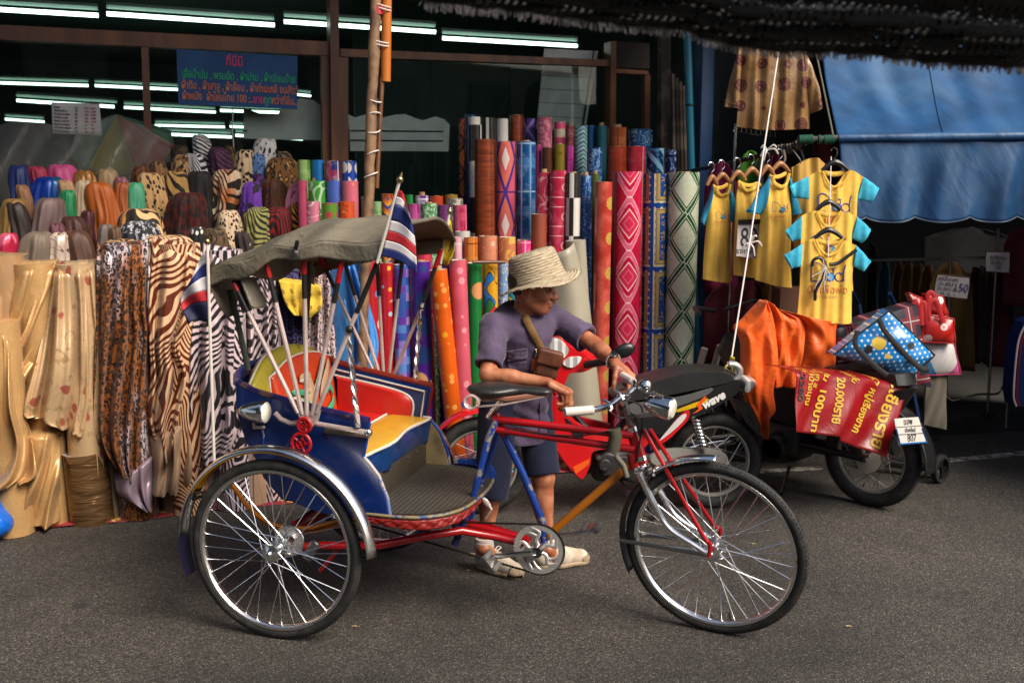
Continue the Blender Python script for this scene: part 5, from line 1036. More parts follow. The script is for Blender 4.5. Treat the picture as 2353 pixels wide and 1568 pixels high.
# -- shirts
def coons(top, bot, lef, rig):
 T, B, L, Rr = (smooth_pts([(x, y, 0) for x, y in q], 5) if len(q) > 2 else [Vector((x, y, 0)) for x, y in q] for q in (top, bot, lef, rig))
 def f(u, v):
  t, bo, l, r = pl(T, u), pl(B, u), pl(L, v), pl(Rr, v)
  return t * (1 - v) + bo * v + l * (1 - u) + r * u - (pl(T, 0) * (1 - u) * (1 - v) + pl(T, 1) * u * (1 - v) + pl(B, 0) * (1 - u) * v + pl(B, 1) * u * v)
 return f
def garment(lab, P, body, sleeves, m_b, m_s, neck, th=.03, cat='shirt', name='t_shirt', logo=None, group='yellow shirts on display', seed=0, folds=5, back=True, collar=True, amp=.006, hang=None):
 r = random.Random(seed + 3); ph = [r.uniform(0, 6.28) for _ in range(4)]
 def disp(x, y): return amp * (math.sin(x * folds / 30 + ph[0]) + .6 * math.sin(x * folds / 17 + y / 60 + ph[1]) + .5 * math.sin(y / 24 + x / 40 + ph[2]))
 f = coons(*body); T = thing(name, lab, cat, P.p(body[1][0][0], max(q[1] for q in body[1])), group=group)
 def surf(sgn):
  def g_(u, v):
   q = f(u, v); return P.p(q.x, q.y, sgn * th * (math.sin(math.pi * u) ** .5) * (.35 + .65 * min(1, v * 3)) + disp(q.x, q.y) * (1 if sgn > 0 else .3))
  return g_
 b = MB(); b.grid(surf(1), 36, 44);
 if back: b.grid(surf(-.6), 36, 30)
 b.build('body', m_b, T, ang=0, fixn=False)
 for q in sleeves:       # root top, root bottom, cuff bottom, cuff top
  rt, rb, cb, ct = q; h = coons([rt, ct], [rb, cb], [rt, rb], [ct, cb])
  def tubef(U, W):
   a = 2 * math.pi * U; v = .5 - .5 * math.cos(a); z = math.sin(a); p = h(W, v); return P.p(p.x, p.y, th * .55 * z + disp(p.x, p.y))
  b = MB(); b.grid(tubef, 24, 12, closeu=True); b.build('sleeve', m_s, T, ang=0)
  e = MB(); e.tube([Vector(tubef(i / 24, .93)) for i in range(24)], .0035, 5, closed=True); e.build('cuff_seam', m_s, T)
 if collar:
  N = smooth_pts([(x, y, 0) for x, y in body[0]], 5); k = len(N) * .0
  b = MB(); b.tube([P.p(q.x, q.y + 1.5, th * .55 + .004 + disp(q.x, q.y)) for q in N], .011, 8, flat=.5); b.build('collar', m_b, T)
  n0, n1 = N[0], N[-1]; b = MB(); b.tube([P.p(lerp(n0.x, n1.x, t), lerp(n0.y, n1.y, t) + 7 * math.sin(math.pi * t), -th * .3) for t in [i / 12 for i in range(13)]], .012, 8, flat=.5); b.build('back_collar', m_b, T)
 if logo:
  x0, y0, w, sk, lines = logo; on = lambda x, y: P.p(x, y, th * (math.sin(math.pi * min(1, max(0, (x - bx0) / (bx1 - bx0)))) ** .5) + disp(x, y) + .0025)
  bx0, bx1 = body[2][-1][0], body[3][-1][0]
  def stroke(pts, rr=.0028, m=M_navyp, nm='print_stroke'):
   pts = smooth_pts([(x0 + a * w, y0 - c * w + sk * a * w, 0) for a, c in pts], 5); b = MB(); b.tube([on(q.x, q.y) for q in pts], rr * w / 78, 6, flat=.4); b.build(nm, m, T)
  stroke([(.0, .0), (0, .25), (.0, .48)]); stroke([(0, .48), (.1, .54), (.25, .50), (.38, .34), (.46, .18)]); stroke([(0, 0), (.12, 0), (.2, 0)])
  for cx_, rr, fill in ((.55, .115, 1), (.82, .125, 0)):
   ring = [(cx_ + math.cos(i * .449) * rr, .13 + math.sin(i * .449) * rr) for i in range(15)]; stroke(ring)
   if fill:
    b = MB(); c_ = on(x0 + cx_ * w, y0 - .13 * w + sk * cx_ * w); b.add([on(x0 + a * w, y0 - c * w + sk * a * w) for a, c in ring[:14]], [tuple(range(14))]); b.build('print_disc', M_cyp, T)
  stroke([(.95, .02), (.94, .2), (.96, .36), (1.0, .50)]); stroke([(.58, .40), (.64, .36), (.70, .40)]); stroke([(.64, .36), (.645, .24)])
  for (tx, dx, dy, sz, m, bd) in lines:
   o = Vector((x0 + dx * w, y0 + dy * w + sk * dx * w, 0)); k = 1.0
   text(tx, sz * w, None, m, 'print', T, align='LEFT', warp=lambda v, o=o: on(o.x + v.x, o.y - v.y + sk * v.x), bold=.0)
 return T
LN = [('ปั่นเพื่อพ่อ', -.13, .26, .30, M_orp, 0), ('BIKE FOR DAD', -.03, .46, .125, M_palep, 0)]
def hanger(lab, P, x, y, w, m, hook=True, off=0.0, drop=9, group='clothes hangers'):
 T = thing('clothes_hanger', lab, 'hanger', P.p(x, y + 10, off), group=group)
 b = MB(); pts = smooth_pts([(x - w, y + drop * 1.6, 0), (x - w * .5, y + drop * .55, 0), (x, y, 0), (x + w * .5, y + drop * .5, 0), (x + w, y + drop * 1.55, 0)], 4)
 b.tube([P.p(q.x, q.y, off) for q in pts], [.010 + .007 * (1 - abs(i / (len(pts) - 1) * 2 - 1)) for i in range(len(pts))], 8); b.build('bar', m, T)
 if hook:
  hk = [(x, y), (x - 1, y - 10), (x + 5, y - 18), (x + 4, y - 30), (x - 5, y - 33), (x - 9, y - 26)]; b = MB(); b.tube([P.p(q.x, q.y, off) for q in smooth_pts([(a, c, 0) for a, c in hk], 4)], .003, 6); b.build('hook', M_chr, T)
 return T
def V3(cx, cy): return (1593.3 + cx * .2541, 360.4 + cy * .2541)
def kid(lab, Y, nl, nb, nr, sl, sr, slv, srv, hem, seed, logo, m_s=M_c):
 P = Pln(1905, 520, Y, .02); q = lambda a: V3(*a)
 garment(lab, P, ([q(sl), q(nl), q(nb), q(nr), q(sr)], [q(hem[0]), ((q(hem[0])[0] + q(hem[1])[0]) / 2, (q(hem[0])[1] + q(hem[1])[1]) / 2 + 1), q(hem[1])], [q(sl), q(slv[3]), q(hem[0])], [q(sr), q(srv[3]), q(hem[1])]),
   [(q(sl), q(slv[3]), q(slv[2]), q(slv[1])), (q(sr), q(srv[3]), q(srv[2]), q(srv[1]))], M_y, m_s, None, logo=logo, seed=seed, th=.020, collar=False, amp=.0055)
 return P
for (lab, Y, dy, dx, nl, nb, nr, sl, sr, L, Rr, hem, seed, lg) in [
  ('small yellow shirt with cyan sleeves, top of the hanging column', 5.66, 0, 0, (1160, 130), (1265, 265), (1400, 122), (1035, 175), (1535, 180), [(0, 0), (863, 265), (905, 370), (1040, 385)], [(0, 0), (1680, 285), (1600, 412), (1478, 382)], [(1035, 700), (1470, 705)], 1, (1118, 490, 300)),
  ('small yellow shirt with cyan sleeves, middle of the hanging column', 5.56, 0, 0, (1110, 490), (1215, 628), (1330, 497), (975, 530), (1480, 540), [(0, 0), (828, 670), (890, 765), (968, 745)], [(0, 0), (1605, 660), (1520, 780), (1430, 738)], [(950, 1200), (1440, 1210)], 2, (1062, 870, 300)),
  ('small yellow shirt with cyan sleeves, lowest of the hanging column', 5.46, 0, 0, (1095, 742), (1215, 880), (1345, 757), (985, 780), (1470, 800), [(0, 0), (820, 890), (885, 1010), (975, 990)], [(0, 0), (1605, 945), (1535, 1035), (1440, 990)], [(930, 1480), (1425, 1508)], 3, (1055, 1115, 305))]:
 x0, y0 = V3(lg[0], lg[1]); P = kid(lab, Y, nl, nb, nr, sl, sr, L, Rr, hem, seed, (x0, y0, lg[2] * .2541, .03, LN))
 nk = V3(*nb); a_, c_ = V3(*nl), V3(*nr); b = MB()
 T = hanger('black hanger of the %s column shirt' % ('top', 'middle', 'lowest')[seed - 1], P, (a_[0] + c_[0]) / 2, a_[1] - 21, (c_[0] - a_[0]) * .5, M_blk, hook=(seed == 1), off=-.002, drop=12)
 o = [q for q in bpy.data.objects if q.get('label') == lab][0]
 for (k, off) in ((0, .0), (1, .004)):
  pts = smooth_pts([(a_[0] - 1, a_[1], 0), (nk[0] - (nk[0] - a_[0]) * .62, lerp(a_[1], nk[1], .72), 0), (nk[0], nk[1] + 2 + k * 9, 0), (nk[0] + (c_[0] - nk[0]) * .62, lerp(c_[1], nk[1], .72), 0), (c_[0] + 1, c_[1], 0)], 6)
  bb = MB(); bb.tube([P.p(q.x, q.y + (0 if not k else 6 * math.sin(math.pi * i / (len(pts) - 1))), .018 + off * 0) for i, q in enumerate(pts)], .006 if k == 0 else .0022, 8, flat=.6); bb.build('collar', M_y, o)
 bb = MB(); bb.tube([P.p(lerp(a_[0], c_[0], t), lerp(a_[1], c_[1], t) + 8 * math.sin(math.pi * t), -.012) for t in [i / 14 for i in range(15)]], .014, 8, flat=.4); bb.build('back_collar', M_y, o)
b = MB(); b.tube([at(1909, 360, 5.68), at(1906, 470, 5.55), at(1903, 560, 5.45), at(1902, 590, 5.42)], .0028, 5); b.build('nylon_string', M_str, label='thin white string linking the three column shirts', cat='string')
bh = thing('broken_hanger', 'broken black hanger tied with white string on the lowest column shirt', 'hanger', at(1886, 695, 5.4)); PB = Pln(1905, 620, 5.41)
for pts, rr in (([(1865, 612), (1868, 598), (1882, 592), (1893, 602), (1897, 615)], .009), ([(1905, 608), (1925, 604), (1945, 590), (1967, 574)], .010), ([(1893, 620), (1890, 640), (1874, 665), (1872, 690)], .009)):
 b = MB(); b.tube([PB.p(q.x, q.y) for q in smooth_pts([(x, y, 0) for x, y in pts], 5)], rr, 8); b.build('arm', M_blk, bh)
rr_ = random.Random(5)
for k in range(9):
 e = (1896 + rr_.uniform(-34, 14), 610 + rr_.uniform(-14, 70)); b = MB(); b.tube([PB.p(1896, 612, .012), PB.p((1896 + e[0]) / 2 + rr_.uniform(-5, 5), (612 + e[1]) / 2, .016), PB.p(e[0], e[1], .008)], .0022, 5); b.build('string_end', M_str, bh)
q = V3
PA = Pln(1640, 520, 6.05, .35); garment('yellow raglan shirt nearest the green trellis roll', PA, ([q(180, 262), q(205, 325), q(240, 345), q(285, 322), q(320, 245)], [q(85, 1105), q(210, 1125), q(335, 1135)], [q(180, 262), q(125, 470), q(85, 1105)], [q(320, 245), q(325, 440), q(335, 1135)]),
  [(q(178, 258), q(128, 480), q(95, 625), q(62, 590)), (q(322, 232), q(318, 470), q(312, 592), q(428, 555))], M_y, M_c2, None, logo=(*q(172, 552), 30, .05, LN), th=.04, folds=6, amp=.006)
PC = Pln(1780, 520, 5.85, .25); garment('large yellow raglan shirt with teal sleeves beside the price card', PC, ([q(692, 165), q(715, 235), q(770, 265), q(825, 235), q(850, 142)], [q(550, 1110), q(720, 1160), q(880, 1180)], [q(692, 165), q(620, 480), q(550, 1110)], [q(850, 142), q(868, 420), q(880, 1180)]),
  [(q(690, 160), q(628, 500), q(600, 518), q(475, 500)), (q(852, 138), q(868, 470), q(885, 528), q(980, 505))], M_y, M_c2, None, logo=(*q(680, 490), 40, .05, LN), th=.045, folds=6, amp=.007, seed=4)
PBk = Pln(1715, 520, 6.0, .3); garment('yellow shirt half hidden behind the price card', PBk, ([q(410, 225), q(470, 300), q(590, 240)], [q(358, 1065), q(480, 1085), q(610, 1092)], [q(410, 225), q(370, 480), q(358, 1065)], [q(590, 240), q(600, 480), q(610, 1092)]), [], M_y, M_c2, None, th=.04, folds=6, amp=.007, seed=6)
PD = Pln(1860, 480, 5.95, .2); garment('folded yellow shirt behind the column shirts', PD, ([q(895, 95), q(1010, 30), q(1110, 10), q(1190, 60)], [q(905, 880), q(1000, 890), q(1150, 890)], [q(895, 95), q(885, 400), q(905, 880)], [q(1190, 60), q(1195, 400), q(1150, 890)]), [], mat('tan_yellow_jersey', hx('b08a3c'), .85), M_c2, None, th=.04, collar=False, seed=8, amp=.012)
for k, (P, x, y, w) in enumerate([(PA, *q(268, 160), 17), (PBk, *q(410, 140), 17), (PBk, *q(535, 110), 19), (PC, *q(790, 62), 21), (PC, *q(675, 92), 15), (PA, *q(175, 182), 12)]):
 hanger(['wooden hanger of the shirt nearest the green trellis roll', 'wooden hanger left of the price card shirt', 'wooden hanger above the price card', 'wooden hanger of the large raglan shirt', 'wooden hanger half hidden left of the large raglan shirt', 'leftmost wooden hanger on the rail'][k], P, x, y, w, M_hang, hook=True, off=-.01, drop=12)
pc = thing('price_card', 'white hanging card marked 80 between the yellow shirts', 'sign', PBk.p(1718, 592, .09)); cx = [q(402, 575), q(608, 572), q(562, 918), q(385, 895)]; PK = Pln(1718, 550, 5.88, .3)
M_cardp = mat('card_white', (.60, .55, .55), .5)
b = MB(); b.prism([PK.p(*c) for c in cx], PK.n * -.004); b.build('card', M_cardp, pc, smooth=False)
b = MB(); b.prism([PK.p(*c, .002) for c in [q(400, 566), q(610, 563), q(604, 606), q(400, 610)]], PK.n * .006); b.build('top_clip', M_blk, pc, smooth=False)
o = PK.p(*q(497, 735), .003); k = sc_at(o); text('80', 62 * k, frame(o, PK.p(*q(600, 735), .003) - o, (0, 0, 1)), M_ink, 'lettering', pc, sx=.72); o = PK.p(*q(470, 855), .003); text('ราคาส่ง', 17 * k, frame(o, PK.p(*q(600, 860), .003) - o, (0, 0, 1)), M_ink, 'lettering', pc)
def c_silk(g):
 o = g.obvec(); x, y, z = g.sep(o); v = g.vec(x, z, 0.0); d = g.vor(7.8, v, rand=.35); k = g.noise(30, v, 2.0); a = g.noise(60, v, 1.0); c = g.mix(g.noise(4, v, 4.0).ss(.35, .65), hx('74542e'), hx('8e6c40')); m = g.mix((d * 60.0).sin().gt(.2) * a.ss(.4, .5), hx('4a1c16'), hx('7a4a30')); return g.mix(d.ss(.33, .31), c, m)
M_silk = mat('brown_silk_brocade', c_silk, .36, sheen=.3, bump=lambda g: g.noise(9, detail=3.0, dist=.7), bstr=.5, bdist=.02, var=.1)
PJ = Pln(1775, 200, 6.35, .05); garment('brown silk jacket with round medallions hanging high', PJ, ([(1700, 80), (1750, 60), (1840, 60)], [(1690, 292), (1760, 300), (1855, 296)], [(1700, 80), (1698, 190), (1690, 292)], [(1840, 60), (1858, 190), (1860, 296)]),
  [((1702, 70), (1700, 210), (1700, 252), (1664, 245)), ((1838, 62), (1850, 215), (1862, 262), (1893, 247))], M_silk, M_silk, None, th=.05, collar=False, cat='jacket', name='silk_jacket', group=None, amp=.014, seed=9)
# -- dim garments on rails inside
def hung(lab, px, py, w, h, Y, m, cat='garment', seed=0, group='garments hanging inside the stall'):
 P = Pln(px, py, Y, .1); r = random.Random(seed); ph = r.uniform(0, 6.28); x0, x1 = px - w / 2, px + w / 2
 def f(u, v):
  ww = w * (.42 + .58 * min(1, v * 5) ** .6) * (1 + .06 * v); x = px + (u - .5) * ww; y = py + h * v + 9 * abs(u - .5) * 2 * (1 if v < .2 else .3)
  return P.p(x, y, .03 * math.sin(u * 9 + ph + v) + .025 * math.sin(math.pi * u))
 b = MB(); b.grid(f, 20, 14); return b.build('hanging_garment', m, label=lab, cat=cat, group=group, solid=.01, base=P.p(px, py + h))
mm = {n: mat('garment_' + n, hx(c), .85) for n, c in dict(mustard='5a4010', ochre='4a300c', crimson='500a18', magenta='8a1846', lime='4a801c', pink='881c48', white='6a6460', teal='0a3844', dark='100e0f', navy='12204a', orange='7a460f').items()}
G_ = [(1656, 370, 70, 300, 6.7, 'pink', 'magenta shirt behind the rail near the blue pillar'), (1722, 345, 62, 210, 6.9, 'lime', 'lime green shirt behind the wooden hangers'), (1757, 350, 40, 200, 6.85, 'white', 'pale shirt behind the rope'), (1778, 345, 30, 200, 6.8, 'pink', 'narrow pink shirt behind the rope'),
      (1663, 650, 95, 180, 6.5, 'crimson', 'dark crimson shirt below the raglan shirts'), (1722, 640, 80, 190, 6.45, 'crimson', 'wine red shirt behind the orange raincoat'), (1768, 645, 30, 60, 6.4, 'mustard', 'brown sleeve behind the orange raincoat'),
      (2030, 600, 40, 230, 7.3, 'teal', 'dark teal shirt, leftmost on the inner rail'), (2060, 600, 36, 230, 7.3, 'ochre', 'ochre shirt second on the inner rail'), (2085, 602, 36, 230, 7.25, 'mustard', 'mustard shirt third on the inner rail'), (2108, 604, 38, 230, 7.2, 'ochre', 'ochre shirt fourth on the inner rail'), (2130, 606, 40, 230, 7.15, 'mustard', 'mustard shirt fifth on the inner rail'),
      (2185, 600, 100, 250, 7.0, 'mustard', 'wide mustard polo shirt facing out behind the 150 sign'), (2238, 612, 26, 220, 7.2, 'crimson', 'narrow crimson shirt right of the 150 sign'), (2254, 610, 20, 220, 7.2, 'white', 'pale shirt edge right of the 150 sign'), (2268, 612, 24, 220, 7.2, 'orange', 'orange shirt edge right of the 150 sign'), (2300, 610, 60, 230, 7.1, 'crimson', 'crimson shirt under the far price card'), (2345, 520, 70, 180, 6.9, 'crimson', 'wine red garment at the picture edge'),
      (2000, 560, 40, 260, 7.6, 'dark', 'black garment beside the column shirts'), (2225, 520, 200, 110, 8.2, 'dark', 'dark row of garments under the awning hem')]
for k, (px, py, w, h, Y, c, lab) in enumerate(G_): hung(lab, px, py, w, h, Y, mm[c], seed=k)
b = MB(); b.tube([at(1985, 598, 7.35), at(2360, 590, 7.1)], .012, 6); b.build('garment_rail', M_steel, label='inner steel rail with dim mustard shirts', cat='rail')
hung('dark red curtain beside the awning edge', 1900, 300, 60, 150, 6.6, mat('dark_red_velvet', hx('5a0c14'), .8), cat='curtain', seed=40, group=None)
b = MB(); c = at(1830, 690, 6.1); b.box((c.x, c.y, c.z - .42), (.26, .2, 1.0), bev=.004); bx = b.build('carton', mat('brown_carton', hx('4a2c1c'), .85), label='brown carton standing behind the orange raincoat', cat='carton')
def card(lab, pts, Y, lines, pole, poley):
 P = Pln(pts[0][0], pts[0][1], Y, -.05); T = thing('price_sign', lab, 'sign', Vector((P.p(*pole[0]).x, Y, .13)))
 b = MB(); b.prism([P.p(*c) for c in pts], P.n * -.006); b.build('card', M_cardp, T, smooth=False)
 a, c = P.p(pole[0][0], pole[0][1], -.02), P.p(pole[1][0], pole[1][1], -.02); c = a + (c - a) * ((a.z - .135) / (a.z - c.z)); b = MB(); b.tube([a, c], .010, 8); b.build('pole', M_steel, T)
 b = MB(); b.lathe([(.001, .0), (.05, 0), (.05, .012), (.015, .02)], 12, (c.x, c.y, .13)); b.build('foot', M_blk, T)
 e = MB(); e.tube([P.p(*c, -.003) for c in pts] , .006, 6, closed=True); e.build('edge', mat('card_brown_edge', hx('5a3a22'), .7), T)
 for (tx, x, y, sz, m) in lines:
  o = P.p(x, y, .004); text(tx, sz * sc_at(o), frame(o, P.p(x + 50, y + 5, .004) - o, (0, 0, 1)), m, 'lettering', T, align='LEFT', sx=.85)
 return T
M_bink = mat('blue_ink', hx('1a2a7a'), .6)
card('white hand lettered card marked 150 above the red bags', [(2153, 629), (2228, 637), (2222, 687), (2145, 678)], 6.6, [('150', 2189, 660, 27, M_bink), ('ทุกสีทุกสุด', 2155, 639, 13, M_ink), ('ปัก BIKE', 2155, 651, 12, M_ink), ('ปัก BIKE ตอ', 2152, 662, 11, M_ink), ('M- XL  L', 2160, 674, 11, M_ink)], [(2186, 575), (2176, 870)], 0)
card('grey hand lettered card on a pole, rightmost of the two signs', [(2265, 577), (2320, 579), (2318, 627), (2264, 623)], 6.9, [('ลดพิเศษ', 2272, 590, 13, M_ink), ('ทุกชิ้น', 2274, 602, 13, M_ink), ('100', 2284, 614, 12, M_ink)], [(2296, 525), (2276, 860)], 0)
for k in (2160, 2290): pass
ck = thing('chrome_rack', 'thin chrome rack frame low at the picture edge', 'rack', gr(2320, 960)); PR = Pln(2300, 800, 6.5)
for pts in ([(2352, 787), (2330, 788), (2322, 800), (2318, 885)], [(2170, 905), (2185, 918), (2205, 915)], [(2222, 912), (2250, 905), (2290, 904), (2302, 890), (2318, 885), (2352, 885)]):
 b = MB(); b.tube([PR.p(q_.x, q_.y) for q_ in smooth_pts([(x, y, 0) for x, y in pts], 4)], .008, 6); b.build('tube', M_chr, ck)
a, c = PR.p(2318, 885), None; b = MB(); b.tube([a, (a.x, a.y, .135)], .008, 6); b.build('leg', M_chr, ck)
sb = thing('piped_bag', 'dark blue bag with white and red piping cut by the picture edge', 'bag', at(2345, 935, 5.9)); PS = Pln(2345, 840, 5.9)
b = MB(); b.prism([PS.p(x, y) for x, y in [(2400, 720), (2352, 740), (2334, 790), (2324, 900), (2330, 932), (2400, 940)]], PS.n * -.12); b.build('shell', mat('navy_nylon', hx('12245a'), .5), sb)
for off, m in ((0, M_str), (7, mat('red_piping', hx('8a1420'), .5))):
 b = MB(); b.tube([PS.p(q_.x, q_.y, .006) for q_ in smooth_pts([(2356 + off, 740, 0), (2337 + off, 790, 0), (2327 + off, 900, 0), (2333 + off, 932, 0)], 5)], .006, 6); b.build('piping', m, sb)
# -- bags piled on the parked motorcycle
def plaidc(bg, a, k):
 def f(g):
  x, y, z = g.sep(g.obvec()); U = (x * 9.0 + z * 1.5).fr(); W = (z * 9.0 - x * 1.5).fr(); c = g.mix(U.lt(.4) * .6, bg, a); c = g.mix(W.lt(.4) * .6, c, a); c = g.mix((U - .2).abs().lt(.025), c, k); return g.mix((W - .2).abs().lt(.025), c, k)
 return f
M_pl = mat('plaid_nylon', plaidc((.012, .012, .022), hx('8a1c28'), (.45, .42, .42)), .6)
def bagc(g):
 x, y, z = g.sep(g.obvec()); U = x * .85 + z * .55; W = z * .85 - x * .55; a = ((U * 36.0).fr() - .5); c = ((W * 36.0 + (U * 36.0).floor() * .5).fr() - .5); d = (a * a + c * c).sqrt(); p = g.vec(U, W, 0.0)
 k = g.vor(10.5, p, rand=.7); kc = g.sep(g.vor(10.5, p, out=1, rand=.7))[0]; n = g.noise(24, p, 2.0); col = g.mix(d.lt(.22), hx('0f7ac0'), (.72, .72, .7)); sh = (k + (n - .5) * .16).ss(.40, .36)
 cc = g.mix(kc.gt(.3), hx('5a2c1c'), hx('d8b84a')); cc = g.mix(kc.gt(.55), cc, (.75, .73, .7)); cc = g.mix(kc.gt(.8), cc, (.03, .03, .03)); return g.mix(sh * kc.gt(.18), col, cc)
M_bag = mat('blue_polka_bag', bagc, .3, coat=.3, bump=lambda g: g.noise(8, detail=3.0), bstr=.3, bdist=.02)
def redc(g):
 x, y, z = g.sep(g.obvec()); p = g.vec(x, z, 0.0); d = g.vor(13.0, p, rand=.5); k = g.sep(g.vor(13.0, p, out=1, rand=.5))[0]; c = g.mix((d * 45.0).sin().gt(0.0), hx('d8908a'), (.66, .62, .6)); c = g.mix(k.gt(.6), c, hx('7aa8b0')); return g.mix(d.lt(.36), hx('b8241c'), c)
M_redb = mat('red_swirl_bag', redc, .35, coat=.2)
M_red = mat('red_webbing', hx('a81418'), .6); M_bw = mat('black_webbing', (.012, .012, .013), .7)
def bag(name, lab, pts, Y, depth, m, straps=(), sm=M_bw, yaw=0.0, puff=.03, edge=None):
 c = (sum(x for x, y in pts) / len(pts), sum(y for x, y in pts) / len(pts)); P = Pln(c[0], c[1], Y, yaw); T = thing(name, lab, 'bag', P.p(c[0], max(y for x, y in pts)))
 n = len(pts); q4 = pts
 f = coons([pts[0], pts[1]], [pts[3], pts[2]], [pts[0], pts[3]], [pts[1], pts[2]])
 b = MB()
 for s in (1, -1): b.grid(lambda u, v: P.p(f(u, v).x, f(u, v).y, (puff * math.sin(math.pi * u) ** .6 * math.sin(math.pi * v) ** .6 + .004 * math.sin(u * 13 + v * 9)) * (1 if s > 0 else .4) - (0 if s > 0 else depth)), 20, 16)
 rim = [(i / 20, 0) for i in range(20)] + [(1, i / 16) for i in range(16)] + [(1 - i / 20, 1) for i in range(20)] + [(0, 1 - i / 16) for i in range(16)]; k = len(rim)
 fr = [P.p(f(*r_).x, f(*r_).y, .004 * math.sin(r_[0] * 13 + r_[1] * 9)) for r_ in rim]; bk = [P.p(f(*r_).x, f(*r_).y, .4 * .004 * math.sin(r_[0] * 13 + r_[1] * 9) - depth) for r_ in rim]
 b.add(fr + bk, [(i, (i + 1) % k, (i + 1) % k + k, i + k) for i in range(k)]); b.build('shell', m, T)
 if edge: e = MB(); e.tube([p_ + P.n * .002 for p_ in fr], .005, 5, closed=True); e.build('piping', edge, T)
 for s in straps:
  b = MB(); b.tube([P.p(q_.x, q_.y, puff * .9 + .006) for q_ in smooth_pts([(x, y, 0) for x, y in s], 6)], .014, 6, flat=.25, up=P.n.cross(Vector((0, 0, 1)))); b.build('strap', sm, T)
 return T
bag('plaid_bag', 'dark plaid bag lying behind the blue polka dot bag', [(1955, 745), (2105, 700), (2140, 890), (2000, 860)], 5.42, .16, M_pl)
bag('plaid_bag', 'black and red plaid bag corner beside the orange raincoat', [(1918, 755), (1975, 740), (1985, 830), (1925, 835)], 5.46, .12, M_pl)
bag('polka_dot_bag', 'blue polka dot shopping bag with black straps lying tilted', [(2042, 713), (2146, 815), (2092, 866), (1914, 814)], 5.18, .10, M_bag, [[(2010, 728), (2030, 765), (2100, 838), (2125, 845)], [(1962, 756), (1958, 790), (2000, 835), (2030, 858)]], puff=.05, edge=M_bw)
bag('shopping_bag', 'red shopping bag with white swirls in front', [(2120, 722), (2190, 732), (2193, 788), (2118, 784)], 5.5, .10, M_redb, [[(2128, 735), (2128, 700), (2145, 690), (2160, 740)], [(2112, 745), (2110, 705), (2118, 695), (2125, 740)]], M_red, edge=M_red)
bag('shopping_bag', 'red shopping bag leaning behind the swirl one', [(2086, 672), (2130, 690), (2122, 780), (2104, 720)], 5.62, .06, M_redb, [[(2095, 690), (2090, 720)]], M_red, edge=M_red)
bag('shopping_bag', 'small red shopping bag behind, with red handles', [(2125, 675), (2165, 680), (2178, 726), (2130, 722)], 5.64, .06, M_redb, [[(2130, 700), (2126, 676), (2136, 672), (2150, 700)]], M_red, edge=M_red)
def pinkc(g):
 x, y, z = g.sep(g.obvec()); d = ((x + .03) * (x + .03) + (z - .15) * (z - .15) * .6).sqrt(); c = g.mix(d.lt(.13), hx('c85a86'), (.62, .59, .57)); return g.mix((x + z * .6).lt(-.02), c, hx('3a86b8'))
bag('shopping_bag', 'pink, white and pale blue shopping bag under the red ones', [(2122, 782), (2190, 785), (2206, 858), (2120, 862)], 5.56, .05, mat('pink_white_bag', pinkc, .4), edge=mat('pink_edge', hx('a82c5c'), .5))
bag('cloth_bag', 'plain grey cotton bag hanging below the pink bag', [(2128, 862), (2174, 862), (2174, 986), (2122, 975)], 5.58, .02, mat('grey_cotton', hx('6a6458'), .9), puff=.01)
# -- shade net hanging close above
M_net = mat('black_shade_net', (.012, .012, .012), .75, alpha=lambda g: (g.sep(g.obvec())[0] * 420.0).sin().max((g.sep(g.obvec())[1] * 420.0 + g.sep(g.obvec())[2] * 420.0).sin()).ss(-.55, -.25), var=0, bump=lambda g: g.noise(300, detail=1.0), bstr=.5)
M_fray = mat('frayed_net_threads', (.55, .52, .53), .8)
net = thing('shade_net', 'black shade netting sagging across the upper right corner', 'net', at(1700, 30, 1.9))
EDGE = [(780, -30), (900, -8), (1040, 8), (1180, 22), (1310, 38), (1440, 54), (1560, 62), (1640, 88), (1760, 108), (1880, 112), (2000, 118), (2120, 134), (2250, 142), (2400, 150)]
E3 = smooth_pts([(x, y, 0) for x, y in EDGE], 5)
def netf(u, v):
 q_ = pl(E3, u); P = at(q_.x, q_.y - 6, 1.9); return P + Vector((0, -.55 * v, .42 * v ** 1.1 - .05 * math.sin(math.pi * v))) + Vector((0, 0, 1)) * (.008 * math.sin(u * 40 + v * 5) * v)
b = MB(); b.grid(netf, 70, 18); b.build('netting', M_net, net, ang=0)
for k, (v, r_) in enumerate([(.0, .014), (.10, .020), (.19, .018)]):
 b = MB(); b.tube([netf(i / 70, v) + Vector((0, -.01, .002 * math.sin(i * 1.7 + k))) for i in range(71)], [r_ * (.55 + .45 * min(1, i / 45)) * (1 + .12 * math.sin(i * 2.3 + k)) for i in range(71)], 8); b.build('rolled_fold', M_net if k else mat('net_hem', (.012, .012, .012), .8, bump=lambda g: g.vor(160), bstr=.6), net)
rr_ = random.Random(9); fb = MB()
for k in range(800):
 u = rr_.uniform(.12, .99); p0 = netf(u, 0) + Vector((0, -.012, -.010)); e = p0 + Vector((rr_.uniform(-.008, .008), rr_.uniform(-.004, .002), -rr_.uniform(.004, .017))); fb.tube([p0 + Vector((0, 0, .006)), e], .0014, 3, caps=False)
for k in range(700):
 u = rr_.uniform(.4, .98); v_ = rr_.choice([.1, .19]) + rr_.gauss(0, .02); p0 = netf(u, v_) + Vector((0, -.02, rr_.uniform(-.008, .012))); fb.tube([p0, p0 + Vector((rr_.uniform(-.004, .004), -.002, rr_.uniform(-.003, .003)))], .0008, 3, caps=False)
fb.build('frayed_threads', M_fray, net, kind='stuff', fixn=False)
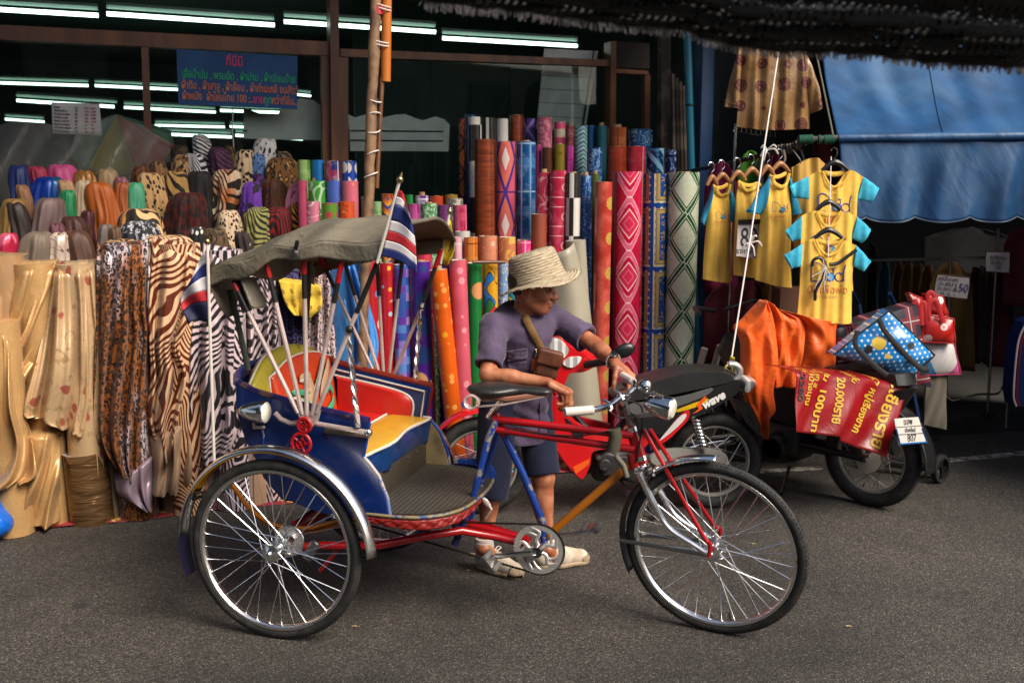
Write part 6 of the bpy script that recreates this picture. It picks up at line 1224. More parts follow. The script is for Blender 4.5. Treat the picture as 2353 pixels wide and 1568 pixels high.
# ================================================================ CYCLE TRISHAW (local frame: x forward, y to the far side, z up, origin under the rear axle)
PSI = R(15.3); _n = gr(640, 1463); TO = Vector((_n.x + .49 * math.sin(PSI), _n.y + .49 * math.cos(PSI), 0))
class Tr:
 def __init__(s, o, psi): s.o = o; s.fx = Vector((math.cos(psi), -math.sin(psi), 0)); s.fy = Vector((math.sin(psi), math.cos(psi), 0))
 def __call__(s, px, py, y):
  r = ray(px, py); t = (y - (CAM - s.o).dot(s.fy)) / r.dot(s.fy); w = CAM + r * t - s.o; return Vector((w.dot(s.fx), w.dot(s.fy), w.z))
 def z(s, px, py, z): w = gr(px, py, z) - s.o; return Vector((w.dot(s.fx), w.dot(s.fy), w.z))
 def world(s, p): return s.o + s.fx * p[0] + s.fy * p[1] + Vector((0, 0, p[2]))
T_ = Tr(TO, PSI)
tri = thing('trishaw', 'blue cycle trishaw with grey canopy, red seat and chrome mudguards', 'trishaw', TO, (0, 0, -PSI))
def tb(mb, name, m, parent=tri, **k): return mb.build(name, m, parent, world=False, **k)
def chip(base, under, k=.6, t=.66):
 return lambda g: g.mix(g.noise(16, detail=6.0, rough=.65).ss(t, t + .05) * k, g.mix(g.noise(4, detail=4.0).ss(.3, .7), tuple(x * .8 for x in base), base), under)
M_blue = mat('trishaw_blue_enamel', chip(hx('0b2a6a'), hx('33405c'), .5, .64), .32, coat=.25, dirt=.28, bump=lambda g: g.noise(12, detail=4.0), bstr=.12)
M_blue2 = mat('frame_blue_enamel', chip(hx('123a8c'), hx('8a8478'), .9, .56), .35, coat=.2)
M_redf = mat('frame_red_enamel', chip(hx('a80f16'), hx('4a2018'), .7, .64), .28, coat=.35)
M_orf = mat('frame_orange_enamel', chip(hx('b86a0c'), hx('5a3a18'), .7, .62), .34, coat=.2)
M_rubber = mat('tyre_rubber', lambda g: g.mix(g.noise(22, detail=4.0).ss(.4, .7), (.012, .012, .012), (.035, .03, .026)), .72, bump=lambda g: g.noise(120, detail=2.0), bstr=.3)
M_chrw = mat('worn_chrome', lambda g: g.mix(g.noise(14, detail=6.0, rough=.7).ss(.62, .7), (.86, .85, .84), (.26, .20, .15)), lambda g: g.noise(9, detail=4.0) * .25 + .10, metal=1.0, var=.05)
M_redv = mat('red_vinyl_upholstery', hx('b0201c'), .38, coat=.15, dirt=.12, bump=lambda g: g.noise(10, detail=3.0), bstr=.25, bdist=.01)
M_orv = mat('orange_red_vinyl_upholstery', hx('c8401c'), .28, coat=.35, bump=lambda g: g.noise(8, detail=3.0), bstr=.25, bdist=.01)
M_yelv = mat('yellow_vinyl_upholstery', lambda g: g.mix(g.noise(7, detail=5.0).ss(.5, .7) * .5, hx('c8982a'), hx('a86a20')), .32, coat=.2, bump=lambda g: g.noise(10, detail=3.0), bstr=.25, bdist=.01)
M_oliv = mat('olive_yellow_vinyl', hx('a89a30'), .35, coat=.2, bump=lambda g: g.noise(9, detail=3.0), bstr=.3, bdist=.01)
M_navv = mat('navy_vinyl_upholstery', hx('10366a'), .32, coat=.25, bump=lambda g: g.noise(7, detail=3.0, dist=.5), bstr=.4, bdist=.015)
M_pip = mat('white_piping', (.62, .57, .50), .45)
M_canv = mat('grey_green_canvas', lambda g: g.mix(g.noise(3.5, detail=5.0).ss(.35, .7), hx('5c5648'), hx('7a7262')), .5, bump=lambda g: g.noise(7, detail=4.0, dist=.8) + g.noise(22, detail=4.0, dist=1.5) * .3, bstr=.7, bdist=.02, dirt=.25)
M_alu = mat('pinkish_aluminium', lambda g: g.mix(g.noise(10, detail=4.0).ss(.4, .65), (.70, .56, .51), (.52, .41, .37)), .32, metal=.35)
M_tapeb = mat('black_tape', (.014, .013, .013), .4); M_redp = mat('red_strut_paint', hx('a81218'), .35)
M_brass = mat('brass', (.55, .40, .16), .28, metal=1.0)
M_redw = mat('carved_red_wood', hx('7a1410'), .5, bump=lambda g: g.noise(30, detail=3.0), bstr=.5, bdist=.008)
# -- wheels
def spoked(parent, C, h, b, Rr, name='wheel', n=36, tr=.0195, world=False, seed=0, mt=None, mr=None, ms=None, spk=.0016, hubw=.045, hubr=.022):
 C, h, b = Vector(C), Vector(h), Vector(b); ax = h.cross(b).normalized()
 on = lambda a, r, s=0.0: C + h * (math.cos(a) * r) + b * (math.sin(a) * r) + ax * s
 mb = MB(); N, K = 72, 12; prof = []
 for k in range(K): a = 2 * math.pi * k / K; prof.append((Rr - tr * 1.05 + tr * 1.05 * math.cos(a), tr * math.sin(a)))
 vs = [on(2 * math.pi * i / N, r, s) for i in range(N) for r, s in prof]; mb.add(vs, [(i * K + k, i * K + (k + 1) % K, ((i + 1) % N) * K + (k + 1) % K, ((i + 1) % N) * K + k) for i in range(N) for k in range(K)])
 for i in range(0, 120):
  a = 2 * math.pi * i / 120
  for s in (-.5, .5):
   p = [on(a - .014, Rr - .0005, s * tr * .25), on(a + .014, Rr - .0005, s * tr * .25), on(a + .02, Rr - .005, s * tr * 1.3), on(a - .008, Rr - .005, s * tr * 1.3)]; q = [on(a - .014, Rr + .0018, s * tr * .25), on(a + .014, Rr + .0018, s * tr * .25), on(a + .02, Rr - .003, s * tr * 1.35), on(a - .008, Rr - .003, s * tr * 1.35)]
   mb.add(p + q, [(4, 5, 6, 7), (0, 1, 5, 4), (1, 2, 6, 5), (2, 3, 7, 6), (3, 0, 4, 7)])
 W = mb.build(name, mt or M_rubber, parent, world=world, ang=40)
 ri = Rr - tr * 2.0; pf = [(ri + .004, -.014), (ri + .002, -.017), (ri - .008, -.0165), (ri - .014, -.010), (ri - .016, 0), (ri - .014, .010), (ri - .008, .0165), (ri + .002, .017), (ri + .004, .014), (ri - .004, .008), (ri - .004, -.008)]; K = len(pf)
 mb = MB(); vs = [on(2 * math.pi * i / N, r, s) for i in range(N) for r, s in pf]; mb.add(vs, [(i * K + k, i * K + (k + 1) % K, ((i + 1) % N) * K + (k + 1) % K, ((i + 1) % N) * K + k) for i in range(N) for k in range(K)])
 rim = mb.build('rim', mr or M_chrw, W, world=world)
 mb = MB(); Q = Matrix((h, b, ax)).transposed(); mb.lathe([(.003, -hubw - .02), (.010, -hubw - .018), (.011, -hubw - .004), (hubr * .75, -hubw), (hubr * 1.55, -hubw + .004), (hubr * 1.55, -hubw + .008), (hubr * .7, -hubw + .014), (hubr * .62, 0), (hubr * .7, hubw - .014), (hubr * 1.55, hubw - .008), (hubr * 1.55, hubw - .004), (hubr * .75, hubw), (.011, hubw + .004), (.010, hubw + .018), (.003, hubw + .02)], 20, C, Q); mb.build('hub', M_chrw, W, world=world)
 base = None
 for i in range(n):
  a = 2 * math.pi * i / n + seed; side = 1 if i % 2 else -1; lead = (1 if (i // 2) % 2 else -1) * 1.15
  p0, p1 = on(a + lead, hubr * 1.45, side * (hubw - .006)), on(a, ri - .014, 0)
  mb = MB(); mb.tube([p0, p1], spk, 4, caps=False); mb.build('spoke', ms or M_chrw, W, world=world, fixn=False)
 mb = MB(); mb.tube([on(-1.35, ri - .014), on(-1.35, ri - .045)], .0035, 6); mb.build('valve', M_blk, W, world=world)
 return W
Rw = .353
spoked(tri, (0, -.49, Rw), (1, 0, 0), (0, 0, 1), Rw, seed=.05); spoked(tri, (0, .49, Rw), (1, 0, 0), (0, 0, 1), Rw, seed=.2)
ST, LN_ = R(26.6) - PSI, R(-7.0); hF = Vector((math.cos(ST), -math.sin(ST), 0)); sF = Vector((math.sin(ST), math.cos(ST), 0)); bF = (sF * math.sin(LN_) + Vector((0, 0, math.cos(LN_)))).normalized(); FC = Vector((1.616, .01, 0)) + bF * Rw
spoked(tri, FC, hF, bF, Rw, seed=.1); axF = hF.cross(bF)
def onF(a, r, s=0.0): return FC + hF * (math.cos(a) * r) + bF * (math.sin(a) * r) + axF * s      # axF points to the near side
for s in (-1, 1):
 mb = MB(); mb.lathe([(.001, .10), (.022, .098), (.03, .085), (.031, .05), (.024, .045)], 18, (0, s * .49, Rw), Matrix.Rotation(R(90) * -s * -1, 3, 'X') if s < 0 else Matrix.Rotation(R(-90), 3, 'X')); tb(mb, 'hub_cap', M_chrw)
mb = MB(); mb.tube([(0, -.52, Rw), (0, .52, Rw)], .012, 10); tb(mb, 'rear_axle', M_steel)
mb = MB(); mb.lathe([(.02, -.004), (.062, -.004), (.064, .0), (.062, .004), (.055, .005), (.053, .0), (.052, -.003)], 30, (.02, -.415, Rw + .012), Matrix.Rotation(R(90), 3, 'X')); tb(mb, 'brake_disc', M_chrw)
mb = MB(); mb.box((.11, -.41, Rw - .02), (.04, .03, .09), Matrix.Rotation(.5, 3, 'Y'), .012); tb(mb, 'brake_caliper', M_steel)
# -- mudguards
def fender(y, a0, a1, r, w, m, name='mudguard', hh=.018, par=tri):
 mb = MB(); N, K = 40, 8
 def f(u, v):
  a = lerp(a0, a1, u); t = (v - .5) * 2; rr = r + hh * (1 - t * t); return Vector((math.cos(a) * rr, y + t * w / 2, Rw + math.sin(a) * rr))
 mb.grid(f, N, K); return tb(mb, name, m, par, solid=.0022)
for y in (-.49, .49):
 o = fender(y, R(178), R(2), .392, .075, M_chrw); fender(y, R(150), R(20), .386, .070, mat('yellow_mudguard_lining', hx('b07a18'), .5), 'mudguard_lining', .014, o)
 fender(y, R(200), R(166), .394, .074, mat('dark_violet_mudguard', hx('1a1830'), .4), 'mudguard_tail', .018, o)
 for a in (R(150), R(95), R(25)):
  mb = MB(); mb.tube([(math.cos(a) * .388, y, Rw + math.sin(a) * .388), (math.cos(a) * .30, y + (.13 if y < 0 else -.13), Rw + math.sin(a) * .31 + .03)], .005, 6); tb(mb, 'mudguard_stay', M_steel, o)
for pts in ([(430, 1150), (462, 1140), (520, 1125)],):
 mb = MB(); mb.tube([T_(x, y_, -.46) for x, y_ in pts], .007, 6); tb(mb, 'rear_bracket', M_dark)
# -- body
OUT = [(-.21, .96), (-.142, .927), (.014, .893), (.168, .866), (.336, .839), (.323, .77), (.308, .702), (.335, .675), (.369, .633), (.402, .548), (.413, .475), (.30, .463), (.131, .47), (.03, .495), (-.054, .533), (-.11, .59), (-.143, .667), (-.187, .752), (-.212, .85)]
LOW = [q for q in OUT]
for s in (-1, 1):
 mb = MB(); y = s * .352; mb.prism([(x, y - .011, z) for x, z in OUT], (0, .022, 0)); o = tb(mb, 'side_panel', M_blue)
 mb = MB(); mb.tube([(x, y, z + .004) for x, z in OUT[:5]], .016, 8, flat=.8); tb(mb, 'top_rail', mat('purple_blue_rail', chip(hx('241f56'), hx('6a4a3a'), .8, .55), .4) if s < 0 else mat('rail_red_wood', chip(hx('7a2416'), hx('a07a5a'), .5, .6), .45), o)
 mb = MB(); mb.tube([(x, y, z) for x, z in OUT[6:11]], .010, 6); tb(mb, 'edge_trim', mat('worn_white_blue_edge', chip(hx('5a6a9a'), hx('b0a090'), .8, .5), .5) if s < 0 else M_blue2, o)
 mb = MB(); mb.tube([(OUT[4][0], y, OUT[4][1]), (OUT[5][0], y, OUT[5][1]), (OUT[6][0], y, OUT[6][1])], .009, 6); tb(mb, 'front_edge', M_redw if s > 0 else M_blue2, o)
 if s > 0:
  for k in range(8):
   p = Vector((lerp(-.14, .33, k / 7), y, lerp(.935, .845, k / 7) + .018)); mb = MB(); mb.sphere(p, .005, 8, 5); tb(mb, 'rail_nail', M_brass, o)
RC = [(-.21, .95), (-.212, .85), (-.187, .752), (-.143, .667), (-.09, .57), (-.02, .50)]
def rearf(u, v):
 x, _, z = pl([(a, 0, c) for a, c in RC], v); y = lerp(-.352, .352, u); return Vector((x - .13 * (1 - (y / .352) ** 2) * (1 - .4 * v), y, z + .02 * (1 - (y / .352) ** 2) * (1 - v)))
mb = MB(); mb.grid(rearf, 24, 14); tb(mb, 'rear_panel', M_blue, solid=.016)
mb = MB(); mb.tube([rearf(i / 24, 0) + Vector((0, 0, .004)) for i in range(25)], .016, 8); tb(mb, 'rear_rail', M_blue2)
mb = MB(); mb.prism([(-.05, -.34, .50), (.30, -.34, .468), (.30, .34, .468), (-.05, .34, .50)], (0, 0, .014)); tb(mb, 'underfloor', M_dark, smooth=False)
FZ = .468
ft = [(.30, -.36), (.44, -.365), (.54, -.345), (.62, -.28), (.665, -.18), (.68, 0), (.665, .18), (.62, .28), (.54, .345), (.44, .365), (.30, .36)]; ftc = smooth_pts([(x, y, 0) for x, y in ft], 4)
mb = MB(); mb.prism([(p.x, p.y, FZ) for p in ftc], (0, 0, .018)); fb_ = tb(mb, 'footboard', mat('footboard_wood', hx('3a3022'), .6), smooth=False)
def c_tread(g):
 x, y, z = g.sep(g.obvec()); d = ((x * 150.0).sin() * (y * 150.0).sin()).abs(); return g.mix(d.ss(.25, .5) * .6, (.03, .027, .021), g.mix(g.noise(5, detail=5.0).ss(.4, .65), (.085, .075, .058), (.045, .036, .026)))
M_tread = mat('worn_tread_plate', c_tread, .55, bump=lambda g: ((g.sep(g.obvec())[0] * 150.0).sin() * (g.sep(g.obvec())[1] * 150.0).sin()).abs(), bstr=.6, bdist=.003)
mb = MB(); mb.add([(p.x * .96 + .012, p.y * .955, FZ + .021) for p in ftc], [tuple(range(len(ftc)))]); tb(mb, 'tread_plate', M_tread, fb_, smooth=False)
mb = MB(); mb.tube([(p.x, p.y, FZ + .014) for p in ftc], .0065, 8); tb(mb, 'board_edge', mat('ochre_edge', chip(hx('8a7c5a'), hx('24407a'), .9, .52), .5), fb_)
mb = MB(); k = len(ftc); rr_ = random.Random(3)
mb.grid(lambda u, v: Vector((pl(ftc, u * .46).x, pl(ftc, u * .46).y, FZ + .002 - (.036 * math.sin(math.pi * min(1, .06 + u * .94)) ** .7) * v)) + Vector((pl(ftc, u * .46).x - .35, pl(ftc, u * .46).y, 0)).normalized() * (.002 + .003 * math.sin(u * 55) * math.sin(v * 6) + .002 * math.sin(u * 110 + v * 9)), 110, 8); tb(mb, 'carved_trim', M_redw, fb_, solid=.01)
mb = MB(); mb.tube([(.44, .37, FZ + .03), (.54, .35, FZ + .035), (.62, .29, FZ + .03), (.655, .2, FZ + .03)], .022, 8); tb(mb, 'far_rim', M_blue2, fb_)
M_paint = mat('painted_inner_panel', lambda g: g.mix((g.noise(9, detail=5.0) - .5).abs().ss(.05, .02) * g.noise(4, detail=2.0).ss(.45, .55), g.mix(g.noise(6, detail=5.0).ss(.4, .65), hx('a8946a'), hx('6a5a3c')), hx('2a4a24')), .6)
mb = MB(); mb.prism([(.31, .338, .70), (.335, .338, .675), (.369, .338, .633), (.402, .338, .548), (.413, .338, .49), (.28, .338, .49)], (0, -.004, 0)); tb(mb, 'painted_panel', M_paint, smooth=False)
# -- seat
mb = MB(); mb.box((.302, 0, .535), (.016, .67, .12), None, .003); tb(mb, 'seat_riser', mat('dark_riser_board', hx('3a342a'), .5))
for k in range(7): mb = MB(); mb.sphere((.312, -.3 + k * .1, .582), .0045, 6, 4); tb(mb, 'riser_screw', M_steel)
seat = MB(); seat.box((.09, 0, .645), (.45, .675, .12), None, .03); se = tb(seat, 'seat', M_navv)
mb = MB(); mb.grid(lambda u, v: Vector((lerp(-.13, .135, v), lerp(-.325, .325, u), .709 + .02 * math.sin(math.pi * u) ** .5 * math.sin(math.pi * v) ** .6)), 20, 12); tb(mb, 'seat_top', M_redv, se, solid=.004)
mb = MB(); mb.grid(lambda u, v: Vector((lerp(.138, .322 - .012 * math.cos(u * 6.28 * 1.5), v), lerp(-.332, .332, u), .710 + .008 * math.sin(math.pi * u) ** .5 * math.sin(math.pi * v) ** .5 - .012 * v * v)), 20, 8); tb(mb, 'seat_front_band', M_yelv, se, solid=.004)
mb = MB(); mb.tube([(.136, -.332, .713), (.136, .332, .713)], .0055, 6); tb(mb, 'piping', M_pip, se)
mb = MB(); mb.tube([(.14, -.333, .712)] + [(.322 - .012 * math.cos(i / 20 * 9.4), lerp(-.333, .333, i / 20), .700) for i in range(21)] + [(.14, .333, .712)], .0065, 6); tb(mb, 'piping', M_pip, se)
mb = MB(); mb.grid(lambda u, v: Vector((.320 - .012 * math.cos(u * 9.4) - .02 * v + .006 * math.sin(u * 26), lerp(-.332, .332, u), lerp(.699, .588, v))), 40, 8); tb(mb, 'seat_skirt', M_navv, se, solid=.004)
AR = [(-.10, .90), (.30, .815), (.285, .72), (.28, .70), (-.12, .70)]
mb = MB(); mb.prism([(x, .336, z) for x, z in [(-.16, .915), (.322, .825), (.297, .695), (-.16, .695)]], (0, -.012, 0)); al = tb(mb, 'armrest_lining', M_navv)
mb = MB(); PI_ = [(-.12, .875), (.10, .838), (.20, .815), (.245, .79), (.258, .755), (.25, .70), (-.12, .70)]; c0 = Vector((.06, .31, .78))
ring = smooth_pts([(x, .322, z) for x, z in PI_[:6]], 5); nr = len(ring); mb.add([Vector((p.x, .322, p.z)) for p in ring] + [Vector((-.12, .322, .70))] + [Vector((lerp(p.x, .06, .12), .30, lerp(p.z, .77, .12))) for p in ring] + [Vector((-.1, .30, .71))], [(i, i + 1, i + 1 + nr + 1, i + nr + 1) for i in range(nr)] + [tuple(range(nr + 1, 2 * nr + 2))]); tb(mb, 'armrest_pad', M_redv, al, ang=60)
mb = MB(); mb.tube([p + Vector((0, -.004, 0)) for p in ring], .005, 6); tb(mb, 'piping', M_pip, al)
mb = MB(); mb.tube([(-.14, .322, .905), (.31, .322, .822), (.30, .322, .76), (.29, .322, .70)], .004, 6); tb(mb, 'piping', M_pip, al)
def ztop(t): return .92 + .125 * (1 - abs(t) ** 2.4)
def backf(ins, dep, lo=.70, zin=0.0):
 def f(u, v):
  t = (u - .5) * 2 * ins; y = t * .335; zt = ztop(t) - zin; z = lerp(lo, zt, v); bul = (max(0, 1 - (abs(u - .5) * 2) ** 4)) ** .5 * (max(0, 1 - (abs(v * .9 - .2) / .8) ** 3)) ** .5
  return Vector((-.205 - .06 * (1 - t * t) + (v * -.03) + dep * (.35 + .65 * bul), y, z))
 return f
mb = MB(); mb.grid(backf(1, .10), 30, 20); bk = tb(mb, 'backrest', M_oliv, solid=.05)
mb = MB(); f_ = backf(1, .108); mb.grid(lambda u, v: f_(u * .30, v * .62), 10, 12); tb(mb, 'bolster', M_navv, bk, solid=.006)
def inner(u, v):
 t = (u - .5) * 2 * .80; y = t * .335 + .05; zt = .70 + (ztop(t * .9) - .70) * .90 - .0; z = lerp(.702, zt, v); bul = (max(0, 1 - (abs(u - .5) * 2) ** 3)) ** .5 * (max(0, 1 - (abs(v * .92 - .2) / .8) ** 3)) ** .5
 return Vector((-.200 - .06 * (1 - t * t) - v * .03 + .10 + .055 * bul, y, z))
mb = MB(); mb.grid(inner, 30, 22); ib = tb(mb, 'backrest_cushion', M_orv, bk, solid=.01)
mb = MB(); mb.tube([inner(0, i / 14) for i in range(15)] + [inner(i / 24, 1) for i in range(1, 25)] + [inner(1, 1 - i / 14) for i in range(1, 15)], .006, 6); tb(mb, 'piping', M_pip, bk)
mb = MB(); g_ = backf(1, .10); mb.tube([g_(0, i / 10) for i in range(11)] + [g_(i / 24, 1) for i in range(1, 25)] + [g_(1, 1 - i / 10) for i in range(1, 11)], .006, 6); tb(mb, 'piping', M_pip, bk)
mb = MB(); mb.tube([f_(.30, i / 10 * .62) + Vector((.004, 0, 0)) for i in range(11)] + [f_(.30 * (1 - i / 8), .62) + Vector((.004, 0, 0)) for i in range(1, 9)], .005, 6); tb(mb, 'piping', M_pip, bk)
def onback(a, c, off=.016):   # a across -1..1 , c up 0..1
 p = inner(.5 + a * .5, c); return p + Vector((off, 0, 0))
M_fe = mat('beige_applique', hx('b89a78'), .6); M_gr = mat('green_applique', hx('2aa07a'), .55); M_wh = mat('white_applique', (.6, .56, .5), .6)
def feather(a, c, ang, L, w, m):
 p = onback(a, c); Q = Matrix.Rotation(ang, 3, 'X'); mb = MB(); mb.sphere(p, (.008, w * 1.35, L * 1.25), 8, 6, Q); tb(mb, 'applique_feather', m, ib)
for k in range(7): feather(-.62 + k * .085, .50 - k * .028, 1.15 - k * .05, .035, .010, M_wh if k < 4 else M_gr)
for k in range(6): feather(-.52 + k * .085, .58 - k * .02, 1.25, .03, .010, M_gr)
for k in range(8): feather(.50 - k * .055, .80 - k * .055, -.45 + k * .03, .045, .010, M_fe if k % 2 else M_gr)
for k in range(6): feather(.62 - k * .05, .72 - k * .05, -.30, .045, .009, M_fe)
for k in range(7): feather(-.02 + .03 * math.sin(k), .64 - k * .07, .25 * math.sin(k * 2), .034, .022, M_fe)
feather(-.16, .70, 1.3, .03, .016, M_fe); feather(-.24, .69, 1.7, .014, .007, M_wh)
rb = smooth_pts([(-.45, .20, 0), (-.25, .15, 0), (-.05, .12, 0), (.2, .10, 0), (.42, .12, 0), (.62, .2, 0), (.70, .33, 0), (.66, .46, 0), (.56, .5, 0), (.5, .42, 0)], 5)
mb = MB(); mb.grid(lambda u, v: onback(pl(rb, u).x, pl(rb, u).y + (v - .5) * .13, .018), 40, 3); tb(mb, 'applique_ribbon', M_gr, ib, solid=.004)
text('THE ACE', .030, None, M_ink, 'ribbon_lettering', ib, world=False, warp=lambda v: onback(.40 + v.x / .27, .125 + v.y * 2.9 + .12 * (v.x / .27) ** 2, .0225), align='CENTER')
# -- folding canopy
XS = [-.27, -.2, -.11, .014, .168, .30, .37, .45]; ZC = [1.425, 1.487, 1.535, 1.583, 1.600, 1.603, 1.600, 1.592]; ZE = [1.405, 1.435, 1.462, 1.497, 1.518, 1.528, 1.53, 1.522]
itp = lambda xs, ys, x: float(np.interp(x, xs, ys))
def canf(u, v):
 x = lerp(-.27, .45, u); t = (v - .5) * 2; y = t * .445; ze = itp(XS, ZE, x) - (.035 * t if t > 0 else 0); zc = itp(XS, ZC, x)
 rib = min(abs(x - q) for q in (-.2, .02, .2, .44)); sag = .010 * min(1, rib / .07)
 return Vector((x - .035 * (t > 0) * t * (1 if u > .5 else .3), y, ze + (zc - ze) * (1 - abs(t) ** 2.2) - sag + .005 * math.sin(x * 26 + t * 5)))
mb = MB(); mb.grid(canf, 60, 30); cn = tb(mb, 'canopy', M_canv, solid=.004, ang=0)
for s in (0, 1):
 def val(u, v):
  p = canf(u, s); return p + Vector((.004 * math.sin(u * 30), (-1 if s == 0 else 1) * (.010 * math.sin(u * 19 + 2) * v + .006), -v * (.058 + .012 * math.sin(u * 6.28 * 1.5))))
 mb = MB(); mb.grid(val, 60, 6); o = tb(mb, 'canopy_skirt', M_canv, cn, solid=.003, ang=0)
 mb = MB(); mb.tube([canf(i / 60, s) + Vector((0, -.003 if s == 0 else .003, .002)) for i in range(61)], .004, 6); tb(mb, 'seam', M_canv, o)
def frt(u, v):
 p = canf(1, u); return p + Vector((.008 * v, 0, -v * (.024 + .008 * math.sin(u * 9))))
mb = MB(); mb.tube([canf(1, i / 30) for i in range(31)], .008, 8); tb(mb, 'front_hem', M_canv, cn)
def rearfl(u, v):
 p = canf(0, u); return p + Vector((.02 * v + .015 * math.sin(u * 12) * v, 0, -v * (.07 + .10 * (u < .22) * math.sin(min(1, u / .22) * math.pi) + .02 * math.sin(u * 14))))
mb = MB(); mb.grid(rearfl, 40, 8); tb(mb, 'canopy_skirt', M_canv, cn, solid=.003, ang=0)
mb = MB(); mb.grid(lambda u, v: Vector((-.20 + .09 * u + .05 * v, -.40 + .04 * math.sin(u * 7), lerp(1.40, 1.24 + .05 * u, v) + .02 * math.sin(u * 5))), 14, 10); tb(mb, 'hanging_flap', M_canv, cn, solid=.003, ang=0)
bp = T_(683, 560, -.462); mb = MB(); mb.box(bp + Vector((0, -.006, -.004)), (.016, .008, .035), Matrix.Rotation(.25, 3, 'Y'), .003); bu = tb(mb, 'buckle', M_blk, cn); mb = MB(); mb.tube([T_(695, 536, -.452), T_(686, 552, -.462), T_(680, 583, -.468)], .007, 6, flat=.3); tb(mb, 'strap', M_canv, bu); mb = MB(); mb.sphere(T_(680, 580, -.472), .006, 8, 5); tb(mb, 'snap_button', M_chr, bu)
def strut(pts, y, red=.0, black=.0, y1=None, r=.008):
 P = [T_(px, py, y if i == 0 else (y if y1 is None else lerp(y, y1, i / (len(pts) - 1)))) for i, (px, py) in enumerate(pts)]; A, B = P[0], P[-1]
 mb = MB(); mb.tube(P, r, 10); o = tb(mb, 'canopy_strut', M_alu)
 if black: mb = MB(); mb.tube([B.lerp(A, red * .98), B.lerp(A, red + black)], r + .0015, 10); tb(mb, 'tape_wrap', M_tapeb, o)
 if red: mb = MB(); mb.tube([B, B.lerp(A, red)], r + .002, 10); tb(mb, 'painted_tip', M_redp, o)
 return o
for pts, rd, bl in [([(685, 948), (538, 650)], .06, .16), ([(695, 951), (610, 598)], .11, .16), ([(705, 953), (698, 588)], .11, .15), ([(717, 953), (789, 580)], .18, .12), ([(727, 948), (803, 756)], 0, 0), ([(803, 756), (868, 600)], 0, .75)]: strut(pts, -.425, rd, bl, r=.0085)
for pts, rd, bl in [([(861, 858), (735, 590)], .10, .2), ([(872, 859), (791, 600)], 0, .3), ([(881, 861), (866, 600)], 0, .3), ([(893, 862), (924, 600)], 0, .32), ([(904, 862), (967, 708)], 0, 0), ([(967, 708), (1014, 572)], .3, .6)]: strut(pts, .425, rd, bl)
for (x, y, yy) in ((803, 756, -.43), (967, 708, .43)): mb = MB(); mb.sphere(T_(x, y, yy), .016, 10, 6); tb(mb, 'strut_joint', M_tapeb)
for (a, c, yy) in (((800, 762), (822, 980), -.405), ((967, 712), (950, 905), .405)):
 A, B = T_(*a, yy), T_(*c, yy if yy < 0 else .36); mb = MB(); n = 40
 for h_ in range(2): mb.tube([A.lerp(B, i / n) + Vector((math.cos(i * .55 + h_ * 3.14) * .006, math.sin(i * .55 + h_ * 3.14) * .006, 0)) for i in range(n + 1)], .006, 6)
 tb(mb, 'twisted_stay', M_chrw); mb = MB(); mb.tube([B.lerp(A, .22), B], .011, 8); tb(mb, 'stay_socket', M_alu)
for (a, c) in (((760, 1065), (650, 600)), ): pass
for pts, y in (([(570, 850), (530, 665)], -.33), ([(700, 790), (712, 600)], .1)):
 mb = MB(); mb.tube([T_(*p_, y) for p_ in pts], .013, 6, flat=.4); tb(mb, 'canvas_strap', mat('grey_green_webbing', hx('4a5044'), .7))
mb = MB(); mb.prism([T_(x, y_, -.43) for x, y_ in [(683, 948), (730, 945), (722, 975), (708, 988), (695, 975)]], (0, .03, 0)); pv = tb(mb, 'pivot_bracket', M_alu, smooth=False)
for (cx_, cy_, r_, star) in ((699, 976, .026, 0), (692, 1018, .038, 1)):
 c_ = T_(cx_, cy_, -.435); mb = MB(); mb.tube([c_ + Vector((math.cos(i * .2618) * r_, 0, math.sin(i * .2618) * r_)) for i in range(24)], .007, 6, closed=True); o = tb(mb, 'hand_wheel', M_redp)
 mb = MB(); mb.lathe([(.001, -.012), (r_ * .45, -.010), (r_ * .5, .008)], 14, c_, Matrix.Rotation(R(90), 3, 'X')); tb(mb, 'boss', M_redp, o)
 for k in range(5): mb = MB(); a = k * 1.257; mb.tube([c_, c_ + Vector((math.cos(a) * r_, 0, math.sin(a) * r_))], .005, 5); tb(mb, 'wheel_arm', M_redp, o)
mb = MB(); mb.tube([T_(*p_, -.40) for p_ in [(632, 948), (645, 962), (668, 972), (700, 968), (740, 975), (845, 993)]], .010, 8); tb(mb, 'handrail', M_alu); mb = MB(); mb.sphere(T_(846, 993, -.40), .016, 10, 6); tb(mb, 'handrail_knob', M_chrw)
mb = MB(); mb.prism([T_(x, y_, -.372) for x, y_ in [(745, 984), (848, 996), (848, 1006), (745, 994)]], (0, .01, 0)); tb(mb, 'rail_plate', M_rust, smooth=False)
mb = MB(); mb.prism([T_(x, y_, .44) for x, y_ in [(858, 856), (908, 862), (900, 880), (870, 878)]], (0, -.03, 0)); tb(mb, 'pivot_bracket', M_alu, smooth=False)
lc = T_(588, 945, -.40); Qx = Matrix.Rotation(R(90), 3, 'Y'); lp = None
mb = MB(); mb.lathe([(.001, -.075), (.012, -.070), (.026, -.05), (.038, -.015), (.043, .02), (.044, .04), (.041, .045)], 24, lc, Qx); lp = tb(mb, 'side_lamp', M_chrw); mb = MB(); mb.lathe([(.041, .042), (.030, .050), (.001, .053)], 20, lc, Qx); tb(mb, 'lens', mat('lamp_lens', (.75, .72, .62), .15, spec=.8), lp); mb = MB(); mb.tube([lc + Vector((-.01, 0, -.04)), lc + Vector((-.015, .01, -.065)), lc + Vector((.01, .04, -.07))], .008, 8); tb(mb, 'lamp_bracket', M_alu, lp)
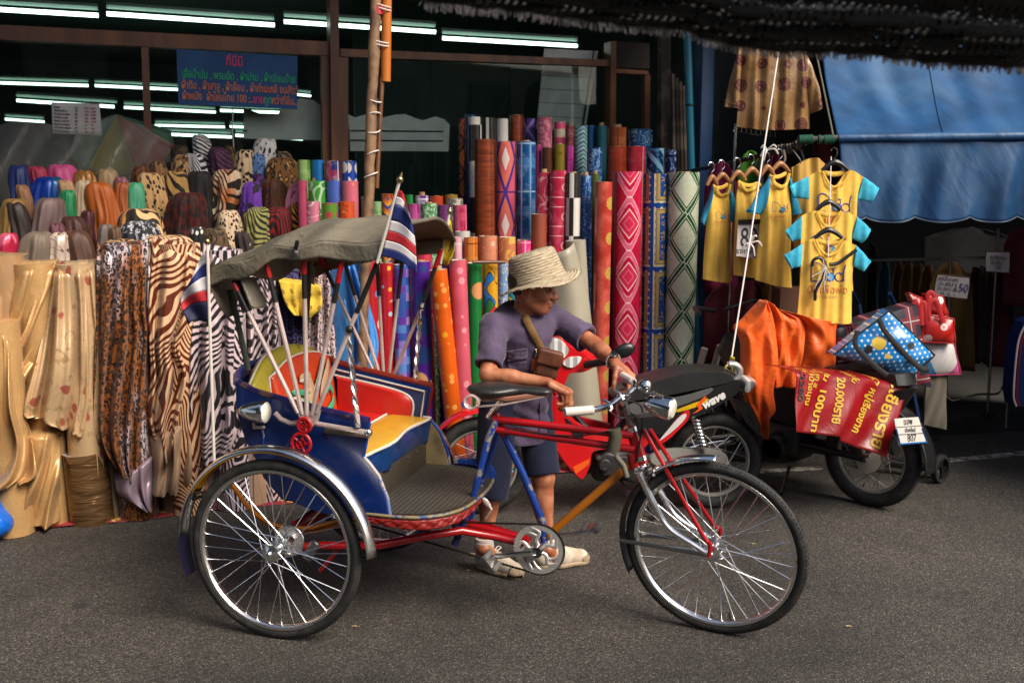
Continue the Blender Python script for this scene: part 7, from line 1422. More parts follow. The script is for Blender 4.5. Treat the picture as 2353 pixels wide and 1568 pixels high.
mb = MB(); mb.tube([T_(600, 980, -.37), T_(606, 1000, -.37), T_(601, 1040, -.372)], .004, 6); tb(mb, 'lamp_wire', M_blue2, lp)
# -- frame
def ftube(pts, r, m, name='frame_tube', **k):
 mb = MB(); mb.tube([Vector(p) for p in pts], r, 12); return tb(mb, name, m, **k)
BBc = T_(1245, 1250, -.03)
def P0(x, y, yy=0.0): return T_(x, y, yy)
ftube([P0(1133, 962, -.025), P0(1455, 1000, -.025)], .0155, M_redf, 'top_tube'); ftube([P0(1135, 985, -.02), P0(1458, 1032, -.02)], .0155, M_redf, 'top_tube')
ftube([P0(1138, 950), P0(1160, 1000)], .021, M_redf, 'seat_lug'); ftube([P0(1152, 985), P0(1200, 1085), P0(1246, 1196), P0(1250, 1245)], .0155, M_blue2, 'seat_tube')
ftube([P0(1452, 1062), P0(1280, 1210), P0(1262, 1230)], .0165, M_orf, 'down_tube')
hd = ftube([P0(1448, 978), P0(1476, 1064)], .024, M_redf, 'head_tube')
for (a, c) in (((1448, 980), (1451, 990)), ((1470, 1046), (1473, 1056))): ftube([P0(*a), P0(*c)], .0275, M_chrw, 'head_cup', parent=hd)
ftube([P0(1455, 1040), P0(1462, 1075)], .028, M_redf, 'head_lug', parent=hd)
ftube([P0(1140, 965, -.03), P0(1122, 1005, -.05), P0(1085, 1150, -.06), P0(1052, 1228, -.06)], .0135, M_blue2, 'seat_stay'); ftube([P0(1148, 975, .05), P0(1118, 1075, .07), P0(1080, 1190, .09)], .012, M_blue2, 'seat_stay')
ftube([P0(1046, 1205, -.08), P0(1052, 1232, -.08), P0(1044, 1250, -.08)], .015, mat('navy_rag_wrap', hx('141c4a'), .8), 'clamp')
ftube([P0(1215, 1250, -.04), P0(1140, 1232, -.05), P0(1060, 1218, -.12), P0(990, 1228, -.2), P0(868, 1252, -.28), P0(720, 1252, -.33), T_(660, 1262, -.38)], .0165, M_redf, 'chain_stay'); ftube([P0(1215, 1240, 0), P0(1130, 1212, .06), P0(1060, 1196, .16), P0(960, 1188, .28)], .0165, M_redf, 'chain_stay')
ftube([P0(1190, 1232, -.02), P0(1100, 1210, -.01), P0(1040, 1203, .0)], .014, M_redf, 'chain_stay')
ftube([T_(775, 1262, -.3), T_(735, 1310, -.3)], .008, M_redf, 'stand_leg')
ftube([(.0, -.33, .40), (.0, .33, .40)], .016, M_redf, 'axle_beam'); ftube([(.02, -.30, .38), (.15, -.25, .465)], .012, M_redf, 'body_mount'); ftube([(.02, .30, .38), (.15, .25, .465)], .012, M_redf, 'body_mount')
for y, dz in ((-.33, 0), (-.31, -.02), (.33, .0)):
 mb = MB(); mb.tube([T_(x, y_, -.33) + Vector((0, y + .33, dz)) for x, y_ in ((533, 1112), (560, 1152), (590, 1182), (622, 1203), (665, 1214), (720, 1211), (781, 1192), (830, 1160))], .0085, 8); tb(mb, 'spring_hoop', M_orf)
D = SDF((.58, -.16, .84), (1.04, .16, 1.0), .006); D.ell((.72, -.02, .922), (.10, .095, .026), k=.03); D.cone((.75, -.02, .925), (.94, -.02, .922), .045, .020, k=.04, sq=(1, 1, .5)); D.ell((.90, -.02, .922), (.06, .028, .016), k=.03); D.ell((.75, -.02, .968), (.13, .10, .02), k=.02, op='sub')
sdl = D.build('saddle', mat('black_saddle_leather', (.02, .02, .019), .38, bump=lambda g: g.noise(14, detail=3.0), bstr=.3), tri, world=False)
for s in (-1, 1):
 c_ = Vector((.665, -.02 + s * .06, .885)); mb = MB(); mb.tube([c_ + Vector((math.cos(i * .5) * .028, s * i * .0012, math.sin(i * .5) * .026)) for i in range(38)], .0042, 6); tb(mb, 'saddle_spring', M_alu, sdl)
 mb = MB(); mb.tube([c_ + Vector((0, 0, -.026)), (.78, -.02 + s * .05, .872), (.94, -.02 + s * .015, .908)], .005, 6); tb(mb, 'saddle_rail', M_alu, sdl); mb = MB(); mb.tube([c_ + Vector((.02, 0, .02)), (.80, -.02 + s * .05, .895), (.955, -.02 + s * .012, .918)], .011, 6, flat=.5); tb(mb, 'saddle_flap', mat('worn_brown_leather', hx('8a5a48'), .6), sdl)
ftube([(.70, 0, .80), (.765, -.02, .885)], .012, M_chrw, 'seat_post')
M_ring = mat('dull_silver_ring', (.55, .53, .5), .45, metal=.6); CR = Vector((BBc.x, -.085, BBc.z)); CRr = .100
mb = MB(); N = 88; vs = []
for i in range(N):
 a = 2 * math.pi * i / N; rr = CRr + (.004 if (i % 2) else -.001)
 vs += [CR + Vector((math.cos(a) * rr, -.003, math.sin(a) * rr)), CR + Vector((math.cos(a) * rr, .003, math.sin(a) * rr)), CR + Vector((math.cos(a) * (CRr - .020), .003, math.sin(a) * (CRr - .020))), CR + Vector((math.cos(a) * (CRr - .020), -.003, math.sin(a) * (CRr - .020)))]
mb.add(vs, [(i * 4 + k, i * 4 + (k + 1) % 4, ((i + 1) % N) * 4 + (k + 1) % 4, ((i + 1) % N) * 4 + k) for i in range(N) for k in range(4)]); cr_ = tb(mb, 'chainring', M_ring, smooth=False)
for k in range(5):
 a = k * 1.2566 + .4; mb = MB(); mb.tube(smooth_pts([CR + Vector((math.cos(a + d) * r, 0, math.sin(a + d) * r)) for r, d in ((.015, 0), (.04, .18), (.07, -.12), (.092, .25))], 4), .008, 6, flat=.6); tb(mb, 'spider_arm', M_ring, cr_); mb = MB(); mb.tube(smooth_pts([CR + Vector((math.cos(a + d) * r, 0, math.sin(a + d) * r)) for r, d in ((.055, .05), (.075, .45), (.092, .75))], 4), .006, 6, flat=.6); tb(mb, 'spider_arm', M_ring, cr_)
mb = MB(); mb.lathe([(.001, -.03), (.018, -.028), (.022, -.005), (.022, .04)], 16, CR, Matrix.Rotation(R(90), 3, 'X')); tb(mb, 'crank_axle', M_chrw, cr_)
dA = T_(1140, 1278, -.12) - CR; dA = Vector((dA.x, 0, dA.z)).normalized() * .175
for s, (y0, y1) in ((1, (-.115, -.115)), (-1, (.06, .06))):
 e = CR + dA * s; A = Vector((CR.x, y0, CR.z)); B = Vector((e.x, y1, e.z)); mb = MB(); mb.tube([A, A.lerp(B, .5), B], [.013, .010, .012], 10, flat=.7); o = tb(mb, 'crank', M_chrw)
 q_ = B + Vector((0, -.055 if s > 0 else .055, 0)); rt = Matrix.Rotation(.9 if s > 0 else -.2, 3, 'Y'); mb = MB(); mb.tube([B, q_], .007, 8); mb.box(q_, (.075, .085, .012), rt, .003); pd = tb(mb, 'pedal', M_steel, o)
 for k in (-1, 1): mb = MB(); mb.box(q_ + rt @ Vector((k * .028, 0, 0)), (.022, .082, .028), rt, .006); tb(mb, 'pedal_rubber', mat('grey_pedal_rubber', (.10, .095, .085), .7), pd)
def chain(pts, r=.0055):
 P = smooth_pts(pts, 10); mb = MB(); mb.tube(P, [r * (1.0 if i % 2 else .62) for i in range(len(P))], 6); tb(mb, 'chain', mat('oily_chain', (.018, .015, .012), .45, metal=.6))
ch_p = [CR + Vector((math.cos(a) * (CRr + .003), 0, math.sin(a) * (CRr + .003))) for a in [R(95 - 12 * i) for i in range(18)]]
L_ = []
for A, B in (((.30, -.095, CR.z + .065), ch_p[0]), (ch_p[-1], (.12, -.095, CR.z - .045 + .10))): L_.append([Vector(A).lerp(Vector(B), i / 12) for i in range(13)])
chain(L_[0] + ch_p[1:-1] + L_[1])
ftube([P0(1115, 1190, -.1), P0(1128, 1168, -.12), P0(1120, 1155, -.12)], .006, M_alu, 'brake_arm'); mb = MB(); mb.sphere(P0(1118, 1155, -.12), (.028, .006, .012), 10, 6, Matrix.Rotation(.9, 3, 'Y')); tb(mb, 'brake_pad', M_alu)
ftube([P0(1410, 985, -.05), P0(1414, 1000, -.05), P0(1408, 1035, -.05)], .026, mat('grey_cloth_wrap', hx('4a4638'), .9), 'rag_wrap'); ftube([P0(1413, 1045, -.04), P0(1432, 1068, -.04), P0(1440, 1095, -.04)], .011, mat('grey_clip', hx('6a6458'), .6), 'clip')
CRW = P0(1477, 1075)
fk = ftube([P0(1472, 1062), CRW], .022, M_chrw, 'fork_crown'); mb = MB(); mb.box(CRW, (.04, .10, .028), Matrix.Rotation(-ST, 3, 'Z'), .008); tb(mb, 'crown_plate', M_chrw, fk)
for s in (1, -1):
 top = CRW + axF * s * .045; E = FC + axF * s * .055
 pts = [top, top.lerp(E, .30) + hF * -.030 + Vector((0, 0, -.02)), top.lerp(E, .62) + hF * -.055 + Vector((0, 0, -.025)), top.lerp(E, .86) + hF * -.022 + Vector((0, 0, -.01)), E]
 mb = MB(); P = smooth_pts(pts, 6); mb.tube(P, [lerp(.015, .0095, i / (len(P) - 1)) for i in range(len(P))], 10); tb(mb, 'fork_leg', M_chrw, fk)
 rt = P0(1478, 985, -.03) if s > 0 else P0(1492, 985, .03); rt = Vector((rt.x, s * -.03, rt.z)); E2 = FC + axF * s * .068
 mb = MB(); mb.tube(smooth_pts([rt, rt.lerp(E2, .5) + hF * .012, rt.lerp(E2, .85) + hF * .022, E2 + Vector((0, 0, .05)) + hF * .004, E2], 5), .0085, 8); tb(mb, 'fork_stay', M_redf, fk)
 st = onF(R(182), Rw + .02, s * .03); mb = MB(); mb.tube([st, FC + axF * s * .06], .008, 6, flat=.35); tb(mb, 'mudguard_stay', M_steel, fk)
def ffend(a0, a1, m, nm, w=.06):
 mb = MB(); mb.grid(lambda u, v: onF(lerp(a0, a1, u), Rw + .016 + .012 * (1 - ((v - .5) * 2) ** 2), (v - .5) * w), 28, 6); return tb(mb, nm, m, fk, solid=.002)
ffend(R(88), R(128), M_chrw, 'front_mudguard'); ffend(R(126), R(205), mat('dark_brown_mudguard', chip(hx('1c1614'), hx('5a4a40'), .6, .6), .4), 'front_mudguard')
stm = P0(1436, 930); mb = MB(); mb.tube([P0(1450, 985), stm], .0125, 10); sm_ = tb(mb, 'stem', M_steel); hc = P0(1432, 912); mb = MB(); mb.tube([stm, hc], .015, 10); mb.box(hc, (.05, .04, .035), None, .008); tb(mb, 'stem_clamp', M_chrw, sm_)
NG0, NG1 = T_(1297, 946, -.26), T_(1362, 941, -.20); FG0, FG1 = T_(1470, 855, .20), T_(1440, 872, .17)
HB = smooth_pts([NG0, NG1, T_(1400, 930, -.10), T_(1425, 912, -.03), hc + Vector((.01, .03, .005)), T_(1455, 890, .08), T_(1452, 874, .16), T_(1430, 862, .24)], 6)
mb = MB(); mb.tube(HB, .0115, 10); hb = tb(mb, 'handlebar', M_chr)
mb = MB(); gp = [NG0.lerp(NG1, i / 12) for i in range(13)]; mb.tube([NG0 - (NG1 - NG0) * .02] + gp, [.010] + [.0165 + .0018 * (i % 2) for i in range(13)], 12); tb(mb, 'grip', mat('white_grip_rubber', (.66, .58, .52), .5), hb)
mb = MB(); mb.tube([HB[-1].lerp(HB[-8], i / 8) for i in range(9)], .0165, 10); tb(mb, 'grip', mat('white_grip_rubber', (.66, .58, .52), .5), hb)
mb = MB(); mb.tube(smooth_pts([T_(1385, 918, -.09), T_(1398, 925, -.10), T_(1405, 938, -.11), T_(1400, 944, -.12)], 4), .006, 6); tb(mb, 'brake_lever', M_chr, hb); mb = MB(); mb.tube(smooth_pts([T_(1412, 898, -.02), T_(1424, 905, -.03), T_(1432, 918, -.04)], 4), .006, 6); tb(mb, 'brake_lever', M_chr, hb)
bl_ = T_(1482, 886, .10); mb = MB(); mb.lathe([(.001, .028), (.016, .024), (.027, .010), (.030, -.006), (.028, -.02), (.010, -.024)], 20, bl_, Matrix.Rotation(.4, 3, 'Y')); tb(mb, 'bell', M_chr, hb)
hl = T_(1515, 932, -.06); Qh = Matrix.Rotation(-ST, 3, 'Z') @ Matrix.Rotation(R(100), 3, 'Y'); mb = MB(); mb.lathe([(.001, -.065), (.018, -.06), (.032, -.04), (.038, -.01), (.043, .02), (.045, .045), (.042, .05)], 24, hl, Qh); hlm = tb(mb, 'headlamp', M_chr); mb = MB(); mb.lathe([(.042, .048), (.03, .058), (.001, .06)], 20, hl, Qh); tb(mb, 'lens', mat('lamp_lens', (.75, .72, .62), .15), hlm)
mb = MB(); mb.tube([hl + Vector((0, 0, -.03)), P0(1470, 955, -.03), P0(1455, 962)], .009, 6); tb(mb, 'lamp_bracket', M_steel, hlm); mb = MB(); mb.box(hl + Vector((-.01, .0, .045)), (.05, .05, .006), Matrix.Rotation(.3, 3, 'Y'), .002); tb(mb, 'lamp_peak', M_chr, hlm)
for pts in ([T_(1400, 944, -.11), T_(1425, 960, -.06), T_(1455, 955, -.03), T_(1468, 1000, -.04)], [T_(1432, 918, -.04), T_(1470, 930, -.02), T_(1475, 970, -.03), T_(1462, 1060, -.03)], [T_(1435, 930, -.03), T_(1408, 985, -.04), T_(1300, 1000, -.035), T_(1160, 985, -.03)]):
 mb = MB(); mb.tube(smooth_pts(pts, 5), .0035, 5); tb(mb, 'cable', M_blk)
# -- flags (rest in sockets: things of their own)
def flag(lab, pole, finial, corners, cols, y, seed=0, name='flag', pm=M_pip, amp=.012):
 W_ = lambda x, yy, o=0.0: T_.world(T_(x, yy, y + o)); B, A = W_(*pole[1]), W_(*pole[0]); T = thing(name, lab, 'flag', B)
 b = MB(); b.tube([A, B], .006, 8); b.build('pole', pm, T)
 b = MB(); b.sphere(A + (A - B).normalized() * .008, .013, 10, 7); b.tube([A + (A - B).normalized() * .01, A + (A - B).normalized() * finial], [.009, .002], 8); b.build('finial', M_brass, T)
 f = coons(*corners); v0 = 0.0
 for k, (h_, m) in enumerate(cols):
  b = MB(); b.grid(lambda u, v, v0=v0, h_=h_: W_(f(u, v0 + h_ * v).x, f(u, v0 + h_ * v).y, -amp * (math.sin(u * 7 + (v0 + h_ * v) * 6 + seed) * (.3 + u))), 20, 6); b.build('stripe', m, T, ang=0, solid=.0008); v0 += h_
fr_, fw_, fbl = mat('flag_red', hx('b8242a'), .7), mat('flag_white', (.66, .62, .64), .7), mat('flag_blue', hx('1c2a6c'), .7)
flag('red, white and blue striped flag at the canopy front', ((917, 418), (866, 604)), .035, ([(914, 436), (925, 442), (934, 470)], [(876, 588), (915, 600), (950, 628)], [(914, 436), (897, 510), (876, 588)], [(934, 470), (952, 540), (958, 628)]), [(.10, fr_), (.12, fw_), (.24, fbl), (.16, fw_), (.14, fr_), (.12, fw_), (.12, fbl)], -.47)
flag('red, white and blue striped flag drooping at the trishaw rear', ((476, 560), (492, 1062)), .012, ([(478, 578), (462, 590), (440, 640)], [(482, 742), (450, 735), (432, 745)], [(478, 578), (480, 650), (482, 742)], [(440, 640), (415, 690), (432, 745)]), [(.16, fw_), (.18, fbl), (.2, fw_), (.16, fr_), (.3, mat('flag_dark_blue', hx('12163a'), .7))], -.47, 2)
flag('plain yellow flag at the far front corner of the canopy', ((1032, 490), (1012, 606)), .025, ([(1030, 500), (1036, 510), (1040, 540)], [(1012, 600), (1025, 610), (1036, 600)], [(1030, 500), (1022, 550), (1012, 600)], [(1040, 540), (1044, 570), (1036, 600)]), [(1.0, mat('flag_yellow', hx('c8a81c'), .7))], .45, 4)
# ================================================================ PARKED MOTORCYCLES
def puff(poly, y0, y1, inset=.08, n=6, pw=3.0):     # rounded solid from an outline in the x-z plane
 P = [Vector(p) for p in poly]; c = sum(P, Vector()) / len(P); k = len(P); vs = []
 for j in range(n + 1):
  t = j / n * 2 - 1; s = 1 - inset * abs(t) ** pw; y = lerp(y0, y1, j / n); vs += [Vector((c.x + (p.x - c.x) * s, y, c.z + (p.z - c.z) * s)) for p in P]
 mb = MB(); mb.add(vs, [(j * k + i, j * k + (i + 1) % k, (j + 1) * k + (i + 1) % k, (j + 1) * k + i) for j in range(n) for i in range(k)] + [tuple(range(k)), tuple(range(n * k + k - 1, n * k - 1, -1))]); return mb
M_mred = mat('motorcycle_red_plastic', hx('c01218'), .16, coat=.5, var=.05); M_mblk = mat('motorcycle_black_plastic', (.010, .010, .011), .3, var=.1); M_mseat = mat('motorcycle_seat_vinyl', (.016, .017, .018), .4, bump=lambda g: g.noise(120, detail=1.0), bstr=.15)
M_msil = mat('silver_plastic', (.52, .51, .49), .32, metal=.6); M_mwht = mat('white_panel', (.6, .58, .56), .3); M_mcase = mat('silver_chain_case', (.36, .35, .32), .45, metal=.5); M_eng = mat('black_engine_casting', (.02, .02, .021), .5, metal=.3, dirt=.2)
M_lens = mat('clear_lens', lambda g: g.mix((g.sep(g.obvec())[0] * 160.0).sin().ss(-.2, .6), (.35, .35, .34), (.75, .74, .72)), .08, coat=.6)
def bike_frame(r, f):
 a = math.atan2(-(f - r).y, (f - r).x); return Tr(r, a), a
rc, fc = gr(1635, 1165), gr(1104, 1178); B1, a1 = bike_frame(rc, fc); WB = (fc - rc).length
mo = thing('motorcycle', 'red step through motorcycle parked behind the man', 'motorcycle', rc, (0, 0, -a1))
def m1(mb, name, m, parent=mo, **k): return mb.build(name, m, parent, world=False, **k)
def b1(pts, y, sm=4, closed=False): P = [B1(x, y_, y) for x, y_ in pts]; return smooth_pts(P, sm, closed) if sm else P
RW = .262
for x, nm in ((0, 0), (WB, 1)): spoked(mo, (x, 0, RW), (1, 0, 0), (0, 0, 1), RW, seed=.1 + nm, tr=.034, hubw=.05, hubr=.045, spk=.002, mr=M_mcase, ms=M_steel)
m1(puff(b1([(1404, 906), (1440, 886), (1497, 868), (1573, 849), (1640, 846), (1676, 850), (1690, 866), (1640, 880), (1560, 897), (1500, 908), (1445, 916), (1412, 911)], .06, 4, True), -.13, .13, .10, 8), 'seat', M_mseat)
tl = m1(puff(b1([(1440, 925), (1500, 917), (1570, 905), (1640, 885), (1700, 866), (1706, 885), (1690, 905), (1640, 935), (1575, 968), (1540, 990), (1500, 1000), (1450, 985), (1425, 955)], .10, 4, True), -.10, .125, .06, 8), 'tail_cowl', M_mblk)
def decal(pts, name, m, y=.128, sm=4, th=.003): P = b1(pts, y, sm, True) if sm else b1(pts, y, 0); mb = MB(); mb.prism(P, (0, th, 0)); return m1(mb, name, m, tl, smooth=False)
decal([(1445, 928), (1500, 920), (1570, 908), (1634, 890), (1624, 906), (1565, 930), (1500, 948), (1455, 950)], 'silver_band', mat('dark_silver', (.16, .16, .155), .35, metal=.5), .124); decal([(1555, 940), (1625, 915), (1610, 930), (1560, 945)], 'yellow_decal', mat('yellow_decal', hx('c8a014'), .3), .126)
decal([(1590, 950), (1605, 938), (1600, 930), (1618, 910), (1622, 914), (1610, 930), (1614, 938)], 'orange_decal', mat('orange_decal', hx('d8561a'), .3), .129, 2)
decal([(1508, 1022), (1520, 1005), (1548, 968), (1574, 943), (1584, 945), (1578, 965), (1555, 990), (1530, 1012)], 'red_panel', M_mred, .126); decal([(1514, 1012), (1535, 985), (1560, 957), (1576, 950), (1572, 962), (1550, 985)], 'white_panel', M_mwht, .130)
q0 = B1(1640, 918, .134); q1 = B1(1668, 903, .134); k_ = (q1 - q0).normalized(); w = B1.world; o_w = w(q0); Mx = frame(o_w, w(q1) - w(q0), (0, 0, 1)); text('wave', .098, Mx @ Matrix(((1, .25, 0, 0), (0, 1, 0, 0), (0, 0, 1, 0), (0, 0, 0, 1))), mat('white_decal', (.7, .69, .67), .4), 'lettering', tl, sx=1.0, bold=.002) if False else None
lt = text('wave', .062, Mx @ Matrix(((1, .25, 0, 0), (0, 1, 0, 0), (0, 0, 1, 0), (0, 0, 0, 1))), mat('white_decal', (.7, .69, .67), .4), 'lettering', mo, bold=.003); lt.parent = tl
gb = MB(); gb.tube(b1([(1625, 902), (1668, 888), (1694, 868), (1700, 850), (1690, 838), (1674, 836)], .10, 5), .017, 8, flat=.8); m1(gb, 'grab_rail', M_msil); gb = MB(); gb.tube(b1([(1640, 890), (1680, 870), (1692, 852), (1684, 838), (1670, 836)], -.10, 5), .015, 8); m1(gb, 'grab_rail', M_msil)
m1(puff(b1([(1697, 866), (1712, 862), (1727, 868), (1716, 884), (1700, 898), (1692, 890)], .0, 3, True), -.09, .11, .3, 6), 'tail_light', M_lens)
m1(puff(b1([(1672, 905), (1700, 915), (1712, 950), (1735, 985), (1752, 1003), (1742, 1000), (1705, 965), (1685, 930)], .0, 3, True), -.06, .06, .1), 'rear_mudguard', M_mblk); mb = MB(); mb.prism(b1([(1702, 915), (1720, 925), (1748, 985), (1738, 988)], .05, 0), (0, -.1, 0)); m1(mb, 'number_plate', M_mblk, smooth=False)
A, Bq = B1(1598, 962, .13), B1(1621, 1040, .13); mb = MB(); mb.tube([A.lerp(Bq, i / 90) + Vector((math.cos(i * .7) * .024, math.sin(i * .7) * .024, 0)) for i in range(74)], .0055, 6); sh = m1(mb, 'shock_spring', M_chr); mb = MB(); mb.tube([A, Bq + Vector((0, 0, -.03))], .012, 8); m1(mb, 'shock_damper', M_steel, sh)
m1(puff(b1([(1489, 1046), (1530, 1030), (1600, 1028), (1648, 1032), (1668, 1048), (1664, 1066), (1640, 1072), (1580, 1066), (1500, 1066)], .09, 4, True), .07, .115, .06), 'chain_case', M_mcase)
mb = MB(); mb.tube([(.62, -.13, .20), (.35, -.15, .22), (.05, -.16, .30), (-.16, -.16, .34)], [.018, .028, .042, .036], 14); m1(mb, 'exhaust', M_chr); mb = MB(); mb.tube([(0, .05, RW), (.40, .06, .27)], .02, 8); m1(mb, 'swing_arm', M_mcase); mb = MB(); mb.tube([(0, -.07, RW), (.40, -.06, .27)], .02, 8); m1(mb, 'swing_arm', M_mcase)
D = SDF((.30, -.16, .10), (.80, .20, .46), .01); D.box((.53, 0, .27), (.14, .10, .09), r=.04); D.cone((.45, -.10, .26), (.45, .13, .26), .075, k=.02); D.cone((.60, -.10, .30), (.60, .12, .30), .055, k=.02); D.cone((.62, 0, .27), (.76, 0, .29), .06, .055, k=.02); D.box((.53, .13, .28), (.10, .01, .06), r=.01, k=.01)
D.half((0, .135, 0), (0, 1, 0), .01); en = D.build('engine', M_eng, mo, world=False); c_ = B1(1388, 1067, .145)
for (x, y_, r_, m) in ((1389, 1068, .034, M_eng), (1389, 1073, .015, M_steel), (1374, 1050, .014, M_steel), (1369, 1032, .007, M_chr)):
 mb = MB(); mb.lathe([(.001, .012), (r_ * .8, .011), (r_, .004), (r_, -.02)], 20, B1(x, y_, .145), Matrix.Rotation(R(-90), 3, 'X')); m1(mb, 'engine_cover', m, en)
for yy in (.2, -.2): mb = MB(); mb.tube([(.50, 0, .155), (.50, yy * .7, .155), (.50, yy * 1.15, .165)], [.009, .009, .02], 8); m1(mb, 'footpeg', M_mblk)
mb = MB(); mb.tube([(.42, .10, .13), (.36, .14, .02), (.36, .20, .015)], .009, 8); m1(mb, 'side_stand', M_mblk); mb = MB(); mb.tube([(.40, -.08, .14), (.30, -.10, .008)], .010, 8); m1(mb, 'centre_stand', M_mblk)
for s in (1, -1):
 y = .14 * s; m1(puff(b1([(1248, 905), (1262, 890), (1291, 940), (1342, 979), (1406, 996), (1425, 1005), (1400, 1028), (1362, 1038), (1356, 1068), (1338, 1102), (1318, 1088), (1287, 1050), (1262, 997)], .14, 3, True), y - .03 * s, y + .012 * s, .05), 'leg_shield', M_mred)
sh_ = MB(); sh_.prism(b1([(1298, 960), (1318, 975), (1340, 995), (1336, 1010), (1324, 1008)], .155, 3, True), (0, .002, 0)); m1(sh_, 'shield_vent', M_mblk, smooth=False)
og = MB(); og.prism(b1([(1316, 1072), (1355, 1052), (1352, 1066), (1322, 1088)], .1535, 0), (0, .002, 0)); m1(og, 'orange_decal', mat('orange_decal', hx('d8561a'), .3), smooth=False)
m1(puff(b1([(1354, 990), (1400, 1002), (1440, 990), (1470, 985), (1500, 1000), (1470, 1030), (1400, 1030), (1356, 1025)], .06, 3, True), -.09, .10, .1), 'tunnel_cover', M_mred)
mb = MB(); mb.tube(b1([(1300, 925), (1340, 975), (1380, 995), (1415, 990), (1432, 965), (1428, 930)], .07, 5), .016, 8); m1(mb, 'tunnel_edge', M_mblk)
m1(puff(b1([(1262, 790), (1278, 772), (1310, 778), (1350, 800), (1372, 825), (1340, 845), (1300, 850), (1285, 880), (1262, 910), (1250, 870)], .0, 3, True), -.14, .15, .22, 8), 'front_cowl', M_mred)
hl_ = m1(puff(b1([(1256, 790), (1280, 778), (1302, 792), (1308, 806), (1296, 822), (1270, 826), (1258, 815)], .14, 3, True), .05, .158, .12), 'headlight', M_lens); m1(puff(b1([(1290, 836), (1305, 820), (1336, 819), (1330, 834), (1312, 845)], .15, 3, True), .10, .162, .12), 'turn_signal', M_lens)
HBq = [B1(1330, 835, .05), B1(1360, 832, .16), B1(1400, 842, .27)]
mb = MB(); mb.tube([(WB - .12, -.28, .80), (WB - .16, -.1, .78), HBq[0], HBq[1]], .012, 8); m1(mb, 'handlebar', M_mblk); mb = MB(); mb.tube([B1(1345, 838, .18), B1(1400, 828, .30)], .02, 10); m1(mb, 'grip', M_mblk)
mb = MB(); mb.sphere(B1(1434, 805, .28), (.058, .02, .036), 14, 9, Matrix.Rotation(.35, 3, 'Y')); mi = m1(mb, 'mirror', M_mblk); mb = MB(); mb.tube([B1(1410, 812, .28), B1(1395, 830, .27)], .007, 6); m1(mb, 'mirror_stalk', M_mblk, mi)
for s in (-1, 1): mb = MB(); mb.tube([(WB, s * .085, RW), (WB - .10, s * .085, .62)], [.020, .024], 10); m1(mb, 'fork_leg', M_mcase)
mb = MB(); mb.grid(lambda u, v: Vector((WB + math.cos(lerp(R(35), R(165), u)) * (RW + .03), (v - .5) * .11, RW + math.sin(lerp(R(35), R(165), u)) * (RW + .03 + .02 * (1 - (v * 2 - 1) ** 2)))), 20, 6); m1(mb, 'front_mudguard', M_mred, solid=.004)
# -- second motorcycle under banner and raincoat
r2 = gr(1996, 1160); f2 = r2 + Vector((-math.cos(R(47)), math.sin(R(47)), 0)) * 1.2; B2, a2 = bike_frame(r2, f2)
m2t = thing('motorcycle', 'dark motorcycle hidden under a red banner and orange raincoat', 'motorcycle', r2, (0, 0, -a2))
def m2(mb, name, m, parent=m2t, **k): return mb.build(name, m, parent, world=False, **k)
R2 = .272
for x in (0, 1.2): spoked(m2t, (x, 0, R2), (1, 0, 0), (0, 0, 1), R2, seed=.3 + x, tr=.038, hubw=.05, hubr=.05, spk=.002, mr=M_mcase, ms=M_steel)
m2(puff([Vector((-.18, 0, .76)), Vector((.05, 0, .76)), Vector((.35, 0, .74)), Vector((.5, 0, .73)), Vector((.52, 0, .68)), Vector((.3, 0, .62)), Vector((-.05, 0, .62)), Vector((-.2, 0, .70))], -.11, .09, .1), 'seat', M_mseat)
m2(puff([Vector((-.22, 0, .68)), Vector((.3, 0, .64)), Vector((.62, 0, .62)), Vector((.95, 0, .85)), Vector((1.0, 0, .75)), Vector((.75, 0, .40)), Vector((.4, 0, .36)), Vector((.1, 0, .50)), Vector((-.15, 0, .56))], -.10, .10, .1), 'body_cowl', M_mblk)
D = SDF((.25, -.2, .08), (.9, .2, .5), .014); D.box((.55, 0, .28), (.16, .11, .11), r=.04); D.cone((.5, -.14, .26), (.5, .15, .26), .08, k=.02); D.cone((.62, 0, .3), (.8, 0, .34), .07, k=.02); D.build('engine', M_eng, m2t, world=False)
for s in (-1, 1):
 mb = MB(); mb.tube([(1.2, s * .08, R2), (1.06, s * .08, .75)], .022, 8); m2(mb, 'fork_leg', M_mcase); mb = MB(); mb.tube([(0, s * .07, R2), (.42, s * .06, .28)], .02, 8); m2(mb, 'swing_arm', M_mblk); mb = MB(); mb.tube([(.02, s * .11, .30), (.10, s * .12, .62)], .022, 10); m2(mb, 'shock_absorber', M_mblk); mb = MB(); mb.tube([(1.02, s * .05, .98), (.98, s * .3, 1.02), (.9, s * .36, 1.0)], .014, 8); m2(mb, 'handlebar', M_mblk)
mb = MB(); mb.tube([(.55, 0, .17), (.55, .22, .18), (.55, .27, .19)], [.010, .010, .014], 8); m2(mb, 'footpeg', M_chr); mb = MB(); mb.tube([(.6, -.14, .2), (.3, -.16, .22), (-.05, -.17, .3)], [.02, .04, .045], 12); m2(mb, 'exhaust', M_mblk); mb = MB(); mb.tube([(.45, .08, .14), (.42, .2, .012)], .011, 8); m2(mb, 'side_stand', M_mblk)
mb = MB(); mb.grid(lambda u, v: Vector((math.cos(lerp(R(60), R(185), u)) * (R2 + .05), (v - .5) * .12, R2 + math.sin(lerp(R(60), R(185), u)) * (R2 + .05))), 20, 5); m2(mb, 'rear_mudguard', M_mblk, solid=.006)
PP = Pln(2090, 990, 4.96, R(38), .25); pts = [(2054, 961), (2109, 957), (2129, 1016), (2065, 1022)]
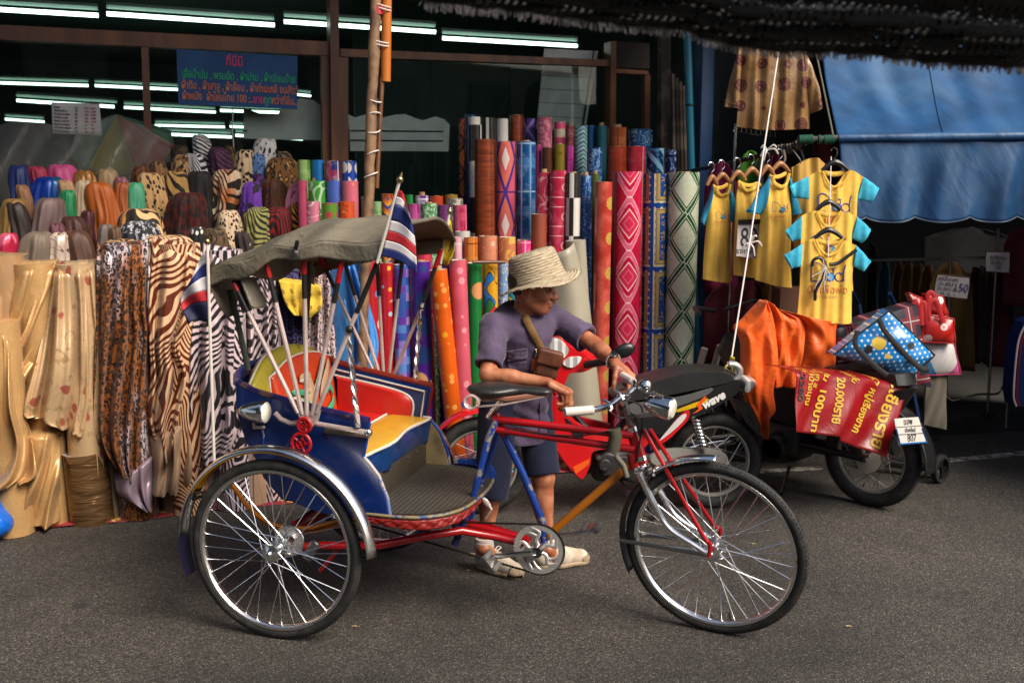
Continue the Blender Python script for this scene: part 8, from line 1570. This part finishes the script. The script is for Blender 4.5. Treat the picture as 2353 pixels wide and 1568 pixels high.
np_ = thing('number_plate', 'white licence plate with blue lower edge on the covered motorcycle', 'plate', PP.p(2095, 1020)); b = MB(); b.prism([PP.p(*p_) for p_ in pts], PP.n * -.004); b.build('plate', mat('plate_white', (.55, .52, .48), .4), np_, smooth=False)
b = MB(); b.tube([PP.p(2057, 985, .003), PP.p(2066, 1020, .003), PP.p(2128, 1015, .003), PP.p(2117, 983, .003)], .005, 6); b.build('blue_frame', mat('plate_blue', hx('1c5a9a'), .3), np_);
for a_, c_ in (((2058, 981), (2117, 977)), ((2062, 998), (2122, 994))): b = MB(); b.tube([PP.p(*a_, .001), PP.p(*c_, .001)], .0018, 5); b.build('divider', M_steel, np_)
for tx, x, y_, s_ in (('ขสพ', 2085, 969, 15), ('เชียงใหม่', 2090, 988, 9.5), ('807', 2094, 1006, 18)): o = PP.p(x, y_, .0015); text(tx, s_ * sc_at(o) * 1.35, frame(o, PP.p(x + 60, y_ - 3.5, .004) - o, PP.p(x, y_ - 30, .004) - o), M_ink, 'lettering', np_, bold=.0007)
def clothP(P, L, Rr, folds, amp, bulge, nu=40, nv=50, seed=0, back=0.0):
 L = smooth_pts([(x, y, 0) for x, y in L], 6); Rr = smooth_pts([(x, y, 0) for x, y in Rr], 6); r = random.Random(seed); ph = [r.uniform(0, 6.28) for _ in range(5)]
 def f(u, v):
  q = pl(L, v).lerp(pl(Rr, v), u); s = math.sin(u * folds * 6.283 + ph[0] + v * 2.5) + .45 * math.sin(u * 9 - v * 11 + ph[1]) + .35 * math.sin(v * 14 + u * 6 + ph[2]) + .25 * math.sin(u * 21 + v * 8 + ph[3])
  return P.p(q.x, q.y, bulge * math.sin(math.pi * u) ** .6 + amp * s - back * max(0, 1 - v / .12) ** 2)
 b = MB(); b.grid(f, nu, nv); return b, f
M_rain = mat('orange_raincoat_nylon', lambda g: g.mix(g.noise(5, detail=4.0).ss(.35, .65), hx('d2500e'), hx('e06018')), .5, sheen=.1, bump=lambda g: g.noise(9, detail=4.0, dist=1.2), bstr=.6, bdist=.02)
PO = Pln(1760, 850, 5.36, R(5)); rcv = thing('raincoat', 'orange raincoat draped over the handlebar of the covered motorcycle', 'raincoat', PO.p(1760, 1000))
b, _ = clothP(PO, [(1748, 688), (1705, 732), (1683, 752), (1699, 785), (1704, 898), (1727, 950), (1750, 1004)], [(1756, 688), (1778, 740), (1782, 820), (1774, 893), (1780, 940), (1762, 955), (1754, 1000)], 1.3, .020, .07); b.build('front_panel', M_rain, rcv, solid=.002, ang=0)
b, _ = clothP(Pln(1800, 800, 5.40, R(5)), [(1756, 688), (1772, 760), (1776, 830), (1775, 888)], [(1790, 712), (1846, 742), (1840, 800), (1830, 886)], 1.1, .020, .05, seed=2); b.build('side_panel', M_rain, rcv, solid=.002, ang=0)
b, _ = clothP(Pln(1880, 790, 5.44, R(5)), [(1795, 712), (1835, 760), (1832, 830), (1828, 880)], [(1926, 742), (1922, 800), (1915, 842), (1905, 880)], 1.1, .02, .05, seed=5); b.build('back_panel', M_rain, rcv, solid=.002, ang=0)
M_ban = mat('red_banner_vinyl', lambda g: g.mix(g.noise(4, detail=4.0).ss(.35, .7), hx('7e0a14'), hx('960d1a')), .36, coat=.15, bump=lambda g: g.noise(6, detail=3.0, dist=.8), bstr=.35, bdist=.02)
PBn = Pln(1960, 920, 4.98, R(26), .16); bn = thing('red_banner', 'red vinyl banner with yellow lettering thrown over the motorcycle seat', 'banner', PBn.p(1950, 1020))
b, bf = clothP(PBn, [(1829, 836), (1826, 900), (1822, 992)], [(2088, 867), (2070, 930), (2052, 990), (2034, 1051)], 2.4, .010, .03, seed=3, nu=60);
bot = smooth_pts([(1822, 992, 0), (1870, 996, 0), (1927, 1004, 0), (1932, 1013, 0), (1985, 1033, 0), (2034, 1051, 0)], 5); top = smooth_pts([(1829, 836, 0), (1898, 841, 0), (2020, 851, 0), (2088, 867, 0)], 6)
def banf(u, v):
 q = pl(top, u).lerp(pl(bot, u), v); off = .013 * math.sin(u * 13 + v * 2.5) + .008 * math.sin(u * 7 - v * 5 + 1) + .004 * math.sin(u * 29 + v * 9) ; return q.x, q.y, off * (.3 + v) - .24 * max(0, 1 - v / .16) ** 2
b = MB(); b.grid(lambda u, v: PBn.p(*banf(u, v)), 70, 30); b.build('sheet', M_ban, bn, solid=.002, ang=0)
b = MB(); b.grid(lambda u, v: PBn.p(lerp(2088, 2112, u) + 12 * v * u + lerp(0, -2, v), lerp(868, 884, u) + v * lerp(90, 140, u), -.10 - .22 * u), 12, 14); b.build('far_flap', M_ban, bn, solid=.002, ang=0)
M_byel = mat('banner_yellow_print', hx('c8a02c'), .5)
def bu_of(x, y):
 u = .5
 for _ in range(25):
  a = pl(top, u); c = pl(bot, u); v = (y - a.y) / max(1, c.y - a.y); u = min(1, max(0, u + (x - (a.x + (c.x - a.x) * v)) / 240))
 return u, min(1, max(0, v))
def bcol(tx, s, e, size, m, sx=None):
 s, e = Vector((*s, 0)), Vector((*e, 0)); d = e - s; L = d.length; d = d / L; nrm = Vector((-d.y, d.x, 0)) * -1
 c = bpy.data.curves.new('t', 'FONT'); c.body = tx; c.size = size; o = bpy.data.objects.new('t', c); COL.objects.link(o); bpy.context.view_layer.update(); wd = max(1e-3, o.dimensions.x); bpy.data.objects.remove(o)
 def wr(v):
  q = s + d * (v.x * L / wd) + nrm * v.y; u, vv = bu_of(q.x, q.y); return PBn.p(q.x, q.y, banf(u, vv)[2] + .005)
 text(tx, size, None, m, 'lettering', bn, align='LEFT', warp=wr, bold=size * .028)
for a in [('จ.เชียงราย', (2066, 864), (2004, 1024), 33, M_byel), ('หมู่เรียงขาก', (2008, 892), (1962, 990), 25, M_byel), ('557', (2030, 853), (2010, 880), 22, M_byel), ('20,000ราย', (1931, 866), (1916, 970), 24, M_byel), ('100บาท', (1891, 890), (1874, 984), 22, M_byel), ('ไม่ป้าอนุญ', (1862, 842), (1853, 930), 15, M_byel), ('02280', (1841, 840), (1836, 920), 15, M_ink), ('บาท ส', (1880, 845), (1868, 888), 14, M_byel), ('ขุ่น', (1908, 846), (1893, 872), 18, M_byel), ('หมู่น', (1978, 850), (1958, 876), 17, M_byel)]: bcol(*a)
ht = thing('hand_trolley', 'dark hand trolley with small black wheels beside the covered motorcycle', 'trolley', gr(2155, 1108))
wc = gr(2158, 1108) + Vector((0, 0, .085));
def disc(c, n, r, w_, m, nm):
 Q = Vector(n).to_track_quat('Z', 'Y').to_matrix(); b = MB(); b.lathe([(r * .72, -w_), (r * .95, -w_), (r, -w_ * .6), (r, w_ * .6), (r * .95, w_), (r * .72, w_), (r * .72, -w_)], 30, c, Q); o = b.build(nm, m, ht)
 b = MB(); b.lathe([(.001, -w_ * .9), (r * .22, -w_ * .9), (r * .22, w_ * .9), (.001, w_ * .9)], 14, c, Q); b.build('hub', M_mblk, o)
 for k in range(5): b = MB(); d_ = Q @ Vector((math.cos(k * 1.257), math.sin(k * 1.257), 0)); b.tube([c + d_ * r * .2, c + d_ * r * .75], r * .09, 6); b.build('wheel_arm', M_mblk, o)
ax2 = Vector((.62, -.78, 0)).normalized(); disc(wc, ax2, .085, .018, M_rubber, 'wheel'); disc(wc - ax2 * .42, ax2, .085, .018, M_rubber, 'wheel')
b = MB(); b.tube([wc, wc - ax2 * .42], .011, 8); b.build('axle', M_steel, ht)
for s in (.08, .34): p0 = wc - ax2 * s; b = MB(); b.tube([p0, p0 + Vector((-.12, .30, .9)), p0 + Vector((-.20, .22, 1.0))], .012, 8); b.build('handle', mat('dark_blue_tube', hx('0c2c5a'), .4), ht)
b = MB(); b.box(wc - ax2 * .21 + Vector((0, -.02, -.03)), (.34, .05, .02), Matrix.Rotation(-.43, 3, 'Z')); b.build('toe_plate', M_mblk, ht)
# ================================================================ THE MAN
M_skin = mat('tanned_skin', lambda g: g.mix(g.noise(16, detail=5.0).ss(.35, .68), hx('98583c'), hx('ba7c5a')), .48, sub=.08, bump=lambda g: g.noise(90, detail=3.0) + g.noise(22, detail=3.0) * 1.5, bstr=.3, bdist=.004, var=.1)
M_shirt = mat('violet_grey_cotton', lambda g: g.mix(g.noise(5, detail=4.0).ss(.3, .7), hx('40354e'), hx('54465f')), .85, sheen=.25, bump=lambda g: g.noise(12, detail=4.0, dist=.8), bstr=.6, bdist=.015)
M_short = mat('navy_cotton', hx('0b1230'), .9, sheen=.15, bump=lambda g: g.noise(10, detail=3.0), bstr=.3, bdist=.015); M_shoe = mat('off_white_canvas', lambda g: g.mix(g.noise(12, detail=5.0).ss(.4, .7), hx('c8bcaa'), hx('a4947e')), .85, bump=lambda g: g.noise(60, detail=2.0), bstr=.2); M_sole = mat('cream_rubber_sole', lambda g: g.mix(g.noise(20, detail=4.0).ss(.4, .7), hx('a89478'), hx('7a6850')), .7); M_sock = mat('white_sock', (.55, .47, .43), .9, bump=lambda g: (g.sep(g.obvec())[2] * 700.0).sin(), bstr=.4, bdist=.003)
def c_straw(g):
 u, v = g.uv(); n = g.noise(70, g.vec(u * .35, v * 3.0, 0.0), 3.0, .6); return g.mix(n.ss(.3, .7), hx('8a785c'), hx('c4b498'))
M_straw = mat('woven_straw', c_straw, .75, bump=lambda g: g.noise(60, g.vec(g.uv()[0] * .4, g.uv()[1] * 3.2, 0.0), 2.0) + ((g.uv()[1] * 520.0).sin() * .25), bstr=.9, bdist=.006, var=.06)
M_hair = mat('greying_black_hair', (.018, .016, .015), .6); M_leath = mat('brown_leather', lambda g: g.mix(g.noise(18, detail=4.0).ss(.35, .7), hx('4a2414'), hx('6a3a20')), .55); M_web = mat('khaki_strap', hx('7a5a30'), .8)
base = gr(1190, 1310); man = thing('person', 'man in straw hat, violet shirt and navy shorts leaning on the trishaw saddle', 'person', base)
S1, E1, W1 = at(1138, 742, 4.22), at(1120, 860, 4.06), at(1258, 878, 3.99); S2, E2, W2 = at(1272, 726, 4.42), at(1366, 792, 4.26), at(1412, 832, 4.10)
H1, K1, A1 = at(1152, 900, 4.38), at(1134, 1085, 4.325), at(1112, 1255, 4.31); H2, K2, A2 = at(1218, 900, 4.50), at(1246, 1095, 4.40), at(1257, 1258, 4.38)
NK, HC = at(1200, 722, 4.33), at(1222, 662, 4.27); CH = (S1 + S2) / 2; PV = (H1 + H2) / 2
lo = Vector((-.30, 3.86, -.01)); hi = Vector((.62, 4.64, 1.45))
D = SDF(lo, hi, .0048)
V = lambda *a: Vector(a)
D.cone(PV, CH + V(-.02, .01, -.06), .10, .092, k=.03, sq=(1.1, .85, 1)); D.cone(S1 + V(0, 0, -.01), S2 + V(0, 0, -.01), .046, k=.03); D.cone(CH + V(-.02, .01, -.02), HC + V(-.01, 0, -.03), .056, .052, k=.03)
for H, K, A in ((H1, K1, A1), (H2, K2, A2)):
 D.cone(H, K, .072, .050, k=.03); D.cone(K, A, .047, .030, k=.02); D.ell(K.lerp(A, .30) + V(-.012, .012, 0), (.044, .044, .10), k=.03); D.ell(K + V(.016, -.018, .0), (.036, .034, .044), k=.02); D.ell(A + V(0, -.02, 0), (.036, .036, .03), k=.02)
 D.cone(A, A + V(.04, -.02, -.05), .03, .028, k=.02)
for S_, E_, W_ in ((S1, E1, W1), (S2, E2, W2)):
 D.cone(S_, E_, .044, .034, k=.02); D.cone(E_, E_.lerp(W_, .4), .031, .032, k=.02); D.cone(E_.lerp(W_, .35), W_, .032, .021, k=.02)
def hand(W_, d, n, t, curls, tcurl=.5, k=1.0):
 d, n = d.normalized(), n.normalized(); s = (t - d * t.dot(d)).normalized(); n = (n - d * n.dot(d) - s * n.dot(s)).normalized()
 pc = W_ + d * .052 * k; Q = Matrix((d, s, n)).transposed(); D.box(pc, (.050 * k, .040 * k, .015 * k), Q, r=.014, k=.016); D.ell(W_ + d * .03 + s * .012 - n * .006, (.035, .024, .017), Q, k=.012)
 for i in range(4):
  b0 = W_ + d * (.094, .100, .097, .086)[i] * k + s * (.031 - .0205 * i) * k; L = [(.043, .027, .021), (.047, .030, .022), (.044, .028, .021), (.035, .021, .018)][i]; a = 0.0; p = b0; D.ell(b0 + n * .004, (.0115, .0115, .0115), k=.006)
  for j in range(3):
   a += curls[j] + .05 * i; dd = d * math.cos(a) - n * math.sin(a); q = p + dd * L[j] * k; D.cone(p, q, .0098 - .0008 * j, .0090 - .0009 * j, k=.003); p = q
 p = W_ + d * .028 + s * .034; a = tcurl
 for L_, r_ in ((.040, .0125), (.032, .0108), (.026, .0095)):
  dd = (d * .62 + s * math.cos(a) * .7 - n * math.sin(a) * .8).normalized(); q = p + dd * L_ * k; D.cone(p, q, r_, r_ * .9, k=.006); p = q; a += .35
hand(W1, V(.86, -.12, -.42), V(.35, -.42, .80), V(.1, 1, 0), (.95, .9, .5), .6)
hand(W2, V(.55, -.35, -.52), V(.55, -.2, .75), V(-.45, -.8, .1), (.75, 1.0, .7), .9)
F = V(.95, -.26, -.10).normalized(); Ur = V(-.02, -.10, 1); Rt = F.cross(Ur).normalized(); Uh = Rt.cross(F).normalized(); Qh = Matrix((F, Rt, Uh)).transposed()
hp = lambda f, r, u: HC + F * f + Rt * r + Uh * u
D.ell(hp(-.006, 0, .022), (.092, .074, .090), Qh, k=.02); D.ell(hp(.034, 0, -.030), (.058, .056, .072), Qh, k=.025); D.ell(hp(.058, 0, -.085), (.026, .030, .022), Qh, k=.022)
for r in (1, -1):
 D.cone(hp(.0, r * .056, -.045), hp(.052, r * .026, -.082), .022, .018, k=.02); D.ell(hp(.062, r * .038, -.020), (.024, .022, .018), Qh, k=.014); D.ell(hp(.078, r * .030, .008), (.014, .019, .012), Qh, k=.010, op='sub'); D.ell(hp(.078, r * .030, .026), (.014, .026, .009), Qh, k=.010)
 D.ell(hp(-.008, r * .076, -.008), (.020, .008, .031), Qh, k=.006); D.ell(hp(-.004, r * .083, -.008), (.010, .006, .018), Qh, k=.004, op='sub')
 D.ell(hp(.096, r * .013, -.030), (.012, .009, .009), Qh, k=.007)
D.cone(hp(.086, 0, .012), hp(.106, 0, -.024), .009, .013, k=.012); D.ell(hp(.106, 0, -.026), (.013, .013, .011), Qh, k=.006)
D.ell(hp(.086, 0, -.051), (.013, .026, .008), Qh, k=.006); D.ell(hp(.084, 0, -.064), (.013, .023, .008), Qh, k=.005); D.ell(hp(.099, 0, -.0575), (.014, .022, .0022), Qh, k=.003, op='sub')
for r in (1, -1): D.cone(hp(.090, r * .020, -.032), hp(.076, r * .034, -.058), .0035, k=.006, op='sub')
D.build('body', M_skin, man, it=1)
for r in (1, -1):
 b = MB(); b.sphere(hp(.068, r * .030, .007), .0115, 12, 8); e = b.build('eye', mat('eye_white', (.22, .19, .16), .3), man); b = MB(); b.sphere(hp(.0765, r * .0305, .006), .0052, 8, 6); b.build('iris', mat('dark_iris', (.012, .008, .006), .15), e); b = MB(); b.tube([hp(.080 - abs(i - 3) * .004, r * (.014 + i * .006), .024 + .002 * math.sin(i)) for i in range(7)], .0038, 6); b.build('eyebrow', M_hair, man)
Hh = SDF(HC - V(.14, .14, .12), HC + V(.14, .14, .16), .005); Hh.ell(hp(-.014, 0, .030), (.094, .078, .088), Qh, k=.0); Hh.half(hp(.03, 0, .0), F + Uh * .1, .01); Hh.half(hp(0, 0, -.035), -Uh + F * .9, .01); Hh.warp(lambda X, Y, Z: .0022 * np.sin(X * 260 + Z * 90) * np.sin(Y * 230)); Hh.build('hair', M_hair, man)
C = SDF(lo, hi, .0062)
C.cone(PV + V(.0, 0, -.16), CH + V(-.02, .01, -.09), .134, .128, k=.05, sq=(1.05, .80, 1)); C.cone(PV + V(.0, 0, -.16), PV + V(.005, 0, -.24), .134, .140, k=.03, sq=(1.08, .82, 1)); C.cone(S1 + V(-.0, 0, -.02), S2 + V(0, 0, -.02), .062, .060, k=.05); C.cone(NK + V(-.01, 0, -.03), CH + V(0, 0, -.05), .066, .10, k=.04); C.ell(CH + V(-.06, .04, -.05), (.10, .10, .12), k=.05)
for S_, E_, f in ((S1, E1, .86), (S2, E2, .80)):
 C.cone(S_, S_.lerp(E_, f), .055, .062, k=.03)
cu1, cu2 = S1.lerp(E1, .84), S2.lerp(E2, .80); d1, d2 = (E1 - S1).normalized(), (E2 - S2).normalized()
def foldw(X, Y, Z): return .0065 * fbm(X * 38, Y * 38, Z * 26, 5, 3) + .0050 * np.sin(X * 46 + Z * 62 + 2 * np.sin(Z * 18)) * np.clip((1.1 - Z) * 4, 0, 1)
C.warp(foldw)
for cu, dd in ((cu1, d1), (cu2, d2)):     # open cuffs
 n_ = np.array(dd);
 def cut(X, Y, Z, cu=cu, n_=n_):
  a = (X - cu.x) * n_[0] + (Y - cu.y) * n_[1] + (Z - cu.z) * n_[2]; rad = np.sqrt(np.maximum(0, (X - cu.x) ** 2 + (Y - cu.y) ** 2 + (Z - cu.z) ** 2 - a * a)); return np.maximum(-a, rad - .13)
 C.fn(cut, cu - V(.14, .14, .14), cu + V(.14, .14, .14), k=.003, op='sub'); C.cone(cu - dd * .03, cu + dd * .05, .041, .048, k=.003, op='sub')
C.half(at(1190, 1022, 4.36), (0, 0, -1), .004); C.cone(at(1188, 985, 4.42), at(1188, 1060, 4.42), .096, .100, k=.004, op='sub', sq=(1.05, .82, 1))
C.cone(NK + V(0, 0, -.04), NK + V(.012, -.004, .012), .076, .070, k=.02); C.cone(NK + V(.04, -.03, .035), HC + V(.07, -.05, 0), .036, .07, k=.008, op='sub'); C.cone(NK + V(.006, -.002, .02), HC, .062, .066, k=.006, op='sub')
sh = C.build('shirt', M_shirt, man, it=2)
nk = [NK + V(math.cos(a) * .070 - .006, math.sin(a) * .060, .012 - .05 * max(0, math.cos(a)) + .012 * max(0, -math.cos(a))) for a in [R(25 + 310 * i / 24) for i in range(25)]]
b = MB(); b.grid(lambda u, v: pl(nk, u) + (pl(nk, u) - NK - V(0, 0, .0)).normalized() * (.003 + .026 * v) + V(0, 0, .022 * math.sin(v * 2.6) - .034 * v), 40, 6); b.build('collar', M_shirt, sh, solid=.004, ang=0)
C2_ = SDF(PV - V(.3, .3, .55), PV + V(.3, .3, .2), .0065)
hm1, hm2 = at(1126, 1143, 4.305), at(1247, 1090, 4.40); C2_.cone(H1, H2, .100, k=.04); C2_.cone(PV, PV + V(0, 0, .1), .115, k=.04, sq=(1.1, .85, 1))
for H, h in ((H1, hm1), (H2, hm2)): C2_.cone(H, h, .090, .080, k=.03)
C2_.warp(lambda X, Y, Z: .0045 * fbm(X * 38, Y * 38, Z * 20, 8, 3))
for H, h in ((H1, hm1), (H2, hm2)):
 dd = (h - H).normalized(); n_ = np.array(dd)
 def cut2(X, Y, Z, h=h, n_=n_):
  a = (X - h.x) * n_[0] + (Y - h.y) * n_[1] + (Z - h.z) * n_[2]; return np.maximum(-a, np.sqrt((X - h.x) ** 2 + (Y - h.y) ** 2) - .13)
 C2_.fn(cut2, h - V(.14, .14, .16), h + V(.14, .14, .14), k=.003, op='sub'); C2_.cone(h - dd * .06, h + dd * .06, .064, .071, k=.003, op='sub')
C2_.build('shorts', M_short, man, it=2)
def onsh(px, py, off=.0):     # a point on the shirt front: march along the sight line to the cloth
 r = ray(px, py).normalized(); t = 3.6
 for _ in range(220):
  p = CAM + r * t; i = [int(round((p[k] - lo[k]) / C.h)) for k in range(3)]
  if all(0 <= i[k] < C.n[k] for k in range(3)) and C.v[i[0], i[1], i[2]] < 0: break
  t += .005
 return CAM + r * (t - off)
def patch(pts, nm, m, off, th=.003, n=8):
 f = coons([pts[0], pts[1]], [pts[3], pts[2]], [pts[0], pts[3]], [pts[1], pts[2]]); b = MB(); b.grid(lambda u, v: onsh(f(u, v).x, f(u, v).y, off), n, n); return b.build(nm, m, sh, solid=th, ang=0)
patch([(1163, 806), (1212, 800), (1211, 826), (1164, 832)], 'pocket_flap', M_shirt, .009); patch([(1166, 832), (1210, 827), (1212, 868), (1168, 870)], 'pocket', M_shirt, .006)
b = MB(); b.tube([onsh(1240, y, .004) for y in range(770, 1010, 12)], .004, 6); b.build('placket', M_shirt, sh)
def shoe(heel, toe, A, nm):
 d = (toe - heel); L = d.length; d = d / L; s = V(-d.y, d.x, 0); Q = Matrix((d, s, V(0, 0, 1))).transposed(); X = SDF(heel - V(.16, .16, .02), heel + d * L + V(.16, .16, .22), .005)
 P = lambda a, c, z: heel + d * (a * L) + s * c + V(0, 0, z)
 X.cone(P(.14, 0, .045), P(.45, 0, .045), .038, .042, k=.02); X.cone(P(.45, 0, .042), P(.82, .004, .034), .042, .036, k=.02); X.ell(P(.16, 0, .07), (.045, .034, .045), Q, k=.025); X.cone(P(.28, 0, .08), P(.62, 0, .055), .030, .026, k=.02); X.half(P(0, 0, .016), (0, 0, -1), .004); X.cone(P(.17, 0, .09), P(.15, 0, .18), .031, .036, k=.006, op='sub')
 o = X.build('shoe', M_shoe, man); Y = SDF(heel - V(.16, .16, .03), heel + d * L + V(.16, .16, .1), .004); Y.cone(P(.15, 0, .02), P(.45, .002, .02), .040, .044, k=.02); Y.cone(P(.45, .002, .02), P(.83, .004, .02), .044, .040, k=.02); Y.half(P(0, 0, .024), (0, 0, 1), .003); Y.half(P(0, 0, .002), (0, 0, -1), .003); Y.build('sole', M_sole, o)
 Tc = SDF(P(.8, 0, .03) - V(.08, .08, .08), P(.8, 0, .03) + V(.09, .09, .08), .004); Tc.ell(P(.84, .004, .028), (.040, .041, .030), Q, k=0); Tc.half(P(.80, 0, 0), -d, .003); Tc.half(P(0, 0, .02), (0, 0, -1), .003); Tc.build('toe_cap', M_sole, o)
 for k in range(4):
  a = .40 + k * .075; z = .090 - k * .010; b = MB(); b.tube([P(a, -.026, z - .012), P(a + .01, -.008, z + .003), P(a + .03, .010, z + .002), P(a + .045, .026, z - .012)], .0028, 5); b.build('lace', M_pip, o)
 b = MB(); b.tube(smooth_pts([P(.38, 0, .096), P(.34, -.035, .105), P(.40, -.03, .112), P(.40, 0, .098), P(.43, .03, .108), P(.37, .025, .112), P(.38, 0, .098)], 4), .0028, 5); b.build('lace_bow', M_pip, o)
 K = SDF(A - V(.09, .09, .13), A + V(.09, .09, .12), .0045); K.cone(A + V(0, 0, .055), A, .041, .040, k=.01); K.cone(A, P(.2, 0, .075), .040, .034, k=.02); K.half(A + V(0, 0, .045), (0, 0, 1), .004); K.warp(lambda X_, Y_, Z_: .0012 * np.sin(Z_ * 420)); K.build('sock', M_sock, man)
g1, g2 = gr(1098, 1300), gr(1192, 1330); shoe(g1, g1 + (g2 - g1).normalized() * .262, A1, 0)
g1, g2 = gr(1228, 1306), gr(1368, 1290); shoe(g1, g1 + (g2 - g1).normalized() * .272, A2, 1)
hc = at(1238, 645, 4.27); ua = V(-.29, .03, .96).normalized(); xa = (V(1, 0, 0) - ua * ua.x).normalized(); Qt = Matrix((xa, ua.cross(xa), ua)).transposed()
def hatf(prof, nm, wav=0.0, solid=.004):
 n, vs, uvs = 72, [], []; L = 0
 for i, (r, z) in enumerate(prof):
  if i: L += math.hypot(r - prof[i - 1][0], z - prof[i - 1][1])
  for j in range(n + 1):
   a = 2 * math.pi * j / n; w = wav * max(0, (r - .11) / .06); e = 1 + .09 * math.cos(a) ** 2; zz = z + w * (.9 * math.sin(2 * a + .4) + .5 * math.sin(3 * a + 1)) ; vs.append(hc + Qt @ V(r * e * math.cos(a), r * .97 * math.sin(a), zz + .0012 * math.sin(j * 9 + i * 3))); uvs.append((a * .12, L))
 b = MB(); b.add(vs, [(i * (n + 1) + j, i * (n + 1) + j + 1, (i + 1) * (n + 1) + j + 1, (i + 1) * (n + 1) + j) for i in range(len(prof) - 1) for j in range(n)], uvs); return b
hat = hatf([(.001, .128), (.035, .129), (.070, .127), (.086, .122), (.093, .112), (.097, .085), (.102, .045), (.106, .012), (.110, .002)], 'c').build('straw_hat', M_straw, man, solid=.004, ang=0)
hatf([(.108, .004), (.118, -.001), (.130, -.004), (.145, -.008), (.158, -.012), (.165, -.016)], 'b', .016).build('brim', M_straw, hat, solid=.004, ang=0)
rr_ = random.Random(2); fz = MB()
for k in range(150):
 a = rr_.uniform(0, 6.28); r0 = .164; e = 1 + .09 * math.cos(a) ** 2; zz = -.016 + .016 * .9 * (.9 * math.sin(2 * a + .4) + .5 * math.sin(3 * a + 1)); p0 = hc + Qt @ V(r0 * e * math.cos(a), r0 * .97 * math.sin(a), zz); p1 = p0 + Qt @ V(math.cos(a + rr_.uniform(-.8, .8)) * .010, math.sin(a) * .010, rr_.uniform(-.006, .004)); fz.tube([p0, p1], .0013, 3, caps=False)
fz.build('straw_fringe', M_straw, hat, kind='stuff', fixn=False)
wc_ = W2.lerp(E2, .10); wd = (W2 - E2).normalized(); q1 = wd.orthogonal().normalized(); q2 = wd.cross(q1); b = MB(); b.tube([wc_ + q1 * math.cos(i * .3927) * .030 + q2 * math.sin(i * .3927) * .030 for i in range(16)], .0075, 8, closed=True, flat=.5); wt = b.build('wrist_watch', mat('bright_steel', (.8, .8, .79), .3, metal=.8), man); fpt = wc_ + V(.004, -.012, .030); b = MB(); b.lathe([(.001, .006), (.015, .006), (.018, .0), (.018, -.006)], 18, fpt, V(.1, -.4, .9).to_track_quat('Z', 'Y').to_matrix()); b.build('watch_case', M_chr, wt)
bgp = onsh(1234, 836, .045) + V(.045, 0, 0); bgT = thing('shoulder_bag', 'small brown leather pouch hanging across the man on a khaki strap', 'bag', bgp + V(0, 0, -.09))
b = MB(); Xb = SDF(bgp - V(.12, .12, .14), bgp + V(.12, .12, .12), .005); Qb = Matrix.Rotation(.25, 3, 'Y'); Xb.box(bgp, (.050, .026, .062), Qb, r=.02, k=.01); Xb.warp(lambda X_, Y_, Z_: .003 * fbm(X_ * 60, Y_ * 60, Z_ * 60, 3, 2)); Xb.build('pouch', M_leath, bgT)
Xf = SDF(bgp - V(.12, .12, .14), bgp + V(.12, .12, .12), .005); Xf.box(bgp + Qb @ V(0, -.012, .030), (.055, .024, .036), Qb, r=.012, k=.01); Xf.build('flap', M_leath, bgT)
st_ = [onsh(x, y, .016) for x, y in [(1196, 712), (1206, 728), (1216, 748), (1226, 768), (1238, 790), (1246, 806)]] + [bgp + V(-.015, -.01, .065)]; b = MB(); b.tube(smooth_pts(st_, 5), .016, 8, flat=.3, up=(1, 0, .45)); b.build('strap', M_web, bgT)
tg = onsh(1230, 838, .022); tT = thing('neck_tag', 'orange tag with beads hanging on the front of the violet shirt', 'tag', tg + V(0, 0, -.05)); b = MB(); b.box(tg, (.036, .006, .052), Matrix.Rotation(.1, 3, 'Y'), .003); b.build('tag', mat('orange_tag', hx('b85a28'), .4), tT)
for k in range(6): b = MB(); b.sphere(tg + V(.004 * math.sin(k), -.002, .036 + k * .010 if k < 4 else -.03 - (k - 4) * .012), .006, 8, 6); b.build('bead', M_chr if k % 2 else M_brass, tT)
